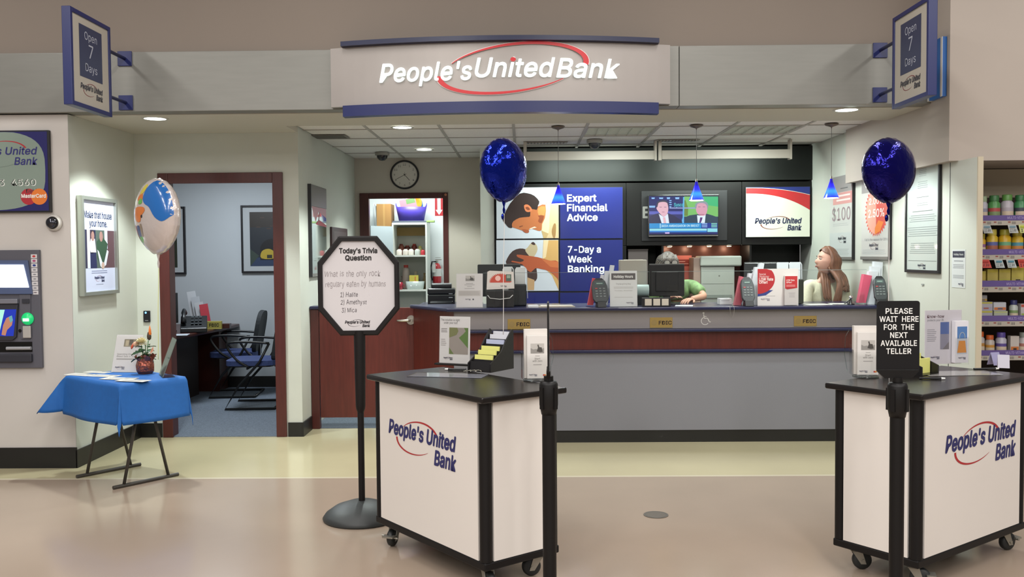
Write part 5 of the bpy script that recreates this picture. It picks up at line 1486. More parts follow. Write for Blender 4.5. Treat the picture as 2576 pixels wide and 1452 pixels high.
def pen(lb, px, py, L, rz, clip=True, z=KTZ, chain=True):
    p = at(px, py, Z=z); t = thing('pen', lb, 'pen', (p.x, p.y, z + .006), rz, 'pens on the kiosks')
    b = MB(); b.use(mat('pen_black', '18181A', .3)).cyl((-L / 2, 0, 0), (L / 2, 0, 0), .0055, n=12); b.build('barrel', t)
    b = MB(); b.use(mat('pen_white', 'D9D7D3', .3)).cyl((L / 2 * (1 if clip else -1), 0, 0), ((L / 2 + .018) * (1 if clip else -1), 0, 0), .006, .004, n=12); b.build('tip', t)
pen('black pen with a white end behind the form on the kiosk by the trivia sign', 1150, 932, .10, R(-8), False)
pen('black pen with a white end on the kiosk by the vitamins', 2477, 931, .12, R(6), True)
pen('black pen lying between the sign post and the form', 2340, 955, .10, R(-10), True)
p = onk(1190, 937); t = thing('bead_chain', 'small coil of silver bead chain beside the letter tray', 'chain', (p.x, p.y, KTZ + .004))
b = MB(); b.use(CHROME); pts = [(.05 * (i / 24 - .5) * 2 + .01 * math.sin(i), .016 * math.sin(i * 1.1), .002 + .004 * abs(math.sin(i * .6))) for i in range(25)]; b.tube(pts, .0022, n=6); b.build('chain', t)
# brochure holders
def brochure(lb, px, py, rz, w=.115, h=.255):
    p = onk(px, py); t = thing('brochure_holder', lb, 'brochure holder', (p.x, p.y, KTZ), rz, 'clear brochure holders on the kiosks')
    b = MB(); b.use(GLASS); b.box(-w / 2 - .012, w / 2 + .012, -.048, -.046, .012, .13); b.box(-w / 2 - .012, w / 2 + .012, .028, .030, .012, .16); b.box(-w / 2 - .014, -w / 2 - .012, -.048, .030, .012, .14); b.box(w / 2 + .012, w / 2 + .014, -.048, .030, .012, .14); b.build('pocket', t)
    b = MB(); b.use(glass_mat('acrylic_base', (.6, .62, .62, 1), .05)).lathe([(0, 0), (.062, 0), (.064, .006), (.05, .012), (0, .012)], n=28, c=(0, -.01, 0)); b.build('base_disc', t)
    b = MB(); b.use(ACRY); b.tube([(w / 2 + .012 if px < 1800 else -w / 2 - .02, .03, .02), ((w / 2 + .035) * (1 if px < 1800 else -1), .03, .11), ((w / 2 + .030) * (1 if px < 1800 else -1), .03, .20), ((w / 2 + .012) * (1 if px < 1800 else -1), .03, .235)], .002, n=6); b.build('curved_arm', t)
    b = MB(); b.use(C('D6D0CA')).box(-w / 2, w / 2, -.008, .024, .014, h); b.build('brochure_stack', t)
    b = MB(); b.use(C('DAD5D0')).box(-w / 2 + .012, w / 2 - .002, -.030, -.012, .014, h - .03); b.build('front_brochure', t)
    b = MB(); y = -.0306; c0 = .005
    horse(b, c0, h * .54, w * .58, h * .19, y)
    b.use(C('6A6664')).rect(c0 - w * .10, c0 + w * .10, h * .487, h * .493, y); b.text('Start', c0, h * .42, .009, y, align='CENTER', width=w * .24); b.text('with zero', c0, h * .375, .009, y, align='CENTER', width=w * .42)
    lines(b, c0 - w * .2, c0 + w * .2, h * .30, h * .34, 1, C('A9A4A2'), y, .1, 'C')
    logo2(b, c0 - w * .36, c0 - w * .02, h * .12, C('6A6A7A'), C('9A7070'), y)
    b.use(C('B8383C')).disc(c0 + w * .27, h * .115, .0045, y); b.use(C('D98A3A')).disc(c0 + w * .33, h * .115, .0045, y - .0004)
    b.build('print', t)
brochure('clear holder of horse picture brochures on the corner of the kiosk by the trivia sign', 1348, 957, R(6))
brochure('clear holder of horse picture brochures on the kiosk by the vitamins', 2176, 948, R(-4))
# second kiosk: Know-how display
p = onk(2372, 917)
t = thing('know_how_display', 'white know-how sign with a padlock picture brochure pocket', 'display sign', (p.x, p.y, KTZ), R(12))
w, h = .225, .30
b = MB(); b.use(C('D2CCD2')).box(-w / 2, w / 2, 0, .003, .003, h); b.build('sheet', t)
b = MB(); b.use(GLASS).box(-w / 2, w / 2, -.003, -.001, 0, h); b.build('acrylic_holder', t)
b = MB(); y = -.0006; b.use(C('5A3540')).text('Know-how', -w * .44, h * .86, .017, y, width=w * .46, bold=.01); b.use(C('7A7A80')).text('protects your ID.', -w * .44, h * .80, .012, y, width=w * .46)
b.use(C('5468A0')).rect(-w * .08, w * .16, h * .38, h * .78, y); b.use(C('8E8A9A')).poly([(-w * .08, h * .56), (w * .16, h * .56), (w * .16, h * .28), (-w * .08, h * .28)], y - .0003); b.use(C('7A7478')).poly([(w * .16, h * .42), (w * .16, h * .28), (-w * .02, h * .28)], y - .0006)
lines(b, -w * .44, -w * .14, h * .42, h * .66, 7, C('A09CA4'), y, .4); logo2(b, -w * .34, -w * .1, h * .13, C('4A4A60'), C('8A5A60'), y); b.build('print', t)
b = MB(); b.use(C('D8D5DA')).box(w * .22, w * .58, -.035, -.004, .01, h * .80); b.build('brochure_stack', t)
b = MB(); y = -.0356; xa_, xb_ = w * .27, w * .54
b.use(C('4E74A8')).rect(xa_, xb_, h * .20, h * .70, y); b.use(C('B8BEC8')).rect(xa_, xb_, h * .20, h * .48, y - .0003); b.use(C('D08A3A')).poly([(xa_, h * .22), (xa_ + .01, h * .44), (xb_ - .012, h * .44), (xb_ - .004, h * .22)], y - .0006)
b.use(C('8F9AA8'))
stroke(b, [((xa_ + xb_) / 2 + .017 * math.cos(R(a)), h * .50 + .028 * math.sin(R(a))) for a in range(-10, 200, 20)], .005, y - .0009)
logo2(b, xa_ + .008, xb_ - .008, h * .12, C('4A4A60'), C('8A5A60'), y); b.build('brochure_print', t)
b = MB(); b.use(GLASS).box(w * .21, w * .59, -.038, -.0365, .0, h * .5); b.build('pocket', t)
# second letter tray, mostly behind the sign
p = onk(2305, 942)
t = thing('letter_tray', 'black stepped letter tray half hidden by the please wait sign', 'letter tray', (p.x, p.y + .05, KTZ), R(35))
b = MB(); b.use(TRB)
for s_2 in (.068, -.076): b.prismx([(-.10, 0), (.12, 0), (.12, .11), (.06, .10), (.0, .085), (-.10, .045)], s_2, s_2 + .008)
b.box(-.068, .068, -.10, .12, 0, .004); b.build('side_plate', t)
for i, (y_, z_) in enumerate(((-.06, .06), (-.01, .08), (.05, .11))):
    b = MB(); b.use(C('D3D178')).box(-.066, .062, y_, y_ + .01, .005, z_ + .02); b.build('slip_stack', t)
# folded tent cards at the far end of kiosk two
for i, (px, a_, lb, ink) in enumerate(((2502, .3, 'grey lilac folded tent card at the far end of the kiosk by the vitamins', '8D89A8'), (2524, -.4, 'pale folded tent card next to the lilac one', 'A9A5B0'))):
    p = onk(px, 918 + 7 * i); t = thing('tent_card', lb, 'card', (p.x, p.y, KTZ), a_, 'folded cards on the kiosk by the vitamins')
    b = MB(); b.use(C(ink)).prismx([(-.025, 0), (-.023, 0), (.0, .064), (.023, 0), (.025, 0), (.001, .069), (-.001, .069)], -.028, .028); b.build('card', t)
# floor drain
t = thing('floor_drain', 'small round metal cover set in the tan floor', 'drain cover', (.758, 5.286, .0002))
b = MB(); b.use(mat('drain_metal', '6F675E', .35, metal=.5)).cyl((0, 0, 0), (0, 0, .003), .072, n=32); b.build('plate', t)
b = MB(); b.use(mat('drain_dark', '4A443E', .5)).lathe([(.058, .0032), (.062, .0036), (.066, .0032)], n=32); b.build('ring', t)
# ================================================================== THINGS ON THE COUNTER
TZ = TCZ + .0004
def pxp(mb, pts, Y, dep, org):
    q = []
    for (px, py) in pts:
        v = at(px, py, Y); q.append((v.x - org[0], max(v.z - org[2], 0)))
    mb.prism(q, Y - org[1], Y - org[1] + dep); return mb
def cbase(px, Y): return Vector((at(px, 770, Y).x, Y, TZ))
def wpx(px0, px1, Y): return abs(at(px1, 700, Y).x - at(px0, 700, Y).x)
def hpx(py, Y, px=1600): return at(px, py, Y).z - TZ
# white letter sign
Yc = 7.40
o = cbase(1181, Yc)
def dr(b, w, h, y):
    horse(b, w * .02, h * .78, w * .34, h * .16, y)
    for k, (zz, ww) in enumerate(((.70, .3), (.66, .4), (.61, .2), (.55, .4))): lines(b, -w * ww / 2, w * ww / 2, h * zz, h * (zz + .02), 1, C('8F8B88'), y, .1, 'C', .6)
    b.use(C('C4BEB9')).rect(-w * .42, w * .42, h * .34, h * .50, y); lines(b, -w * .4, w * .4, h * .36, h * .48, 3, C('A9A4A0'), y - .0003, .1)
    logo2(b, -w * .16, w * .04, h * .24, C('6A6A78'), C('9A7070'), y); b.use(C('4A4A50')).disc(w * .14, h * .24, w * .03, y)
easel('counter_sign', 'white sign with a horse picture at the gate end of the counter', 'display sign', o, wpx(1148, 1215, Yc), hpx(685, Yc), R(-3), R(6), dr)
# black box with the red burst card
Yc = 7.40; o = cbase(1258, Yc)
t = thing('card_box', 'black box holding a white card with a red ragged burst', 'card box', o, 0)
b = MB(); b.use(TRB).box(-wpx(1225, 1294, Yc) / 2, wpx(1225, 1294, Yc) / 2, 0, .10, 0, hpx(729, Yc)); b.build('box', t, bevel=.004)
b = MB(); b.use(C('D2CCC6')); pxp(b, [(1224, 729), (1226, 684), (1232, 681), (1292, 684), (1294, 726)], Yc - .006, .004, o); b.build('card', t)
b = MB(); cc = at(1262, 711, Yc); bur = []
for i in range(40):
    an = PI * i / 39; rr = 1 if i % 2 else .84; bur.append((cc.x - o.x + .095 * rr * math.cos(an) - .01, cc.z - o.z + .078 * rr * math.sin(an)))
b.use(C('BF4A3A')).poly(bur, -.0066); b.use(C('4F6258')).rect(cc.x - o.x + .035, cc.x - o.x + .078, cc.z - o.z + .01, cc.z - o.z + .066, -.0069); b.use(C('8FA090')).rect(cc.x - o.x + .042, cc.x - o.x + .070, cc.z - o.z + .035, cc.z - o.z + .06, -.0072)
b.use(C('E6B9B0')).disc(cc.x - o.x - .03, cc.z - o.z + .035, .022, -.0072); logo2(b, cc.x - o.x - .01, cc.x - o.x + .04, cc.z - o.z - .03, C('55555F'), C('8A6060'), -.0066)
b.build('card_print', t)
b = MB(); b.use(glass_mat('acrylic_cyl')).box(-.118, .118, -.04, -.037, 0, .17); b.build('acrylic_front', t)
b = MB(); b.use(C('C9C6C2')).tube([(-.10, -.012, .10), (-.08, -.014, .075), (0, -.016, .066), (.08, -.014, .075), (.105, -.012, .10)], .0035, n=6); b.build('cord_loop', t)
# printer with paper arches
Yc = 7.555; o = cbase(1302, Yc)
t = thing('receipt_printer', 'black receipt printer with tall white paper arches', 'printer', o, 0)
b = MB(); b.use(mat('printer_dark', '1C2022', .35)).box(-.075, .075, 0, .16, 0, hpx(713, Yc)); b.build('body', t, bevel=.012)
for k, (a, c_, tp) in enumerate(((1264, 1292, 669), (1295, 1326, 671))):
    b = MB(); b.use(C('CDD0CE')); xa_, xb_ = at(a, 700, Yc).x - o.x, at(c_, 700, Yc).x - o.x; zt_ = hpx(tp, Yc)
    pts = [(xa_, .12), (xa_, zt_ - .02), (xa_ + .012, zt_), (xb_ - .012, zt_), (xb_, zt_ - .02), (xb_ + .006, .06 if k else .16), (xb_ + .001, .06 if k else .16), (xb_ - .006, zt_ - .024), (xb_ - .016, zt_ - .006), (xb_ - .016, .13)]
    b.prism(pts, .02 + .05 * k, .022 + .05 * k + .05); b.build('paper_strip', t)
# monitor behind
def monitor(lb, px0, px1, pyt, Y, dark='2A2C2C', back=True, cw=.0):
    o = cbase((px0 + px1) / 2, Y); w = wpx(px0, px1, Y); zt_ = at((px0 + px1) / 2, pyt, Y).z - TZ
    t = thing('monitor', lb, 'monitor', o, cw, 'computer monitors on the counter')
    b = MB(); b.use(mat('monitor_' + dark, dark, .3)).box(-w / 2, w / 2, 0, .022, .07, zt_); b.box(-w * .32, w * .32, -.02, -.0002, .11, zt_ - .06); b.build('housing', t, bevel=.006)
    b = MB(); b.use(mat('monitor_edge', '8A8D88', .3, metal=.5)).box(-w / 2 + .003, w / 2 - .003, .0, .02, zt_ + .0002, zt_ + .004); b.build('top_edge', t)
    b = MB(); b.use(mat('monitor_dark', '141516', .3)).box(-.03, .03, .0, .02, .012, .0698); b.box(-.10, .10, -.07, .09, 0, .012); b.build('stand', t)
    b = MB(); b.use(mat('monitor_screen', 'AFC4D6', .3, emit=.4)).box(-w / 2 + .015, w / 2 - .015, .0222, .0232, .085, zt_ - .015); b.build('screen', t)
    return t
monitor('black monitor behind the red burst card', 1202, 1310, 666, 7.79)
monitor('large black monitor hiding the teller in green', 1633, 1722, 665, 7.62, '161616')
monitor('grey black monitor behind the low rate offer sign', 1872, 1958, 661, 7.74)
b = None
# clipboard and papers
o = cbase(1402, 7.36)
t = thing('clipboard', 'tan clipboard with papers lying near the glass screen gap', 'clipboard', o, R(3))
b = MB(); b.use(C('A39A8A')).box(-.145, .145, 0, .165, 0, .004); b.build('board', t)
b = MB(); b.use(C('C9C3B6')).box(-.13, .13, .005, .15, .0042, .012); b.build('paper', t)
b = MB(); b.use(CHROME).box(-.03, .03, .135, .16, .0122, .022); b.build('clip', t)
o = cbase(1358, 7.38); t = thing('note_pad', 'small white note pad beside the clipboard', 'note pad', (o.x - .03, o.y, o.z), R(8))
b = MB(); b.use(C('D9DAD8')).box(-.055, .02, 0, .09, 0, .016); b.build('pad', t)
o = cbase(1720, 7.36); t = thing('paper_sheet', 'white paper sheet beside the candy tray', 'paper', o, R(-12)); b = MB(); b.use(C('D5DADC')).box(-.07, .07, 0, .16, 0, .002); b.build('sheet', t)
# PIN pads
def pinpad(lb, px, Y, rz, s_=1.0):
    o = cbase(px, Y); t = thing('card_terminal', lb, 'card terminal', o, rz, 'card terminals on the counter')
    G = mat('terminal_grey', '33383A', .45); D = mat('terminal_dark', '17191B', .4)
    b = MB(); b.use(D).prismx([(-.03, 0), (.06, 0), (.035, .05), (-.01, .05)], -.035, .035); b.build('stand', t, bevel=.004)
    M = Matrix.Translation((0, .01, .035)) @ Matrix.Rotation(-R(22), 4, 'X')
    b = MB(M); b.use(G); w = .055 * s_
    b.prism([(-w * .72, 0), (w * .72, 0), (w, .03), (w, .14), (w * .8, .185), (-w * .8, .185), (-w, .14), (-w, .03)], -.018, .012); b.build('body', t, bevel=.006)
    b = MB(M); b.use(D).prism([(-w * .7, .185), (w * .7, .185), (w * .4, .205), (-w * .4, .205)], -.016, .01); b.build('shroud', t)
    b = MB(M); b.use(mat('lcd_grey', '4C5A58', .2)).rect(-w * .6, w * .6, .145, .172, -.0185); b.use(C('8FA79C')).rect(-w * .4, w * .4, .156, .162, -.0188); b.build('screen', t)
    b = MB(M)
    for r_ in range(4):
        for c_ in range(3):
            b.use(C('A04040') if (r_ == 3 and c_ == 0) else C('6A7270')); x = (c_ - 1) * w * .5; z = .045 + r_ * .022
            b.box(x - .009, x + .009, -.0205, -.0182, z, z + .009)
    o2 = b.build('keypad', t); o2['kind'] = 'stuff'
pinpad('grey card terminal between the red leaflets and holiday hours sign', 1513, 7.31, R(12), 1.15)
pinpad('grey card terminal between the pink leaflets and low rate sign', 1884, 7.31, R(2), .95)
pinpad('grey card terminal at the far end by the side wall', 2217, 7.31, R(-6), .9)
# leaflet racks seen from the side
def rack(lb, pts_list, pink, Y, px, cl):
    o = cbase(px, Y); t = thing('leaflet_rack', lb, 'leaflet rack', o, 0, 'leaflet racks on the counter')
    for i, pts in enumerate(pts_list):
        b = MB(); b.use(C('C9CED2')); pxp(b, pts, Y + .012 * i + .02, .05, o); b.build('white_leaflet', t)
    b = MB(); b.use(C(cl)); pxp(b, pink, Y - .01, .06, o); b.build('pink_leaflet', t)
    b = MB(); b.use(GLASS); x0 = min(at(p_[0], 740, Y).x for p_ in pink) - o.x - .012; b.box(x0, x0 + .05, -.02, -.017, 0, .10); b.box(x0, x0 + .12, -.02, .09, 0, .003); b.build('acrylic_holder', t)
rack('leaflet rack with a red card between the clipboard and first terminal', [[(1506, 768), (1517, 768), (1534, 682), (1523, 682)], [(1518, 768), (1529, 768), (1546, 668), (1536, 667)], [(1500, 768), (1508, 768), (1520, 692), (1512, 691)]], [(1478, 768), (1492, 768), (1505, 702), (1491, 700)], 7.42, 1505, 'C2414A')
rack('leaflet rack with a pink card beside the second terminal', [[(1878, 768), (1898, 768), (1915, 672), (1900, 672)], [(1890, 768), (1905, 768), (1923, 663), (1911, 662)], [(1870, 768), (1885, 768), (1898, 688), (1884, 688)]], [(1848, 768), (1864, 768), (1880, 700), (1863, 695)], 7.42, 1885, 'C4606E')
rack('leaflet rack with a pink card at the wall end of the counter', [[(2180, 766), (2200, 766), (2210, 682), (2186, 683)], [(2188, 766), (2208, 766), (2216, 672), (2192, 670)], [(2194, 766), (2214, 766), (2221, 660), (2200, 658)]], [(2160, 762), (2178, 762), (2194, 694), (2174, 690)], 7.42, 2190, 'C4506A')
# holiday hours sign
o = cbase(1569, 7.37)
def dr(b, w, h, y):
    b.use(C('56504F')).rect(-w * .44, w * .44, h * .75, h * .93, y); b.use(C('E2E2DE')).text('Holiday Hours', 0, h * .805, h * .07, y - .0004, bold=.03, align='CENTER', width=w * .70)
    b.use(C('8E8C88')).text('Thanksgiving Day', 0, h * .615, h * .04, y, align='CENTER', width=w * .55)
    lines(b, -w * .36, w * .36, h * .50, h * .56, 2, C('A9A7A3'), y, .1, 'C', .3); b.text('Thursday, November', 0, h * .43, h * .036, y, align='CENTER', width=w * .66); lines(b, -w * .34, w * .34, h * .25, h * .28, 1, C('B4B2AE'), y, .1, 'C')
    logo2(b, w * .1, w * .36, h * .10, C('6A6A78'), C('9A7070'), y)
easel('counter_sign', 'white holiday hours sign in the middle of the counter', 'display sign', o, wpx(1535, 1604, 7.37), hpx(681, 7.37), R(0), R(5), dr, 'D3D4D2')
# beige box monitor and white roll behind
o = cbase(1594, 7.74); t = thing('beige_machine', 'beige office machine behind the holiday hours sign', 'machine', o)
b = MB(); b.use(mat('machine_beige', 'A9A496', .5)).box(-wpx(1561, 1628, 7.74) / 2, wpx(1561, 1628, 7.74) / 2, 0, .14, 0, hpx(654, 7.74)); b.build('body', t, bevel=.006)
b = MB(); b.use(C('D8D6C9')).box(-.08, .08, .01, .03, hpx(654, 7.74) + .0002, hpx(654, 7.74) + .003); b.build('lid_edge', t)
o = cbase(1612, 7.58); t = thing('paper_roll', 'pale mint roll of paper beside the large monitor', 'paper roll', (o.x, o.y, o.z))
b = MB(); b.use(mat('roll_mint', 'A9BDB8', .4)).cyl((-.07, .05, .12), (.07, .05, .12), .048, n=28); b.build('roll', t)
b = MB(); b.use(mat('printer_dark', '1C2022', .35)).box(-.072, .072, .01, .09, 0, .071); b.build('cradle', t)
# candy tray
o = cbase(1652, 7.33); w = wpx(1617, 1688, 7.33); t = thing('sample_tray', 'low black tray with three pale squares under the large monitor', 'tray', o)
b = MB(); b.use(TRB).box(-w / 2, w / 2, 0, .07, 0, hpx(750, 7.33)); b.build('tray', t, bevel=.002)
for i in (-1, 0, 1):
    b = MB(); b.use(C('BDB4A4')).box(i * w * .3 - w * .12, i * w * .3 + w * .12, -.003, -.0005, .01, hpx(750, 7.33) - .008); b.build('label_card', t)
# white paper box
o = cbase(1826, 7.56); t = thing('tissue_box', 'small white box of slips on the teller side of the counter', 'box', o, R(4)); b = MB(); b.use(C('D9DBDA')).box(-.05, .05, 0, .08, 0, .05); b.build('box', t, bevel=.002)
b = MB(); b.use(C('9A9C9C')).box(-.04, .03, -.0008, -.0003, .03, .034); b.build('slot', t)
# low rate sign with pocket brochures
o = cbase(1957, 7.36); w = wpx(1906, 2009, 7.36); h = hpx(679, 7.36)
t = thing('rate_display', 'white display with a red half circle and brochure pocket', 'display sign', o)
b = MB(); b.use(C('CFC8C4')).box(-w / 2, w / 2, 0, .003, 0, h); b.build('sheet', t)
b = MB(); y = -.0006
arc = [(-w / 2 + .001 + w * .42 * max(0, math.cos(R(a))), h * .72 + h * .40 * math.sin(R(a))) for a in range(-90, 45, 9)]
arc = [(x, min(z, h - .001)) for x, z in arc] + [(-w * .28, h - .001), (-w / 2 + .001, h - .001)]
b.use(C('2F3A78')).poly([(-w / 2 + .001, h * .25), (-w * .3, h * .28), (-w * .12, h * .42), (-w / 2 + .001, h * .42)], y); b.use(C('A8262B')).poly(arc, y - .0004)
b.use(C('E8CFCB')).text('Special', -w * .46, h * .83, h * .05, y - .001, width=w * .16); b.text('Introductory', -w * .46, h * .77, h * .045, y - .001, width=w * .24); b.text('LOW Rate', -w * .46, h * .68, h * .075, y - .001, bold=.03, width=w * .34); b.text('Offer!', -w * .46, h * .60, h * .07, y - .001, bold=.03, width=w * .2)
lines(b, -w * .3, -w * .05, h * .25, h * .28, 1, C('A9A3A3'), y, .1); logo2(b, -w * .42, -w * .2, h * .17, C('8A8590'), C('A08080'), y); b.build('print', t)
b = MB(); b.use(C('D6CFCC')).box(w * .14, w * .46, -.025, -.0035, .004, h * .81); b.build('brochure_stack', t)
b = MB(); y = -.0255; b.use(C('B02A2E')).poly([(w * .15, h * .47), (w * .20, h * .44), (w * .34, h * .46), (w * .45, h * .48), (w * .45, h * .80), (w * .15, h * .80)], y)
b.use(C('E8CFCB')).text('LOW Rate', w * .18, h * .67, h * .04, y - .0004, bold=.02, width=w * .2); b.text('Offer!', w * .18, h * .61, h * .04, y - .0004, bold=.02, width=w * .13); lines(b, w * .18, w * .4, h * .51, h * .57, 2, C('D99A98'), y - .0004, .1)
lines(b, w * .24, w * .4, h * .22, h * .36, 4, C('B9B2B4'), y, .2, 'C'); b.build('brochure_print', t)
b = MB(); b.use(GLASS).box(w * .12, w * .48, -.029, -.0275, 0, h * .5); b.box(-w / 2, w / 2, 0, .08, -.0002, .0018); b.build('pocket', t)
# second receipt printer
Yc = 7.56; o = cbase(2010, Yc)
t = thing('receipt_printer', 'dark receipt printer with white paper beside the woman in cream', 'printer', o, 0)
b = MB(); b.use(mat('printer_olive', '2A2E22', .35)).box(-.10, .04, 0, .14, 0, hpx(706, Yc)); b.build('body', t, bevel=.008)
for k, (a, c_, tp) in enumerate(((1957, 1990, 663), (1993, 2025, 663))):
    b = MB(); b.use(C('CDD3D6')); xa_, xb_ = at(a, 700, Yc).x - o.x, at(c_, 700, Yc).x - o.x; zt_ = hpx(tp, Yc)
    pts = [(xa_, .14), (xa_, zt_ - .01), (xa_ + .01, zt_), (xb_ - .012, zt_), (xb_, zt_ - .02), (xb_ + .003, .05 if k else .16), (xb_ - .001, .05 if k else .16), (xb_ - .006, zt_ - .024), (xb_ - .014, zt_ - .006), (xb_ - .014, .14)]
    b.prism(pts, .03 + .05 * k, .045 + .05 * k); b.build('paper_strip', t)
# pen on bead chain over the edge
p = at(1836, 768, 7.28); t = thing('pen_chain', 'thin silver pen chain looping over the counter edge', 'chain', (p.x, 7.274, TZ - .004))
b = MB(); b.use(CHROME).tube([(.01, .04, .005), (0, .0, .006), (-.001, -.006, -.02), (.002, -.007, -.06), (.015, -.008, -.085), (.028, -.007, -.06), (.033, -.006, -.02), (.031, 0, .006), (.02, .04, .006)], .0014, n=6); b.build('chain', t)
p = at(2140, 750, 7.42); t = thing('pen_stand', 'counter pen stand with a silver ball beside the pink leaflets', 'pen stand', (p.x, 7.42, TZ))
b = MB(); b.use(TRB).lathe([(0, 0), (.03, 0), (.03, .006), (.012, .012), (.01, .04)], n=20); b.build('base', t); b = MB(); b.use(mat('chrome', 'D8D8D8', .06, metal=1)).ball((0, 0, .058), .016, 16, 10); b.build('ball', t)
b = MB(); b.use(TRB).cyl((-.05, 0, .008), (.0, 0, .045), .005, n=8); b.build('pen', t)
# black desk phone like box at the wall end
o = cbase(2262, 7.34); t = thing('wall_box', 'small black box on the side wall at the end of the counter', 'box', (XR - .035, 7.07, 1.078)); b = MB(); b.use(TRB).box(-.035, .0345, 0, .15, 0, .032); b.build('body', t, bevel=.006)
b = MB(); b.use(C('3A3A3E')).box(-.025, .025, .02, .12, .0322, .034); b.build('pad', t)
# papers in front of the woman
for (px, w_2, a_, lb) in ((2065, .20, .1, 'white form on the counter in front of the woman in cream'), (2115, .14, -.15, 'white form overlapping by the pen stand')):
    o = cbase(px, 7.40); t = thing('paper_sheet', lb, 'paper', (o.x, o.y + (.02 if px > 2100 else 0), o.z + (.0024 if px > 2100 else 0)), a_); b = MB(); b.use(C('D2D5CC')).box(-w_2 / 2, w_2 / 2, 0, .16, 0, .002); b.build('sheet', t)
# black printer on the side ledge
o = Vector((at(1110, 760, 8.42).x, 8.42, 1.0626))
t = thing('office_printer', 'black office printer on the ledge beside the closet door', 'printer', o, R(3))
pk = mat('printer_black', '121315', .25)
b = MB(); b.use(pk).box(-.125, .125, 0, .26, .0, .095); b.build('lower_body', t, bevel=.01)
b = MB(); b.use(pk).prismx([(-.03, .0), (-.03, .02), (0, .035), (0, .0)], -.10, .10); b.build('paper_tray', t)
b = MB(); b.use(pk).box(-.128, .128, .01, .26, .0955, .15); b.build('upper_body', t, bevel=.012)
b = MB(); b.use(pk).box(-.095, .095, .05, .25, .1505, .19); b.build('feeder', t, bevel=.01); b = MB(); b.use(C('6E7072')).box(-.09, .09, .06, .24, .1902, .193); b.build('feeder_lid', t)
for i in range(3):
    b = MB(); b.use(C('9A9CA0')).box(.07, .105, -.0008, -.0002, .03 + i * .035, .034 + i * .035); b.build('trim_line', t)

# ================================================================== BACK COUNTER THINGS
BZ = .9505; Yk = YB + .06
def bz(px, Y): return at(px, 700, Y).x
x0, x1 = bz(1764, Yk), bz(1848, Yk); t = thing('coin_machine', 'pale grey cash counting machine on the back counter', 'machine', ((x0 + x1) / 2, Yk, BZ))
w = x1 - x0; ht = at(1800, 644, Yk).z - BZ; GM = mat('machine_pale', '8F928A', .45)
b = MB(); b.use(GM).box(-w / 2, w / 2, 0, .28, 0, ht * .80); b.build('body', t, bevel=.008)
b = MB(); b.use(GM).box(-w / 2 - .01, w / 2 + .07, -.02, .28, ht * .80 + .001, ht); b.build('lid', t, bevel=.015)
b = MB(); b.use(mat('machine_copper_lit', '8A7468', .5)).box(-w / 2 - .075, -w / 2 - .001, .02, .28, 0, ht * .97); b.build('side_cheek', t, bevel=.006)
b = MB(); b.use(mat('machine_tray', '6E736C', .5)).box(-w * .42, w * .42, -.012, -.0005, ht * .2, ht * .26); b.box(-w * .45, w * .45, -.002, -.0005, ht * .47, ht * .475); b.build('slot', t)
b = MB(); b.use(C('55554F')).disc(w * .04, ht * .62, .008, -.0008); b.build('badge', t)
x0, x1, z0, z1 = rect(1700, 643, 1741, 700, YB + .38); t = thing('pink_card', 'salmon pink framed card on the copper backsplash', 'card', ((x0 + x1) / 2, YB + .4075, z0 - .06)); w, h = x1 - x0, z1 - z0 + .06
b = MB(); b.use(C('C46A5E')).box(-w / 2, w / 2, -.006, -.0005, 0, h); b.build('card', t); b = MB(); b.use(C('7A2A22')).rect(-w * .45, w * .4, h * .62, h * .86, -.0066); b.use(C('D9A79A')).rect(-w * .3, w * .1, h * .78, h * .80, -.007); b.rect(-w * .35, w * .3, h * .70, h * .72, -.007); b.build('print', t)
x0, x1, z0, z1 = rect(1581, 630, 1631, 662, Yk); t = thing('storage_box', 'grey brown storage box in the dark niche left of the coin machine', 'box', ((x0 + x1) / 2, Yk + .03, BZ)); b = MB(); b.use(mat('box_taupe', '5E5552', .6)).box(-(x1 - x0) / 2, (x1 - x0) / 2, 0, .2, 0, z1 - BZ); b.build('box', t, bevel=.003); b = MB(); b.use(C('6E6561')).box(-(x1 - x0) / 2 - .002, (x1 - x0) / 2 + .002, -.002, .202, z1 - BZ + .0005, z1 - BZ + .012); b.build('lid', t)
x0, x1, z0, z1 = rect(1869, 632, 1885, 648, YB + .4); t = thing('wall_note', 'small square paper note in the dark niche', 'note', ((x0 + x1) / 2, YB + .4198, z0)); b = MB(); b.use(C('A69C98')).box(-.03, .03, -.002, -.0005, 0, .06); b.build('note', t)
x0 = bz(1940, YB + .2); t = thing('blue_binder', 'dark blue binder lying in the niche under the logo panel', 'binder', (x0, YB + .15, BZ)); b = MB(); b.use(mat('binder_blue', '1B2350', .5)).box(-.14, .14, 0, .2, 0, .06); b.build('cover', t, bevel=.004); b = MB(); b.use(C('B9B9B4')).box(-.13, .13, -.001, -.0002, .01, .05); b.build('pages', t)

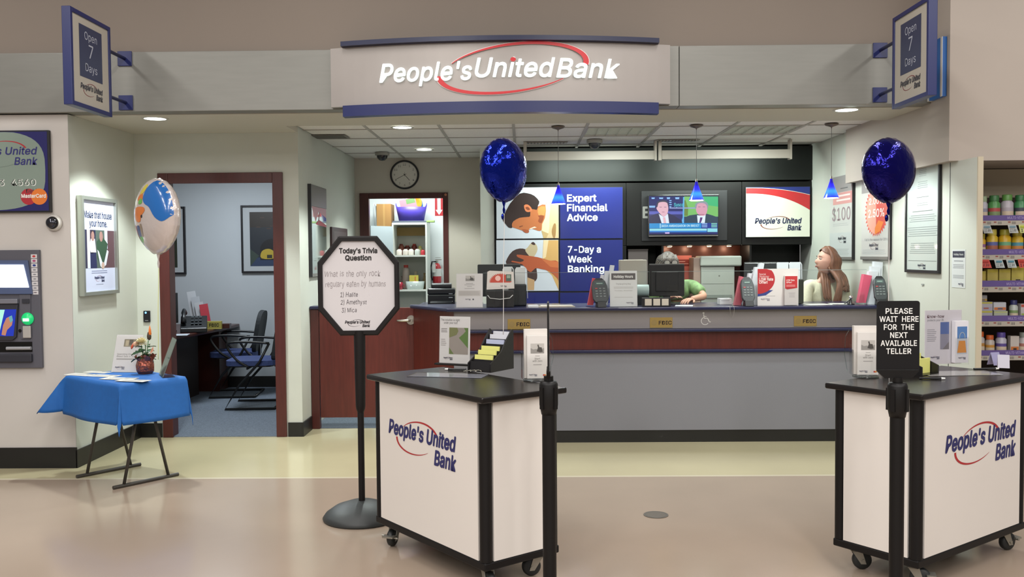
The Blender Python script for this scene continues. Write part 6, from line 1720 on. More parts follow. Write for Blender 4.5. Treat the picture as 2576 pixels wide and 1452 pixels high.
# ================================================================== CLOSET
Yk = 11.15
def cx(px, Y=Yk): return at(px, 600, Y).x
x0, x1 = cx(986), cx(1074); CW = mat('cabinet_white', 'D2D5CC', .5)
zt_ = at(1030, 566, Yk).z
t = thing('shelf_cabinet', 'white open cabinet of supplies in the closet', 'cabinet', ((x0 + x1) / 2, Yk, .0035)); w = x1 - x0; hh = zt_
b = MB(); b.use(CW).box(-w / 2, -w / 2 + .02, 0, .395, 0, hh); b.build('side', t); b = MB(); b.use(CW).box(w / 2 - .02, w / 2, 0, .395, 0, hh); b.build('side', t)
b = MB(); b.use(CW).box(-w / 2 + .02, w / 2 - .02, .385, .395, 0, hh); b.build('back', t); b = MB(); b.use(CW).box(-w / 2, w / 2, 0, .395, hh + .0005, hh + .025); b.build('top', t)
zs = [at(1030, 642, Yk).z, at(1030, 729, Yk).z, .05]
for z in zs:
    b = MB(); b.use(CW).box(-w / 2 + .0205, w / 2 - .0205, 0, .3845, z - .02 - .0035, z - .0035); b.build('shelf', t)
b = MB(MB().M); b.use(mat('cabinet_grey_door', 'A9B5B8', .5)).box(0, .018, -.36, 0, .02, hh - .02)
M = Matrix.Translation((-w / 2, -.003, 0)) @ Matrix.Rotation(R(-38), 4, 'Z'); b.v = [M @ v for v in b.v]; d_ = b.build('door', t)
b = MB(M); b.use(C('8A9498')).box(.0185, .03, -.33, -.31, 1.25, 1.55); b.build('handle', d_)
b = MB(); b.use(mat('kraft_inside', '9A7F4C', .7)).box(-w / 2 + .021, w / 2 - .021, .30, .31, hh - .13, hh - .025); b.build('kraft_panel', t)
X0 = (x0 + x1) / 2
def can(nm, lb, cat, px, z, r, h, ink, top=None, yo=.10, grp=None, lbl=None):
    p = cx(px); t = thing(nm, lb, cat, (p, Yk + yo, z + .0005), 0, grp)
    b = MB(); b.use(mat('can_' + ink, ink, .35)).lathe([(0, 0), (r, 0), (r * 1.02, h * .1), (r, h * .75), (r * .8, h * .86), (r * .55, h * .9)], n=18); b.build('body', t)
    b = MB(); b.use(C(top or 'B9B9B4')).cyl((0, 0, h * .88), (0, 0, h), r * .62, n=16); b.build('lid', t)
    return t
z1_, z2_ = zs[0], zs[1]
for (px, r, h, ink, top, yo, lb) in ((996, .035, .14, '8A4A3A', '6A2A22', .3, 'dark red jar at the back of the upper cabinet shelf'), (1016, .04, .12, '5A2A22', '8A3A30', .32, 'brown jar at the back of the upper cabinet shelf'), (1034, .035, .14, '7A2E26', 'A33A30', .33, 'rust red jar behind the white cups'), (1052, .03, .11, 'A9A46A', 'C9C85A', .2, 'bottle with yellow cap on the upper cabinet shelf')):
    can('jar', lb, 'jar', max(px, 1001), z1_, r, h, ink, top, yo, 'jars on the upper cabinet shelf')
for (px, ink, lb) in ((1002, 'C9C2B8', 'stack of white cups lying on the upper cabinet shelf'), (1018, 'BEB7AC', 'cream cups next to the white cup stack'), (1032, 'C9C4BA', 'white lidded pot in the middle of the upper shelf'), (1048, 'A9B0A8', 'pale grey tub near the red tin')):
    can('tub', lb, 'tub', px, z1_, .034, .075, ink, 'D6D2C8', .07, 'white tubs on the upper cabinet shelf')
t = can('tin', 'small red tin at the end of the upper cabinet shelf', 'tin', 1062, z1_, .026, .065, 'A62A32', 'A62A32', .06)
can('jar', 'white jar with red lid on the lower cabinet shelf', 'jar', 1015, z2_, .045, .30, 'B9ACA4', 'B03A30', .2)
for (px, r, h, ink, lb) in ((1004, .045, .16, 'B9A9A4', 'crumpled pale bag beside the red mug'), (1040, .048, .22, 'A9A08C', 'tall crumpled plastic bag behind the yellow box'), (1062, .028, .20, '8F7A50', 'brown paper bag at the end of the lower shelf')):
    t = thing('plastic_bag', lb, 'bag', (cx(px), Yk + (.30 if px < 1010 else .22), z2_ + .0005), 0, 'bags on the lower cabinet shelf'); b = MB(); b.use(mat('bag_' + ink, ink, .3, bump=(30, 1, .02)))
    n = 14; vs = []; fs = []
    pr_l = [(r, 0), (r * 1.1, h * .3), (r * .8, h * .6), (r * .35, h * .85), (r * .5, h)]
    for k, (rr, zz) in enumerate(pr_l):
        for i in range(n): vs.append((rr * (1 + random.uniform(-.18, .18)) * math.cos(2 * PI * i / n), rr * .8 * (1 + random.uniform(-.18, .18)) * math.sin(2 * PI * i / n), zz))
    for k in range(4):
        for i in range(n): fs.append((k * n + i, k * n + (i + 1) % n, (k + 1) * n + (i + 1) % n, (k + 1) * n + i))
    fs.append(tuple(reversed(range(n)))); b.add(vs, fs); b.build('bag', t)
t = thing('clear_basket', 'clear plastic basket holding a yellow box in the cabinet', 'basket', (cx(1041), Yk + .08, z2_ + .0005)); b = MB(); b.use(mat('basket_clear', 'A9B4AE', .2, coat=.5)).lathe([(.0, 0), (.10, 0), (.115, .10), (.118, .10), (.103, -.0)], n=24, sy=.6); b.build('basket', t)
t = thing('yellow_box', 'small yellow box with an orange stripe on the clear basket', 'box', (cx(1039), Yk + .03, z2_ + .10)); b = MB(); b.use(C('C9BC52')).box(-.055, .055, 0, .05, 0, .075); b.build('box', t); b = MB(); b.use(C('C8803A')).rect(.01, .025, 0, .06, -.0006); b.build('stripe', t)
t = thing('mug', 'red mug on the lower cabinet shelf', 'mug', (cx(1003), Yk + .06, z2_ + .0005)); b = MB(); b.use(mat('mug_red', '9A2536', .3)).lathe([(0, 0), (.032, 0), (.034, .09), (.03, .09), (.029, .01), (0, .01)], n=20); b.build('cup', t); b = MB(); b.use(mat('mug_red', '9A2536', .3)).tube([(.033, 0, .07), (.052, 0, .06), (.052, 0, .035), (.033, 0, .025)], .004, n=6); b.build('handle', t)
# tub, tray and things on top
zt2 = hh + .0035 + .0255
t = thing('dark_tray', 'flat dark tray on top of the cabinet under the purple tub', 'tray', (X0 + .0, Yk + .02, zt2)); b = MB(); b.use(C('4E5460')).box(-w / 2 + .005, w / 2 - .0, 0, .36, 0, .022); b.build('tray', t, bevel=.003)
t = thing('green_box', 'thin lime green roll box on top of the cabinet', 'box', (cx(1082), Yk + .01, zt2)); b = MB(); b.use(C('7FA05A')).box(-.045, .055, 0, .05, -.0, .026); b.build('box', t, bevel=.004); b = MB(); b.use(C('A9C07A')).box(-.04, .05, -.0008, -.0002, .01, .018); b.build('label', t)
t = thing('purple_tub', 'purple flexible tub full of bright things on top of the cabinet', 'tub', (cx(1031), Yk + .19, zt2 + .0225)); pu = mat('tub_purple', '4B3CA8', .45)
b = MB(); b.use(pu); n = 32; vs = []; fs = []
Z_ = at(1031, 520, Yk).z - zt2 - .02
for (rr, zz, ins) in ((.155, 0, 0), (.175, .10, 0), (.195, Z_, 0), (.188, Z_, 0), (.15, .01, 0)):
    for i in range(n):
        an = 2 * PI * i / n; up_ = .05 * max(0, abs(math.cos(an))) ** 40 * (zz > .15); vs.append((rr * math.cos(an) * (1 + .0 * up_), rr * .8 * math.sin(an), zz + up_))
for k in range(4):
    for i in range(n): fs.append((k * n + i, k * n + (i + 1) % n, (k + 1) * n + (i + 1) % n, (k + 1) * n + i))
fs.append(tuple(reversed(range(n)))); b.add(vs, fs, True); b.build('tub', t)
tz_ = zt2 + .0225
for (nm, lb, cat, ink, xo, zo, r_) in (('blue_bowl', 'light blue plastic bowl standing in the purple tub', 'bowl', '3F8FC4', .01, .20, .125), ('orange_bowl', 'orange plastic bowl standing in the purple tub', 'bowl', 'D98A2A', .03, .225, .10)):
    t = thing(nm, lb, cat, (cx(1031) + xo, Yk + (.26 if r_ > .11 else .20), tz_ + zo)); b = MB(); b.use(mat(nm, ink, .4)).lathe([(.0, .03), (r_ * .6, .028), (r_, -.004), (r_ * 1.02, 0), (r_ * .6, .034), (0, .036)], n=28, axis='y', ); b.build('bowl', t)
t = thing('picture_book', 'pink and green picture book sticking out of the purple tub', 'book', (cx(1028), Yk + .10, tz_ + .15), 0); b = MB(Matrix.Rotation(R(-12), 4, 'Y')); b.use(C('B9707A')).box(-.10, .10, 0, .008, 0, .13); b.build('cover', t); b = MB(Matrix.Rotation(R(-12), 4, 'Y')); b.use(C('5A7A4A')).rect(-.02, .09, .06, .12, -.0006); b.use(C('D9D0CC')).rect(-.10, .10, .125, .13, -.0008); b.build('print', t)
x0_, x1_ = cx(926, 11.2), cx(983, 11.2)
t = thing('fridge', 'white fridge in the closet behind the frame', 'fridge', ((x0_ + x1_) / 2 - .03, 11.2, .0035)); wf = x1_ - x0_
hf = at(960, 572, 11.2).z - .0035
b = MB(); b.use(mat('fridge_white', 'B9C4C6', .4)).box(-wf / 2, wf / 2, 0, .45, 0, hf - .08); b.build('body', t, bevel=.01); b = MB(); b.use(mat('fridge_dark', '3A3D3F', .5)).box(-wf / 2, wf / 2, .01, .45, hf - .0795, hf - .035); b.build('control_band', t); b = MB(); b.use(mat('fridge_white', 'B9C4C6', .4)).box(-wf / 2, wf / 2, 0, .45, hf - .0345, hf); b.build('lid', t, bevel=.006)
fx = (x0_ + x1_) / 2 - .03; ftop = hf + .004
t = thing('cardboard_box', 'brown cardboard box on top of the fridge', 'box', (cx(966, 11.2), 11.22, ftop)); wz = at(966, 513, 11.2).z - ftop; b = MB(); b.use(mat('cardboard', '9A7340', .75)).box(-.09, .085, 0, .3, 0, wz); b.build('box', t); b = MB(); b.use(C('A98550')).box(-.012, .012, -.001, -.0002, 0, wz); b.build('tape', t)
t = thing('wire_rack', 'white curved rack end on the fridge beside the cardboard box', 'rack', (cx(941, 11.2) - .01, 11.26, ftop)); b = MB(); b.use(C('C9D0D2')).tube([(0, 0, 0), (0, 0, wz * .8), (.01, 0, wz * 1.05), (.03, 0, wz * .9), (.04, 0, 0)], .008, n=8); b.build('frame', t)
# fire extinguisher sign and extinguisher on the closet rear wall
Yw = 11.70; x0, x1, z0, z1 = rect(1094, 499, 1115, 543, Yw); t = thing('extinguisher_sign', 'red and white fire extinguisher arrow sign in the closet', 'sign', ((x0 + x1) / 2, Yw, z0)); w_, h_ = x1 - x0, z1 - z0
b = MB(); b.use(C('B8242C')).box(-w_ / 2, w_ / 2, -.003, -.0005, 0, h_); b.build('plate', t)
b = MB(); b.use(C('DFDFDC')).poly([(-w_ * .2, h_), (-w_ * .2, h_ * .34), (-w_ * .42, h_ * .34), (0, .01), (w_ * .42, h_ * .34), (w_ * .2, h_ * .34), (w_ * .2, h_)], -.0036); b.use(C('3A3A3A'))
for i, ch in enumerate('FIRE EXTINGUISHER'):
    if ch != ' ': b.text(ch, 0, h_ * (.95 - i * .045), h_ * .032, -.004, align='CENTER')
b.build('lettering', t)
p0 = at(1101, 712, Yw); t = thing('fire_extinguisher', 'red fire extinguisher with black hose on the closet wall', 'fire extinguisher', (p0.x, Yw - .075, p0.z)); RDX = mat('extinguisher_red', 'B01A26', .25, coat=.5)
HE = at(1101, 648, Yw).z - p0.z
b = MB(); b.use(RDX).lathe([(0, 0), (.052, 0), (.055, .02), (.055, HE * .62), (.035, HE * .74), (.018, HE * .78)], n=28); b.build('cylinder', t)
b = MB(); b.use(C('D9D6D2')).lathe([(.0556, HE * .27), (.0556, HE * .56)], n=28); b.build('label', t)
b = MB(); b.use(CHROME).cyl((0, 0, HE * .78), (0, 0, HE * .88), .016, n=12); b.box(-.02, .06, -.008, .008, HE * .90, HE * .93); b.box(-.02, .05, -.008, .008, HE * .985, HE * 1.0); b.build('valve', t)
b = MB(); b.use(TRB).tube([(-.015, 0, HE * .84), (-.06, -.01, HE * .84), (-.078, -.02, HE * .6), (-.07, -.02, HE * .25), (-.055, -.03, HE * .12)], .009, n=8); b.build('hose', t)
b = MB(); b.use(C('DAD8D4')).box(-.05, -.01, -.062, -.06, HE * .42, HE * .75); b.build('tag', t)
b = MB(); b.use(CHROME).box(-.02, .02, .05, .0745, HE * .2, HE * .7); b.build('bracket', t)
light('closet_ceiling_light', 'AREA', (-1.35, 10.85, 2.6), 30, (.93, 1, 1), (0, 0, 0), .6, .3)
light('office_ceiling_light', 'AREA', (-3.2, 9.2, 2.6), 50, (.85, .93, 1), (0, 0, 0), .6, .6)
# ================================================================== OFFICE
def picture(lb, pxr, Yw, width, pyt, pyb, side, draw):
    z1 = at(pxr, pyt, Yw).z; z0 = at(pxr, pyb, Yw).z; x = at(pxr, 600, Yw).x
    cx_ = x - width / 2 if side == 'R' else x + width / 2
    t, y = wall_frame('framed_picture', lb, 'picture', (cx_, Yw, z0), 0, width, z1 - z0, .022, .03, FRB, mat('mat_board', '9FA3A6', .6), 'framed pictures in the office')
    b = MB(); draw(b, width / 2 - .10, z1 - z0, y); b.build('print', t)
def art1(b, hw, h, y):
    z0, z1 = h * .10, h * .90
    b.use(C('1C2128')).rect(-hw, hw, z0, z1, y); b.use(C('241D18')).rect(-hw, hw, z0 + (z1 - z0) * .72, z1, y - .0003)
    b.use(C('27344E')).rect(-hw, hw, z0, z0 + (z1 - z0) * .16, y - .0003); b.use(C('2E3A34')).poly([(-hw, z0), (-hw * .6, z0 + .12), (-hw, z0 + .2)], y - .0004)
    b.use(C('101014')).poly([(hw * .0 + hw * .55 * math.cos(R(a)), z0 + (z1 - z0) * .3 + .13 * math.sin(R(a))) for a in range(0, 181, 15)], y - .0005); b.rect(-hw * .55, hw * .55, z0 + .07, z0 + (z1 - z0) * .3, y - .0005)
    b.use(C('A08A2E')).poly(spline([(-hw * .5, z0 + .09), (-hw * .48, z0 + .17), (-hw * .2, z0 + .20), (hw * .05, z0 + .17), (hw * .08, z0 + .09)], 3), y - .0008)
    b.use(C('2A2A20')).rect(-hw * .25, -hw * .02, z0 + .09, z0 + .13, y - .001)
    b.use(C('3A2A24'))
    for i in range(14): u = random.uniform(-1, .9) * hw; v = z1 - random.uniform(.03, .2); b.rect(u, u + .05, v, v + .012, y - .0006)
def art2(b, hw, h, y):
    z0, z1 = h * .10, h * .90
    b.use(C('23281C')).rect(-hw, hw, z0, z1, y)
    for i in range(26):
        u = random.uniform(-1, .85) * hw; v = random.uniform(z0, z1 - .05); b.use(C(random.choice(['3A4A2A', '4A5A34', '2C2A1E', '52482E']))).disc(u, v, .022, y - .0003 - i * .00002, .03, 8)
picture('framed dark picture with a golden arch on the office wall', 608, 10.55, .72, 517, 687, 'L', art1)
picture('framed dark green picture partly behind the door edge and balloon', 468, 10.55, .66, 520, 690, 'R', art2)
# desk
t = thing('office_desk', 'dark mahogany office desk with a curved front edge', 'desk', (-3.9, 9.6, .0045))
DM = mat('desk_mahogany', '3E1D17', .28, noise=(5, .15, (1, 8, 1)))
top = [(-1.0, -.85), (.30, -.85), (.42, -.80), (.50, -.55), (.56, 0), (.60, .55), (.60, .93), (-1.0, .93)]
b = MB(); b.use(DM).prismz(top, .705, .74); b.build('desktop', t, bevel=.01)
b = MB(); b.use(mat('desk_dark_panel', '1C0F0D', .5)).prismz([(-.9, -.70), (.25, -.70), (.30, .4), (-.9, .4)], .0, .704); b.build('front_panel', t)
b = MB(); b.use(DM).box(.18, .46, .62, .90, 0, .704); b.build('end_panel', t)
b = MB(); b.use(C('8F8A80')).box(.06, .14, .405, .41, .2, .26); b.build('outlet', t)
DZ_ = .7455
def od(px, py): return at(px, py, Z=DZ_)
# fdic block, brochures, phone, papers, monitor
p = Vector((at(535, 815, 9.75).x, 9.75, DZ_)); t = thing('bank_sign_block', 'gold FDIC block standing on the office desk', 'plaque', tuple(p), R(6)); b = MB(); b.use(mat('gold_block', 'A39A4E', .4, metal=.2)).box(-.092, .092, 0, .045, 0, .085); b.build('block', t, bevel=.003); b = MB(); b.use(C('24221A')).text('FDIC', .015, .028, .032, -.0006, bold=.035, align='CENTER', width=.10); b.use(C('C2B968')).rect(-.09, .09, .001, .006, -.0008); b.build('lettering', t)
t = thing('wood_block', 'low wooden stand under the gold FDIC block edge', 'stand', (p.x + .02, 9.83, DZ_), R(6)); b = MB(); b.use(DM).box(-.10, .13, 0, .10, 0, .05); b.build('block', t, bevel=.004)
p = Vector((at(518, 790, 9.95).x, 9.98, DZ_)); t = thing('desk_leaflet_rack', 'desk rack with a red leaflet and white leaflets stepping up', 'leaflet rack', tuple(p), R(0))
for k, (dx_, z_, ink) in enumerate(((0, .26, 'B8434E'), (-.06, .28, 'B9BCC0'), (-.10, .34, 'AFB3B8'), (-.145, .40, 'B9BCC0'))):
    b = MB(Matrix.Translation((dx_, .03 * k, 0)) @ Matrix.Rotation(-R(9), 4, 'Y')); b.use(C(ink)).box(-.045, .05, 0, .006, 0.004, z_); b.build('leaflet', t)
b = MB(); b.use(ACRY).box(-.22, .07, -.01, .13, 0, .004); b.build('holder', t)
p = Vector((at(488, 820, 9.45).x, 9.45, DZ_)); t = thing('desk_phone', 'black desk phone on the office desk', 'telephone', tuple(p), R(18)); t.scale = (1.3, 1.3, 1.45)
b = MB(); b.use(mat('phone_black', '14171A', .35)).prismx([(-.10, 0), (.10, 0), (.10, .10), (.07, .11), (-.10, .03)], -.10, .10); b.build('base', t, bevel=.005)
b = MB(); b.use(mat('phone_black', '14171A', .35)).tube([(-.075, -.06, .07), (-.075, -.03, .11), (-.075, .03, .145), (-.075, .07, .15), (-.075, .095, .13)], [.022, .016, .014, .016, .024], n=10); b.build('handset', t)
b = MB(); b.use(C('6A747A')); [b.box(-.02 + .03 * i, 0 + .03 * i, -.06 + .035 * j, -.04 + .035 * j, .06 + .022 * j, .064 + .022 * j) for i in range(3) for j in range(3)]; k_ = b.build('keypad', t); k_['kind'] = 'stuff'
p = od(448, 843); t = thing('desk_paper', 'white sheets of paper near the office desk edge', 'paper', (p.x, p.y, DZ_), R(12)); b = MB(); b.use(C('B4BCC4')).box(-.13, .10, -.11, .09, 0, .004); b.build('sheets', t)
p = Vector((at(436, 760, 9.35).x, 9.35, DZ_)); t = thing('desk_monitor', 'black computer monitor at the door edge of the office desk', 'monitor', (p.x - .13, 9.4, DZ_), R(72)); b = MB(); b.use(mat('monitor_dark', '141516', .3)).box(-.24, .24, 0, .03, .08, .40); b.build('housing', t, bevel=.006); b = MB(); b.use(mat('monitor_dark', '141516', .3)).box(-.03, .03, .0, .03, .012, .0798); b.box(-.11, .11, -.08, .1, 0, .012); b.build('stand', t)
# chairs facing the desk (local -y is the way the chair faces)
def arm_chair(lb, loc, rz):
    t = thing('arm_chair', lb, 'chair', loc, rz, 'black framed office guest chairs')
    ST = mat('chair_steel_black', '1A1B1D', .3, metal=.4); SB = mat('seat_blue', '2C3A66', .85, noise=(80, .2)); BK = mat('back_charcoal', '22262A', .8, noise=(80, .2))
    b = MB(); b.use(SB); o1_ = spline([(-.23, -.22), (0, -.25), (.23, -.22), (.25, 0), (.22, .22), (0, .24), (-.22, .22), (-.25, 0)], 4); b.prismz(o1_, .435, .485); b.build('seat', t, bevel=.018, seg=3)
    b = MB(); b.use(ST); b.prismz([(x * .9, y * .9) for x, y in o1_], .42, .434); b.build('seat_pan', t)
    M = Matrix.Translation((0, .22, .50)) @ Matrix.Rotation(-R(10), 4, 'X')
    b = MB(M); b.use(BK); b.prism(spline([(-.19, .0), (-.22, .15), (-.21, .33), (-.12, .42), (.12, .42), (.21, .33), (.22, .15), (.19, 0), (0, -.03)], 4), -.02, .025); b.build('backrest', t, bevel=.014, seg=3)
    b = MB(); b.use(ST).box(-.03, .03, .20, .26, .40, .62); b.build('back_bracket', t)
    for s_2 in (-1, 1):
        x = s_2 * .27
        b = MB(); b.use(ST).tube(spline([(x, .20, .66), (x, .0, .675), (x, -.17, .67), (x, -.21, .63), (x, -.12, .50), (x * .96, .0, .42)], 4, False), .0125, n=8); b.build('arm', t)
        b = MB(); b.use(ST).tube([(x, .20, .66), (x, .10, .47), (x, -.10, .25), (x, -.24, .013), (x, .24, .013)], .0125, n=8); b.build('leg', t)
    b = MB(); b.use(ST).tube([(-.27, .24, .013), (.27, .24, .013)], .0125, n=8); b.tube([(-.26, -.02, .41), (.26, -.02, .41)], .011, n=8); b.build('crossbar', t)
    return t
arm_chair('armchair with blue seat closest to the office doorway', (-2.74, 9.22, .0045), R(-86))
arm_chair('armchair with charcoal back pushed against the office desk', (-3.17, 9.98, .0045), R(-84))
# ================================================================== VITAMIN SHELVES
Ys = 6.42
def sxp(px): return at(px, 700, Ys).x
def szp(py): return at(2515, py, Ys).z
t = thing('vitamin_shelves', 'cream store shelving with purple multi-vitamin strips', 'shelving', (3.0, Ys, 0))
SHC = mat('shelf_cream', 'A79C88', .55); PUR = mat('strip_purple', '5B4A82', .45); RAIL = mat('price_rail', 'A8A094', .4)
b = MB(); b.use(SHC).box(0, 1.75, .44, .46, 0, 2.125); b.build('back_panel', t)
b = MB(); b.use(mat('shelf_back_upper', 'AFA48F', .6)).box(0, 1.75, .42, .4395, szp(489), 2.125); b.build('upper_board', t)
b = MB(); b.use(SHC).box(0, .03, 0, .4385, 0, 2.125); b.build('upright', t)
b = MB(); b.use(SHC).box(1.72, 1.75, 0, .4185, 0, 2.125); b.build('upright', t)
b = MB(); b.use(mat('shelf_shadow_back', '3A2F2A', .8)).box(.031, 1.719, .41, .419, .1, szp(489)); b.build('shaded_back', t)  # dark sheet; the shade behind the packs is put into its colour
shelf_z = []
for k, (a, c_) in enumerate(((543, 567), (628, 654), (707, 735), (795, 821), (882, 906), (968, 992), (1055, 1080))):
    z1, zm, z0 = szp(a), szp((a + c_) / 2), szp(c_); shelf_z.append(z1)
    b = MB(); b.use(SHC).box(.031, 1.719, .0, .409, z0 + .01, zm); b.build('shelf', t)
    b = MB(); b.use(PUR).box(.031, 1.719, -.012, -.0005, zm, z1 + .003)
    b.use(C('9C8FB8'))
    if k < 5:
        for xo in (sxp(2530 + 5 * (k % 2)) - 3.0, sxp(2530 + 5 * (k % 2)) - 3.0 + .62): b.text('MULTI-VITAMINS', xo, zm + .010, .017, -.0126, bold=.02, width=.16)
    b.build('purple_strip', t)
    b = MB(); b.use(RAIL).box(.031, 1.719, -.014, -.0005, z0, zm - .001); b.build('price_rail', t)
    if k < 5:
        b = MB()
        for i in range(14):
            x = sxp(2466) - 3.0 + i * .09 + random.uniform(-.01, .01)
            b.use(C('8A4A42')).rect(x, x + .018, zm - .016, zm - .007, -.0146); b.use(C('6A6460')); [b.rect(x + .028 + q * .007, x + .032 + q * .007, zm - .026, zm - .008, -.0146) for q in range(4)]
        pp_ = b.build('price_print', t); pp_['kind'] = 'stuff'
tags = [(1, [(2466, 'A9ABA8', '6C8894', '11.99'), (2530, 'A9ABA8', '6C8894', '12.99'), (2557, 'B9BD78', 'A9B03A', '11')]), (2, [(2464, 'B9483C', 'A03028', '9.99'), (2497, 'A9B0AE', '4E8090', '11.99'), (2527, 'A9B0AE', '4E8090', '11.99'), (2556, 'B9483C', 'A03028', '10')])]
for k, L in tags:
    zz = szp((567, 654)[k - 1])
    for (px, ink, hd, tx) in L:
        x = sxp(px) - 3.0; b = MB(); b.use(C(ink)); sh = .012; hgt = .055
        b.add([(x + sh, -.022, zz - hgt), (x + .062 + sh, -.022, zz - hgt), (x + .056, -.016, zz + .004), (x, -.016, zz + .004)], [(0, 1, 2, 3)])
        b.add([(x + sh, -.021, zz - hgt), (x + .062 + sh, -.021, zz - hgt), (x + .056, -.0155, zz + .004), (x, -.0155, zz + .004)], [(3, 2, 1, 0)])
        b.use(C(hd)).rect(x + .012, x + .052, zz - .018, zz - .005, -.0235); b.use(C('3A3A3A')).text(tx, x + .035, zz - hgt + .008, .02, -.0238, align='CENTER', width=.042); b.build('price_tag', t)
def vit(nm, lb, k, px0, px1, pyt, body, lid, band, shape='bottle', lab=None, yo=.03, zb=None):
    z0 = (shelf_z[k] + szp((543 + 567) / 2) * 0) ; zb_ = szp(((543, 567), (628, 654), (707, 735), (795, 821), (882, 906))[k][0] / 2 + ((543, 567), (628, 654), (707, 735), (795, 821), (882, 906))[k][1] / 2) + .0005
    if zb is not None: zb_ = zb
    Yv_ = Ys + yo + .045; f_ = Yv_ / Ys
    x = at((px0 + px1) / 2, 700, Yv_).x; w = (px1 - px0) / 2300 * Yv_; top = at((px0 + px1) / 2, pyt, Yv_).z; h = top - zb_
    t = thing(nm, lb, nm.split('_')[-1], (x, Yv_, zb_), 0, 'vitamin packs on the store shelves'); r = w / 2 * .97
    if shape == 'bottle':
        b = MB(); b.use(mat('vit_' + body, body, .35)).lathe([(0, 0), (r * .92, 0), (r, .006), (r, h * .68), (r * .72, h * .76), (r * .72, h * .78)], n=20); b.build('body', t)
        b = MB(); b.use(mat('vit_' + lid, lid, .4)).lathe([(r * .8, h * .775), (r * .8, h * .97), (r * .74, h), (0, h)], n=20); b.build('lid', t)
        if band:
            b = MB(); b.use(C(band)).lathe([(r * 1.01, h * .36), (r * 1.01, h * .50)], n=20); b.use(C(lab or 'C9B7A0')).lathe([(r * 1.008, h * .10), (r * 1.008, h * .36)], n=12, a0=PI * 1.1, a1=PI * 1.9); b.build('label', t)
    else:
        d = min(.09, w * .7)
        b = MB(); b.use(mat('vit_' + body, body, .4)).box(-r, r, -d / 2, d / 2, 0, h); b.build('carton', t, bevel=.006 if shape == 'tub' else .001)
        b = MB(); b.use(C(band or 'A9A26A')).rect(-r * .9, r * .9, h * .12, h * .42, -d / 2 - .0006); b.use(C(lab or '3A342A')).rect(-r * .35, r * .4, h * .18, h * .34, -d / 2 - .001)
        if lid: b.use(C(lid)).rect(-r * .95, r * .95, h * .8, h * .96, -d / 2 - .0006)
        b.build('label', t)
    return zb_ + h
vit('vitamin_bottle', 'white vitamin bottle with pale green lid, first on the top shelf', 0, 2464, 2482, 494, 'A9A6B0', '8FA080', '8A8A9A')
vit('vitamin_bottle', 'green vitamin bottle with a red band on the top shelf', 0, 2484, 2513, 492, '4F8A4C', '3C7040', 'A84A48', lab='7A8A60')
vit('vitamin_bottle', 'white vitamin bottle with bright green lid on the top shelf', 0, 2516, 2546, 490, 'AFA8B0', '5E9048', 'A9A0A8')
vit('vitamin_bottle', 'green vitamin bottle with dark band closest to the frame edge', 0, 2549, 2580, 491, '3F8050', '2F6A3C', '3A4048')
vit('vitamin_bottle', 'small yellow vitamin bottle with a violet mark, second shelf', 1, 2461, 2478, 588, 'C29A2A', 'B0A23A', '8A5A80')
vit('vitamin_bottle', 'yellow vitamin bottle with a blue band, second shelf', 1, 2480, 2508, 577, 'BFA12E', 'B9AA48', '5A5F94', lab='A0604A')
vit('vitamin_bottle', 'yellow vitamin bottle with a green band, second shelf', 1, 2511, 2541, 577, 'C7A022', 'A8A03A', '6AA078', lab='B97A3A')
vit('vitamin_bottle', 'yellow vitamin bottle with a teal band, second shelf', 1, 2543, 2572, 580, 'C4A428', 'B5A53E', '4E8A98', lab='B97A3A')
vit('vitamin_box', 'small yellow vitamin box, first on the third shelf', 2, 2459, 2477, 682, 'B5A04E', 'B0A23A', 'A89048', 'box')
vit('vitamin_box', 'yellow vitamin box, second on the third shelf', 2, 2479, 2506, 677, 'B3A252', 'B8A83A', 'AFA05A', 'box')
vit('vitamin_box', 'yellow vitamin box with a lime corner, third on its shelf', 2, 2508, 2537, 677, 'B0A052', 'B5A640', 'A9A24A', 'box')
vit('vitamin_box', 'tall yellow vitamin box, fourth on the third shelf', 2, 2539, 2570, 670, 'B8AA50', 'BDB03C', 'B2A458', 'box')
z = vit('vitamin_box', 'lower white and yellow carton, first on the fourth shelf', 3, 2458, 2492, 781, 'A6A2A8', 'B0A83E', '9A96A8', 'box', '9A5A48')
z = vit('vitamin_box', 'upper white and yellow carton stacked on its twin', 3, 2458, 2492, 759, 'A6A2A8', 'B4AC40', '9A96A8', 'box', 'A05A48', zb=z + .0005)
vit('vitamin_tub', 'small grey tub stacked above the two cartons', 3, 2459, 2481, 742, '9A9A9C', None, 'B08A3A', 'tub', '5A5F70', zb=z + .0005)
z = vit('vitamin_box', 'low pale green carton under the white oval tub', 3, 2495, 2530, 782, 'A5A89A', 'A9AC78', '8FA060', 'box', '7A7A84')
vit('vitamin_tub', 'white oval tub with orange fruit print', 3, 2494, 2527, 760, 'B4B6BC', None, 'B86A3A', 'tub', '4A5A70', zb=z + .0005)
vit('vitamin_bottle', 'white vitamin bottle with dark blue lid, fourth shelf', 3, 2540, 2561, 755, 'A9AFA8', '2C2F60', '7A9060')
vit('vitamin_box', 'white carton with a red print at the frame edge, fourth shelf', 3, 2564, 2590, 764, 'B4ACAC', 'A84A3C', '8FA050', 'box')
vit('vitamin_bottle', 'white bottle with orange lid, first on the fifth shelf', 4, 2457, 2478, 834, 'ADA6A4', 'C05A22', 'B08040', yo=.03)
vit('vitamin_bottle', 'white bottle with orange lid and orange band, fifth shelf', 4, 2480, 2503, 843, 'B0A49A', 'C05A22', 'C08A3A')
vit('vitamin_bottle', 'white bottle with violet lid, fifth shelf', 4, 2507, 2533, 836, 'ABA8B4', '50408A', '5A4A8A')
vit('vitamin_box', 'white carton with an orange corner, fifth shelf', 4, 2540, 2562, 845, 'BDB4AC', None, 'C0703A', 'box')
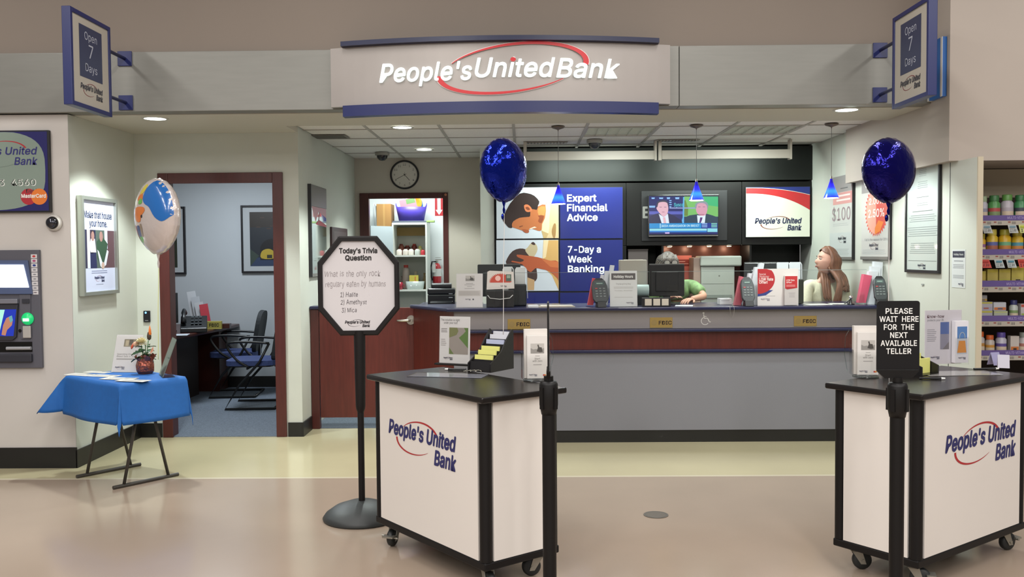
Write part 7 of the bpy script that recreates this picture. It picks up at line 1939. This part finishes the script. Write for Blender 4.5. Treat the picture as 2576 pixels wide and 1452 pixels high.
vit('vitamin_bottle', 'grey lidded white bottle at the frame edge, fifth shelf', 4, 2564, 2590, 836, 'A9A4A4', '80857E', 'A06A60')
# ================================================================== PEOPLE
SKIN = mat('skin', 'C79A86', .5, noise=(20, .03)); SKIN2 = mat('skin_two', 'B98A72', .5, noise=(20, .03))
def skin_mesh(verts, edges, sub=2):
    me = bpy.data.meshes.new('s'); me.from_pydata([v[0] for v in verts], edges, [])
    ob = bpy.data.objects.new('s', me); COL.objects.link(ob)
    md = ob.modifiers.new('skin', 'SKIN'); md.use_smooth_shade = True; md.branch_smoothing = .3
    sv = me.skin_vertices[0].data
    for i, v in enumerate(verts):
        sv[i].radius = v[1] if isinstance(v[1], tuple) else (v[1], v[1]); sv[i].use_root = (i == 0)
    s2_ = ob.modifiers.new('sub', 'SUBSURF'); s2_.levels = sub; s2_.render_levels = sub
    dg = bpy.context.evaluated_depsgraph_get(); dg.update()
    e = ob.evaluated_get(dg); m = e.to_mesh()
    vs = [v.co.copy() for v in m.vertices]; fs = [tuple(p.vertices) for p in m.polygons]
    e.to_mesh_clear(); bpy.data.objects.remove(ob); bpy.data.meshes.remove(me)
    return vs, fs
def head(mb, M):
    n, m = 40, 34; vs = []; fs = []
    for j in range(m + 1):
        la = -PI / 2 + PI * j / m
        for i in range(n):
            an = 2 * PI * i / n - PI / 2
            x = .074 * math.cos(la) * math.cos(an); y = .093 * math.cos(la) * math.sin(an); z = .118 * math.sin(la)
            t = max(0, -z / .118)
            x *= 1 - .30 * t ** 1.6
            if y > 0: y *= 1 - .35 * t
            if z > 0: y += .006
            if y < 0:
                fx = math.exp(-(x / .012) ** 2)
                nz_ = max(0, 1 - abs((z + .022) / .030)) if z < -.022 else max(0, 1 - (z + .022) / .045)
                if -.036 < z: y -= .021 * fx * nz_ ** .9
                y -= .007 * math.exp(-(x / .022) ** 2) * math.exp(-((z + .058) / .011) ** 2)
                y -= .011 * math.exp(-(x / .022) ** 2) * math.exp(-((z + .097) / .014) ** 2)
                y += .010 * math.exp(-((abs(x) - .031) / .014) ** 2) * math.exp(-((z - .012) / .012) ** 2)
                y -= .004 * math.exp(-((abs(x) - .028) / .02) ** 2) * math.exp(-((z - .034) / .009) ** 2)
            vs.append((x, y, z))
    for j in range(m):
        for i in range(n): fs.append((j * n + i, j * n + (i + 1) % n, (j + 1) * n + (i + 1) % n, (j + 1) * n + i))
    mb.add(vs, fs, True, M=M)
    for s_2 in (-1, 1):
        q = MB(M); q.ball((s_2 * .074, .010, -.004), .024, 12, 8, (.35, .65, 1.2)); mb.add(q.v, q.f, True)
def face(t, M, lip='9A5A54', brow='5A3A2A'):
    b = MB(M); b.use(C('B4ABA4'))
    for s_2 in (-1, 1): b.ball((s_2 * .031, -.0745, .011), .0105, 14, 10, (1.15, .8, .75))
    b.use(C('3A2A22'))
    for s_2 in (-1, 1): b.ball((s_2 * .031, -.0795, .011), .006, 10, 8)
    b.build('eye', t)
    b = MB(M); b.use(C(lip)); b.ball((0, -.0935, -.0565), .018, 16, 8, (1.1, .28, .20)); b.ball((0, -.0925, -.0635), .016, 16, 8, (1.05, .3, .24)); b.build('lips', t)
    b = MB(M); b.use(C(brow))
    for s_2 in (-1, 1): b.tube([(s_2 * .016, -.088, .030), (s_2 * .031, -.087, .035), (s_2 * .048, -.075, .030)], [.0025, .003, .0018], n=6)
    b.build('eyebrows', t)
def hand_mb(mb, wrist, d, palm_n, s_=1.0, thumb=1):
    """open relaxed hand from the wrist along d; palm_n is the palm's normal"""
    d = Vector(d).normalized(); n_ = Vector(palm_n); n_ = (n_ - d * n_.dot(d)).normalized(); sd = d.cross(n_)
    M = Matrix((sd.to_4d(), d.to_4d(), n_.to_4d(), Vector((0, 0, 0, 1)))).transposed(); M.col[0][3] = M.col[1][3] = M.col[2][3] = 0
    M = Matrix.Translation(wrist) @ M
    q = MB(M); q.ball((0, .045 * s_, 0), .046 * s_, 16, 10, (.88, 1.12, .34))
    for i, (x, L) in enumerate(((-.030, .068), (-.010, .078), (.010, .074), (.029, .058))):
        q.tube([(x * s_ * .8, .055 * s_, 0), (x * s_, .088 * s_, .002), (x * 1.08 * s_, (.088 + L * .5) * s_, .010 * s_), (x * 1.1 * s_, (.088 + L * .85) * s_, .026 * s_), (x * 1.1 * s_, (.088 + L) * s_, .034 * s_)], [.009 * s_, .0095 * s_, .0085 * s_, .0075 * s_, .004 * s_], n=8)
    q.tube([(thumb * .022 * s_, .018 * s_, .004), (thumb * .048 * s_, .042 * s_, .012 * s_), (thumb * .060 * s_, .066 * s_, .018 * s_), (thumb * .064 * s_, .086 * s_, .022 * s_)], [.013 * s_, .0115 * s_, .010 * s_, .005 * s_], n=8)
    mb.add(q.v, q.f, True)
def person(lb, loc, rz, hy, hp, joints, sleeve, blouse, skin, hc, cloth_scale=1.0):
    t = thing('person', lb, 'person', loc, rz)
    J = joints; b = MB(); b.use(skin)
    lerp = lambda a, c, u: tuple(Vector(a).lerp(Vector(c), u))
    V = [(J['pelvis'], (.115, .08)), (J['waist'], (.085, .06)), (J['chest'], (.105, .075)), (lerp(J['chest'], J['neck0'], .5), (.075, .065)), (J['neck0'], (.050, .050)), (J['neck1'], (.047, .05))]
    E = [(0, 1), (1, 2), (2, 3), (3, 4), (4, 5)]
    for s_2 in ('l', 'r'):
        k = len(V); V += [(J['sh' + s_2], .044), (J['el' + s_2], .036), (J['wr' + s_2], .024)]; E += [(3, k), (k, k + 1), (k + 1, k + 2)]
        k = len(V); V += [(J['hip' + s_2], .085), (J['kn' + s_2], .055), (J['an' + s_2], .036), (J['toe' + s_2], .03)]; E += [(0, k), (k, k + 1), (k + 1, k + 2), (k + 2, k + 3)]
    vs, fs = skin_mesh(V, E); b.add(vs, fs, True)
    MH = Matrix.Translation(J['head']) @ Matrix.Rotation(hy, 4, 'Z') @ Matrix.Rotation(hp, 4, 'X'); head(b, MH)
    for s_2, th in (('l', 1), ('r', -1)):
        d = Vector(J['wr' + s_2]) - Vector(J['el' + s_2]); hand_mb(b, Vector(J['wr' + s_2]), d, (0, 0, -1), .92, th)
    b.build('body', t); face(t, MH)
    # blouse over torso and sleeves
    b = MB(); b.use(blouse)
    lerp = lambda a, c, u: tuple(Vector(a).lerp(Vector(c), u))
    V = [(J['pelvis'], (.165, .125)), (J['waist'], (.165, .14)), (J['chest'], (.175, .145)), (lerp(J['chest'], J['neck0'], .5), (.135, .115)), (lerp(J['chest'], J['neck0'], .96), (.075, .075))]; E = [(0, 1), (1, 2), (2, 3), (3, 4)]
    for s_2 in ('l', 'r'):
        k = len(V); V += [(lerp(J['chest'], J['sh' + s_2], .62)[0:2] + (J['sh' + s_2][2] - .012,), .084), (J['sh' + s_2], .066), (lerp(J['sh' + s_2], J['el' + s_2], min(1, sleeve)), .058 if sleeve >= 1 else .062)]; E += [(3, k), (k, k + 1), (k + 1, k + 2)]
        if sleeve > 1: V.append((lerp(J['el' + s_2], J['wr' + s_2], sleeve - 1), .038)); E.append((k + 2, k + 3))
    vs, fs = skin_mesh(V, E); b.add(vs, fs, True); b.build('blouse', t)
    b = MB(); b.use(mat('trousers_dark', '1E1F26', .8)); V = [(lerp(J['pelvis'], J['waist'], .2), (.172, .13))]; E = []
    for s_2 in ('l', 'r'):
        k = len(V); V += [(J['hip' + s_2], .10), (J['kn' + s_2], .072), (lerp(J['kn' + s_2], J['an' + s_2], .92), .06)]; E += [(0, k), (k, k + 1), (k + 1, k + 2)]
    vs, fs = skin_mesh(V, E); b.add(vs, fs, True); b.build('trousers', t)
    b = MB(); b.use(mat('shoe_black', '151416', .4))
    for s_2 in ('l', 'r'):
        a_ = Vector(J['an' + s_2]); c_ = Vector(J['toe' + s_2]); b.tube([a_ + Vector((0, .03, -.03)), a_.lerp(c_, .5) + Vector((0, 0, -.02)), c_, c_ + (c_ - a_).normalized() * .06], [.04, .045, .042, .02], n=10)
    b.build('shoes', t)
    return t, MH
def stool(lb, x, y, z):
    t = thing('stool', lb, 'stool', (x, y, .0035))
    b = MB(); b.use(mat('stool_seat', '1B1C20', .7)).lathe([(0, 0), (.17, 0), (.19, .02), (.19, .05), (.16, .07), (0, .072)], n=28, c=(0, 0, z)); b.build('seat', t)
    b = MB(); b.use(CHROME).cyl((0, 0, .04), (0, 0, z - .002), .024, n=14); b.build('pole', t)
    b = MB(); b.use(CHROME).lathe([(0, 0), (.24, 0), (.24, .012), (.05, .035), (0, .035)], n=32); b.build('base', t)
    b = MB(); b.use(CHROME).tube([(.17 * math.cos(2 * PI * i / 24), .17 * math.sin(2 * PI * i / 24), .28) for i in range(24)], .009, n=8, closed=True); b.cyl((-.17, 0, .28), (.17, 0, .28), .008, n=8); b.build('foot_ring', t)
# --- woman in cream, head turned toward the television
Yp = 8.14; hc = at(2079, 657, Yp); bx = at(2080, 700, Yp).x
zz = hc.z
hx_, hy_ = hc.x - bx, 0.0
J = dict(pelvis=(0, .24, zz - .68), waist=(0, .19, zz - .52), chest=(0, .07, zz - .30), neck0=(0, .03, zz - .175), neck1=(hx_ * .6, .01, zz - .10), head=(hx_, -.01, zz),
         shl=(.155, .05, zz - .205), ell=(.165, -.03, zz - .46), wrl=(.09, -.15, zz - .60), shr=(-.155, .05, zz - .205), elr=(-.21, -.02, zz - .46), wrr=(-.09, -.15, zz - .60),
         hipl=(.09, .20, zz - .72), knl=(.13, -.10, zz - .76), anl=(.12, -.02, .36), toel=(.12, -.12, .32), hipr=(-.09, .20, zz - .72), knr=(-.13, -.10, zz - .76), anr=(-.12, -.02, .36), toer=(-.12, -.12, .32))
CREAM = mat('cream_knit', 'CBC9AE', .85, noise=(60, .06), bump=(120, .2, .003))
Ymove = .22
t, MH = person('woman in a cream top with long auburn hair looking toward the television', (bx, Yp + Ymove * 0, 0), 0, R(-82), R(-8), J, 1.6, CREAM, SKIN, hc)
HA = mat('auburn_hair', '6B4733', .5, noise=(40, .35, (1, 1, .15)))
b = MB(); b.use(HA)
q = MB(MH)
# cap over the back, sides and top of the head
n, m = 36, 20; vs = []; fs = []; keep = {}
for j in range(m + 1):
    la = -PI * .30 + (PI * .80) * j / m
    for i in range(n + 1):
        f_ = min(1, max(0, (la - PI * .10) / (PI * .16))); st = .06 - .56 * f_     # leaves the face open below the hairline
        an = PI * st + PI * (1 - 2 * st) * i / n
        r_ = 1.12 + .02 * math.sin(an * 9)
        vs.append((.074 * r_ * math.cos(la) * math.cos(an), .093 * r_ * math.cos(la) * math.sin(an) + .004, .118 * 1.10 * math.sin(la) + .004))
for j in range(m):
    for i in range(n): fs.append((j * (n + 1) + i, j * (n + 1) + i + 1, (j + 1) * (n + 1) + i + 1, (j + 1) * (n + 1) + i))
q.add(vs, fs, True); b.add(q.v, q.f, True)
# fringe and strands
H = lambda x, y, z: MH @ Vector((x, y, z))
q = MB(); c0 = Vector(J['head'])
for i in range(30):
    a_ = .03 * PI + PI * .94 * i / 29
    top_ = H(.02 * math.cos(a_), .02 * math.sin(a_) - .02, .125); mid = H(.086 * math.cos(a_), .105 * math.sin(a_) + .002, .03); low = H(.088 * math.cos(a_), .108 * math.sin(a_) + .004, -.06)
    out = Vector((low.x - c0.x, low.y - c0.y, 0)); L = (.17 if low.y < c0.y else .13) + random.uniform(-.02, .03)
    nx = .05 * (1 if out.x > 0 else -.4)
    e1 = low + Vector((nx, -.02 if out.y < .03 else .02, -L * .5)); e2 = e1 + Vector((nx * .4, -.03 if out.y < .03 else .01, -L * .5))
    q.tube(spline([tuple(top_), tuple(mid), tuple(low), tuple(e1), tuple(e2)], 3, False), [.012 + .010 * math.sin(PI * min(1, k / 13 + .08)) for k in range(13)], n=7)
# long front locks over the chest
for i in range(9):
    s_2 = H(-.06 - .003 * i, -.02 + .006 * i, -.04); e = Vector((J['chest'][0] - .06 + .008 * i, -.115, zz - .33 - .01 * (i % 3)))
    mid = s_2.lerp(e, .5) + Vector((-.01, -.035, .02)); q.tube(spline([tuple(s_2), tuple(mid), tuple(e)], 5, False), [.010, .013, .016, .017, .018, .018, .016, .013, .010, .007, .003], n=7)
for i in range(8):
    s_2 = H(.06, .05 - .008 * i, -.05); e = Vector((J['chest'][0] + .0 + .010 * i, -.13, zz - .40 - .012 * (i % 3)))
    mid = s_2.lerp(e, .5) + Vector((.03, -.06, .03)); q.tube(spline([tuple(s_2), tuple(mid), tuple(e)], 5, False), [.012, .015, .019, .02, .02, .02, .018, .015, .011, .008, .003], n=7)
b.add(q.v, q.f, True); b.build('hair', t)
stool('black teller stool under the woman in cream', bx, Yp + .26, zz - .905)
# --- teller in green bending over behind the monitor
Yp = 8.14; hc = at(1677, 668, Yp); bx = at(1697, 700, Yp).x; zz = hc.z; hx_ = hc.x - bx
el = at(1772, 752, Yp - .10); wr = at(1738, 764, Yp - .28)
J = dict(pelvis=(.03, .28, zz - .64), waist=(.03, .22, zz - .48), chest=(.02, .10, zz - .28), neck0=(.0, .03, zz - .16), neck1=(hx_ * .6, .01, zz - .09), head=(hx_, -.03, zz),
         shl=(.175, .06, zz - .185), ell=(el.x - bx, -.10, max(el.z, 1.14)), wrl=(wr.x - bx, -.30, 1.128), shr=(-.155, .06, zz - .19), elr=(-.24, -.08, zz - .36), wrr=(-.10, -.28, 1.13),
         hipl=(.11, .24, zz - .68), knl=(.16, -.08, zz - .74), anl=(.15, .0, .36), toel=(.15, -.10, .32), hipr=(-.06, .24, zz - .68), knr=(-.12, -.08, zz - .74), anr=(-.11, .0, .36), toer=(-.11, -.10, .32))
GREEN = mat('green_print_blouse', '6F8F5A', .7, noise=(26, .45, (1, 1, .5)))
t, MH = person('teller in a green patterned blouse bending her head behind the large monitor', (bx, Yp, 0), 0, R(6), R(34), J, .82, GREEN, SKIN2, hc)
HG = mat('grey_brown_hair', '5C564E', .45, noise=(40, .4, (1, 1, .3)))
b = MB(); b.use(HG); q = MB(MH); vs = []; fs = []
for j in range(m + 1):
    la = -PI * .22 + (PI * .72) * j / m
    for i in range(n + 1):
        f_ = min(1, max(0, (la - PI * .08) / (PI * .14))); st = -.08 - .42 * f_; an = PI * st + PI * (1 - 2 * st) * i / n; r_ = 1.13 + .02 * math.sin(an * 11)
        vs.append((.074 * r_ * math.cos(la) * math.cos(an), .093 * r_ * math.cos(la) * math.sin(an) + .002, .118 * 1.10 * math.sin(la) + .003))
for j in range(m):
    for i in range(n): fs.append((j * (n + 1) + i, j * (n + 1) + i + 1, (j + 1) * (n + 1) + i + 1, (j + 1) * (n + 1) + i))
q.add(vs, fs, True)
for i in range(22):
    a_ = -PI * .18 + PI * 1.36 * i / 21
    q.tube([(.03 * math.cos(a_), .03 * math.sin(a_) - .02, .128), (.088 * math.cos(a_), .107 * math.sin(a_), .04), (.092 * math.cos(a_), .112 * math.sin(a_), -.05), (.085 * math.cos(a_), .105 * math.sin(a_), -.10)], [.008, .013, .014, .006], n=6)
for i in range(9):
    q.tube([(-.05 + .0125 * i, -.02, .126), (-.062 + .0155 * i, -.075, .098), (-.066 + .0165 * i, -.094, .055)], [.010, .011, .005], n=6)
b.add(q.v, q.f, True); b.build('hair', t)
b = MB(MH); b.use(mat('glasses_frame', '2A2A2C', .25, metal=.6))
for s_2 in (-1, 1): b.tube([(s_2 * .034 + .026 * math.cos(2 * PI * i / 18), -.088 + .01 * math.sin(2 * PI * i / 18), .092 + .019 * math.sin(2 * PI * i / 18)) for i in range(18)], .0018, n=6, closed=True); b.tube([(s_2 * .06, -.086, .094), (s_2 * .088, -.02, .075), (s_2 * .09, .03, .05)], .002, n=6)
b.tube([(-.008, -.09, .094), (.008, -.09, .094)], .0018, n=6); b.use(mat('lens_glint', 'C9D2D0', .05, metal=.7))
for s_2 in (-1, 1): b.add([(s_2 * .034 + .024 * math.cos(2 * PI * i / 16), -.089 + .009 * math.sin(2 * PI * i / 16), .092 + .017 * math.sin(2 * PI * i / 16)) for i in range(16)], [tuple(range(16))])
b.build('glasses', t)
stool('black teller stool behind the large monitor', bx + .03, Yp + .30, zz - .865)
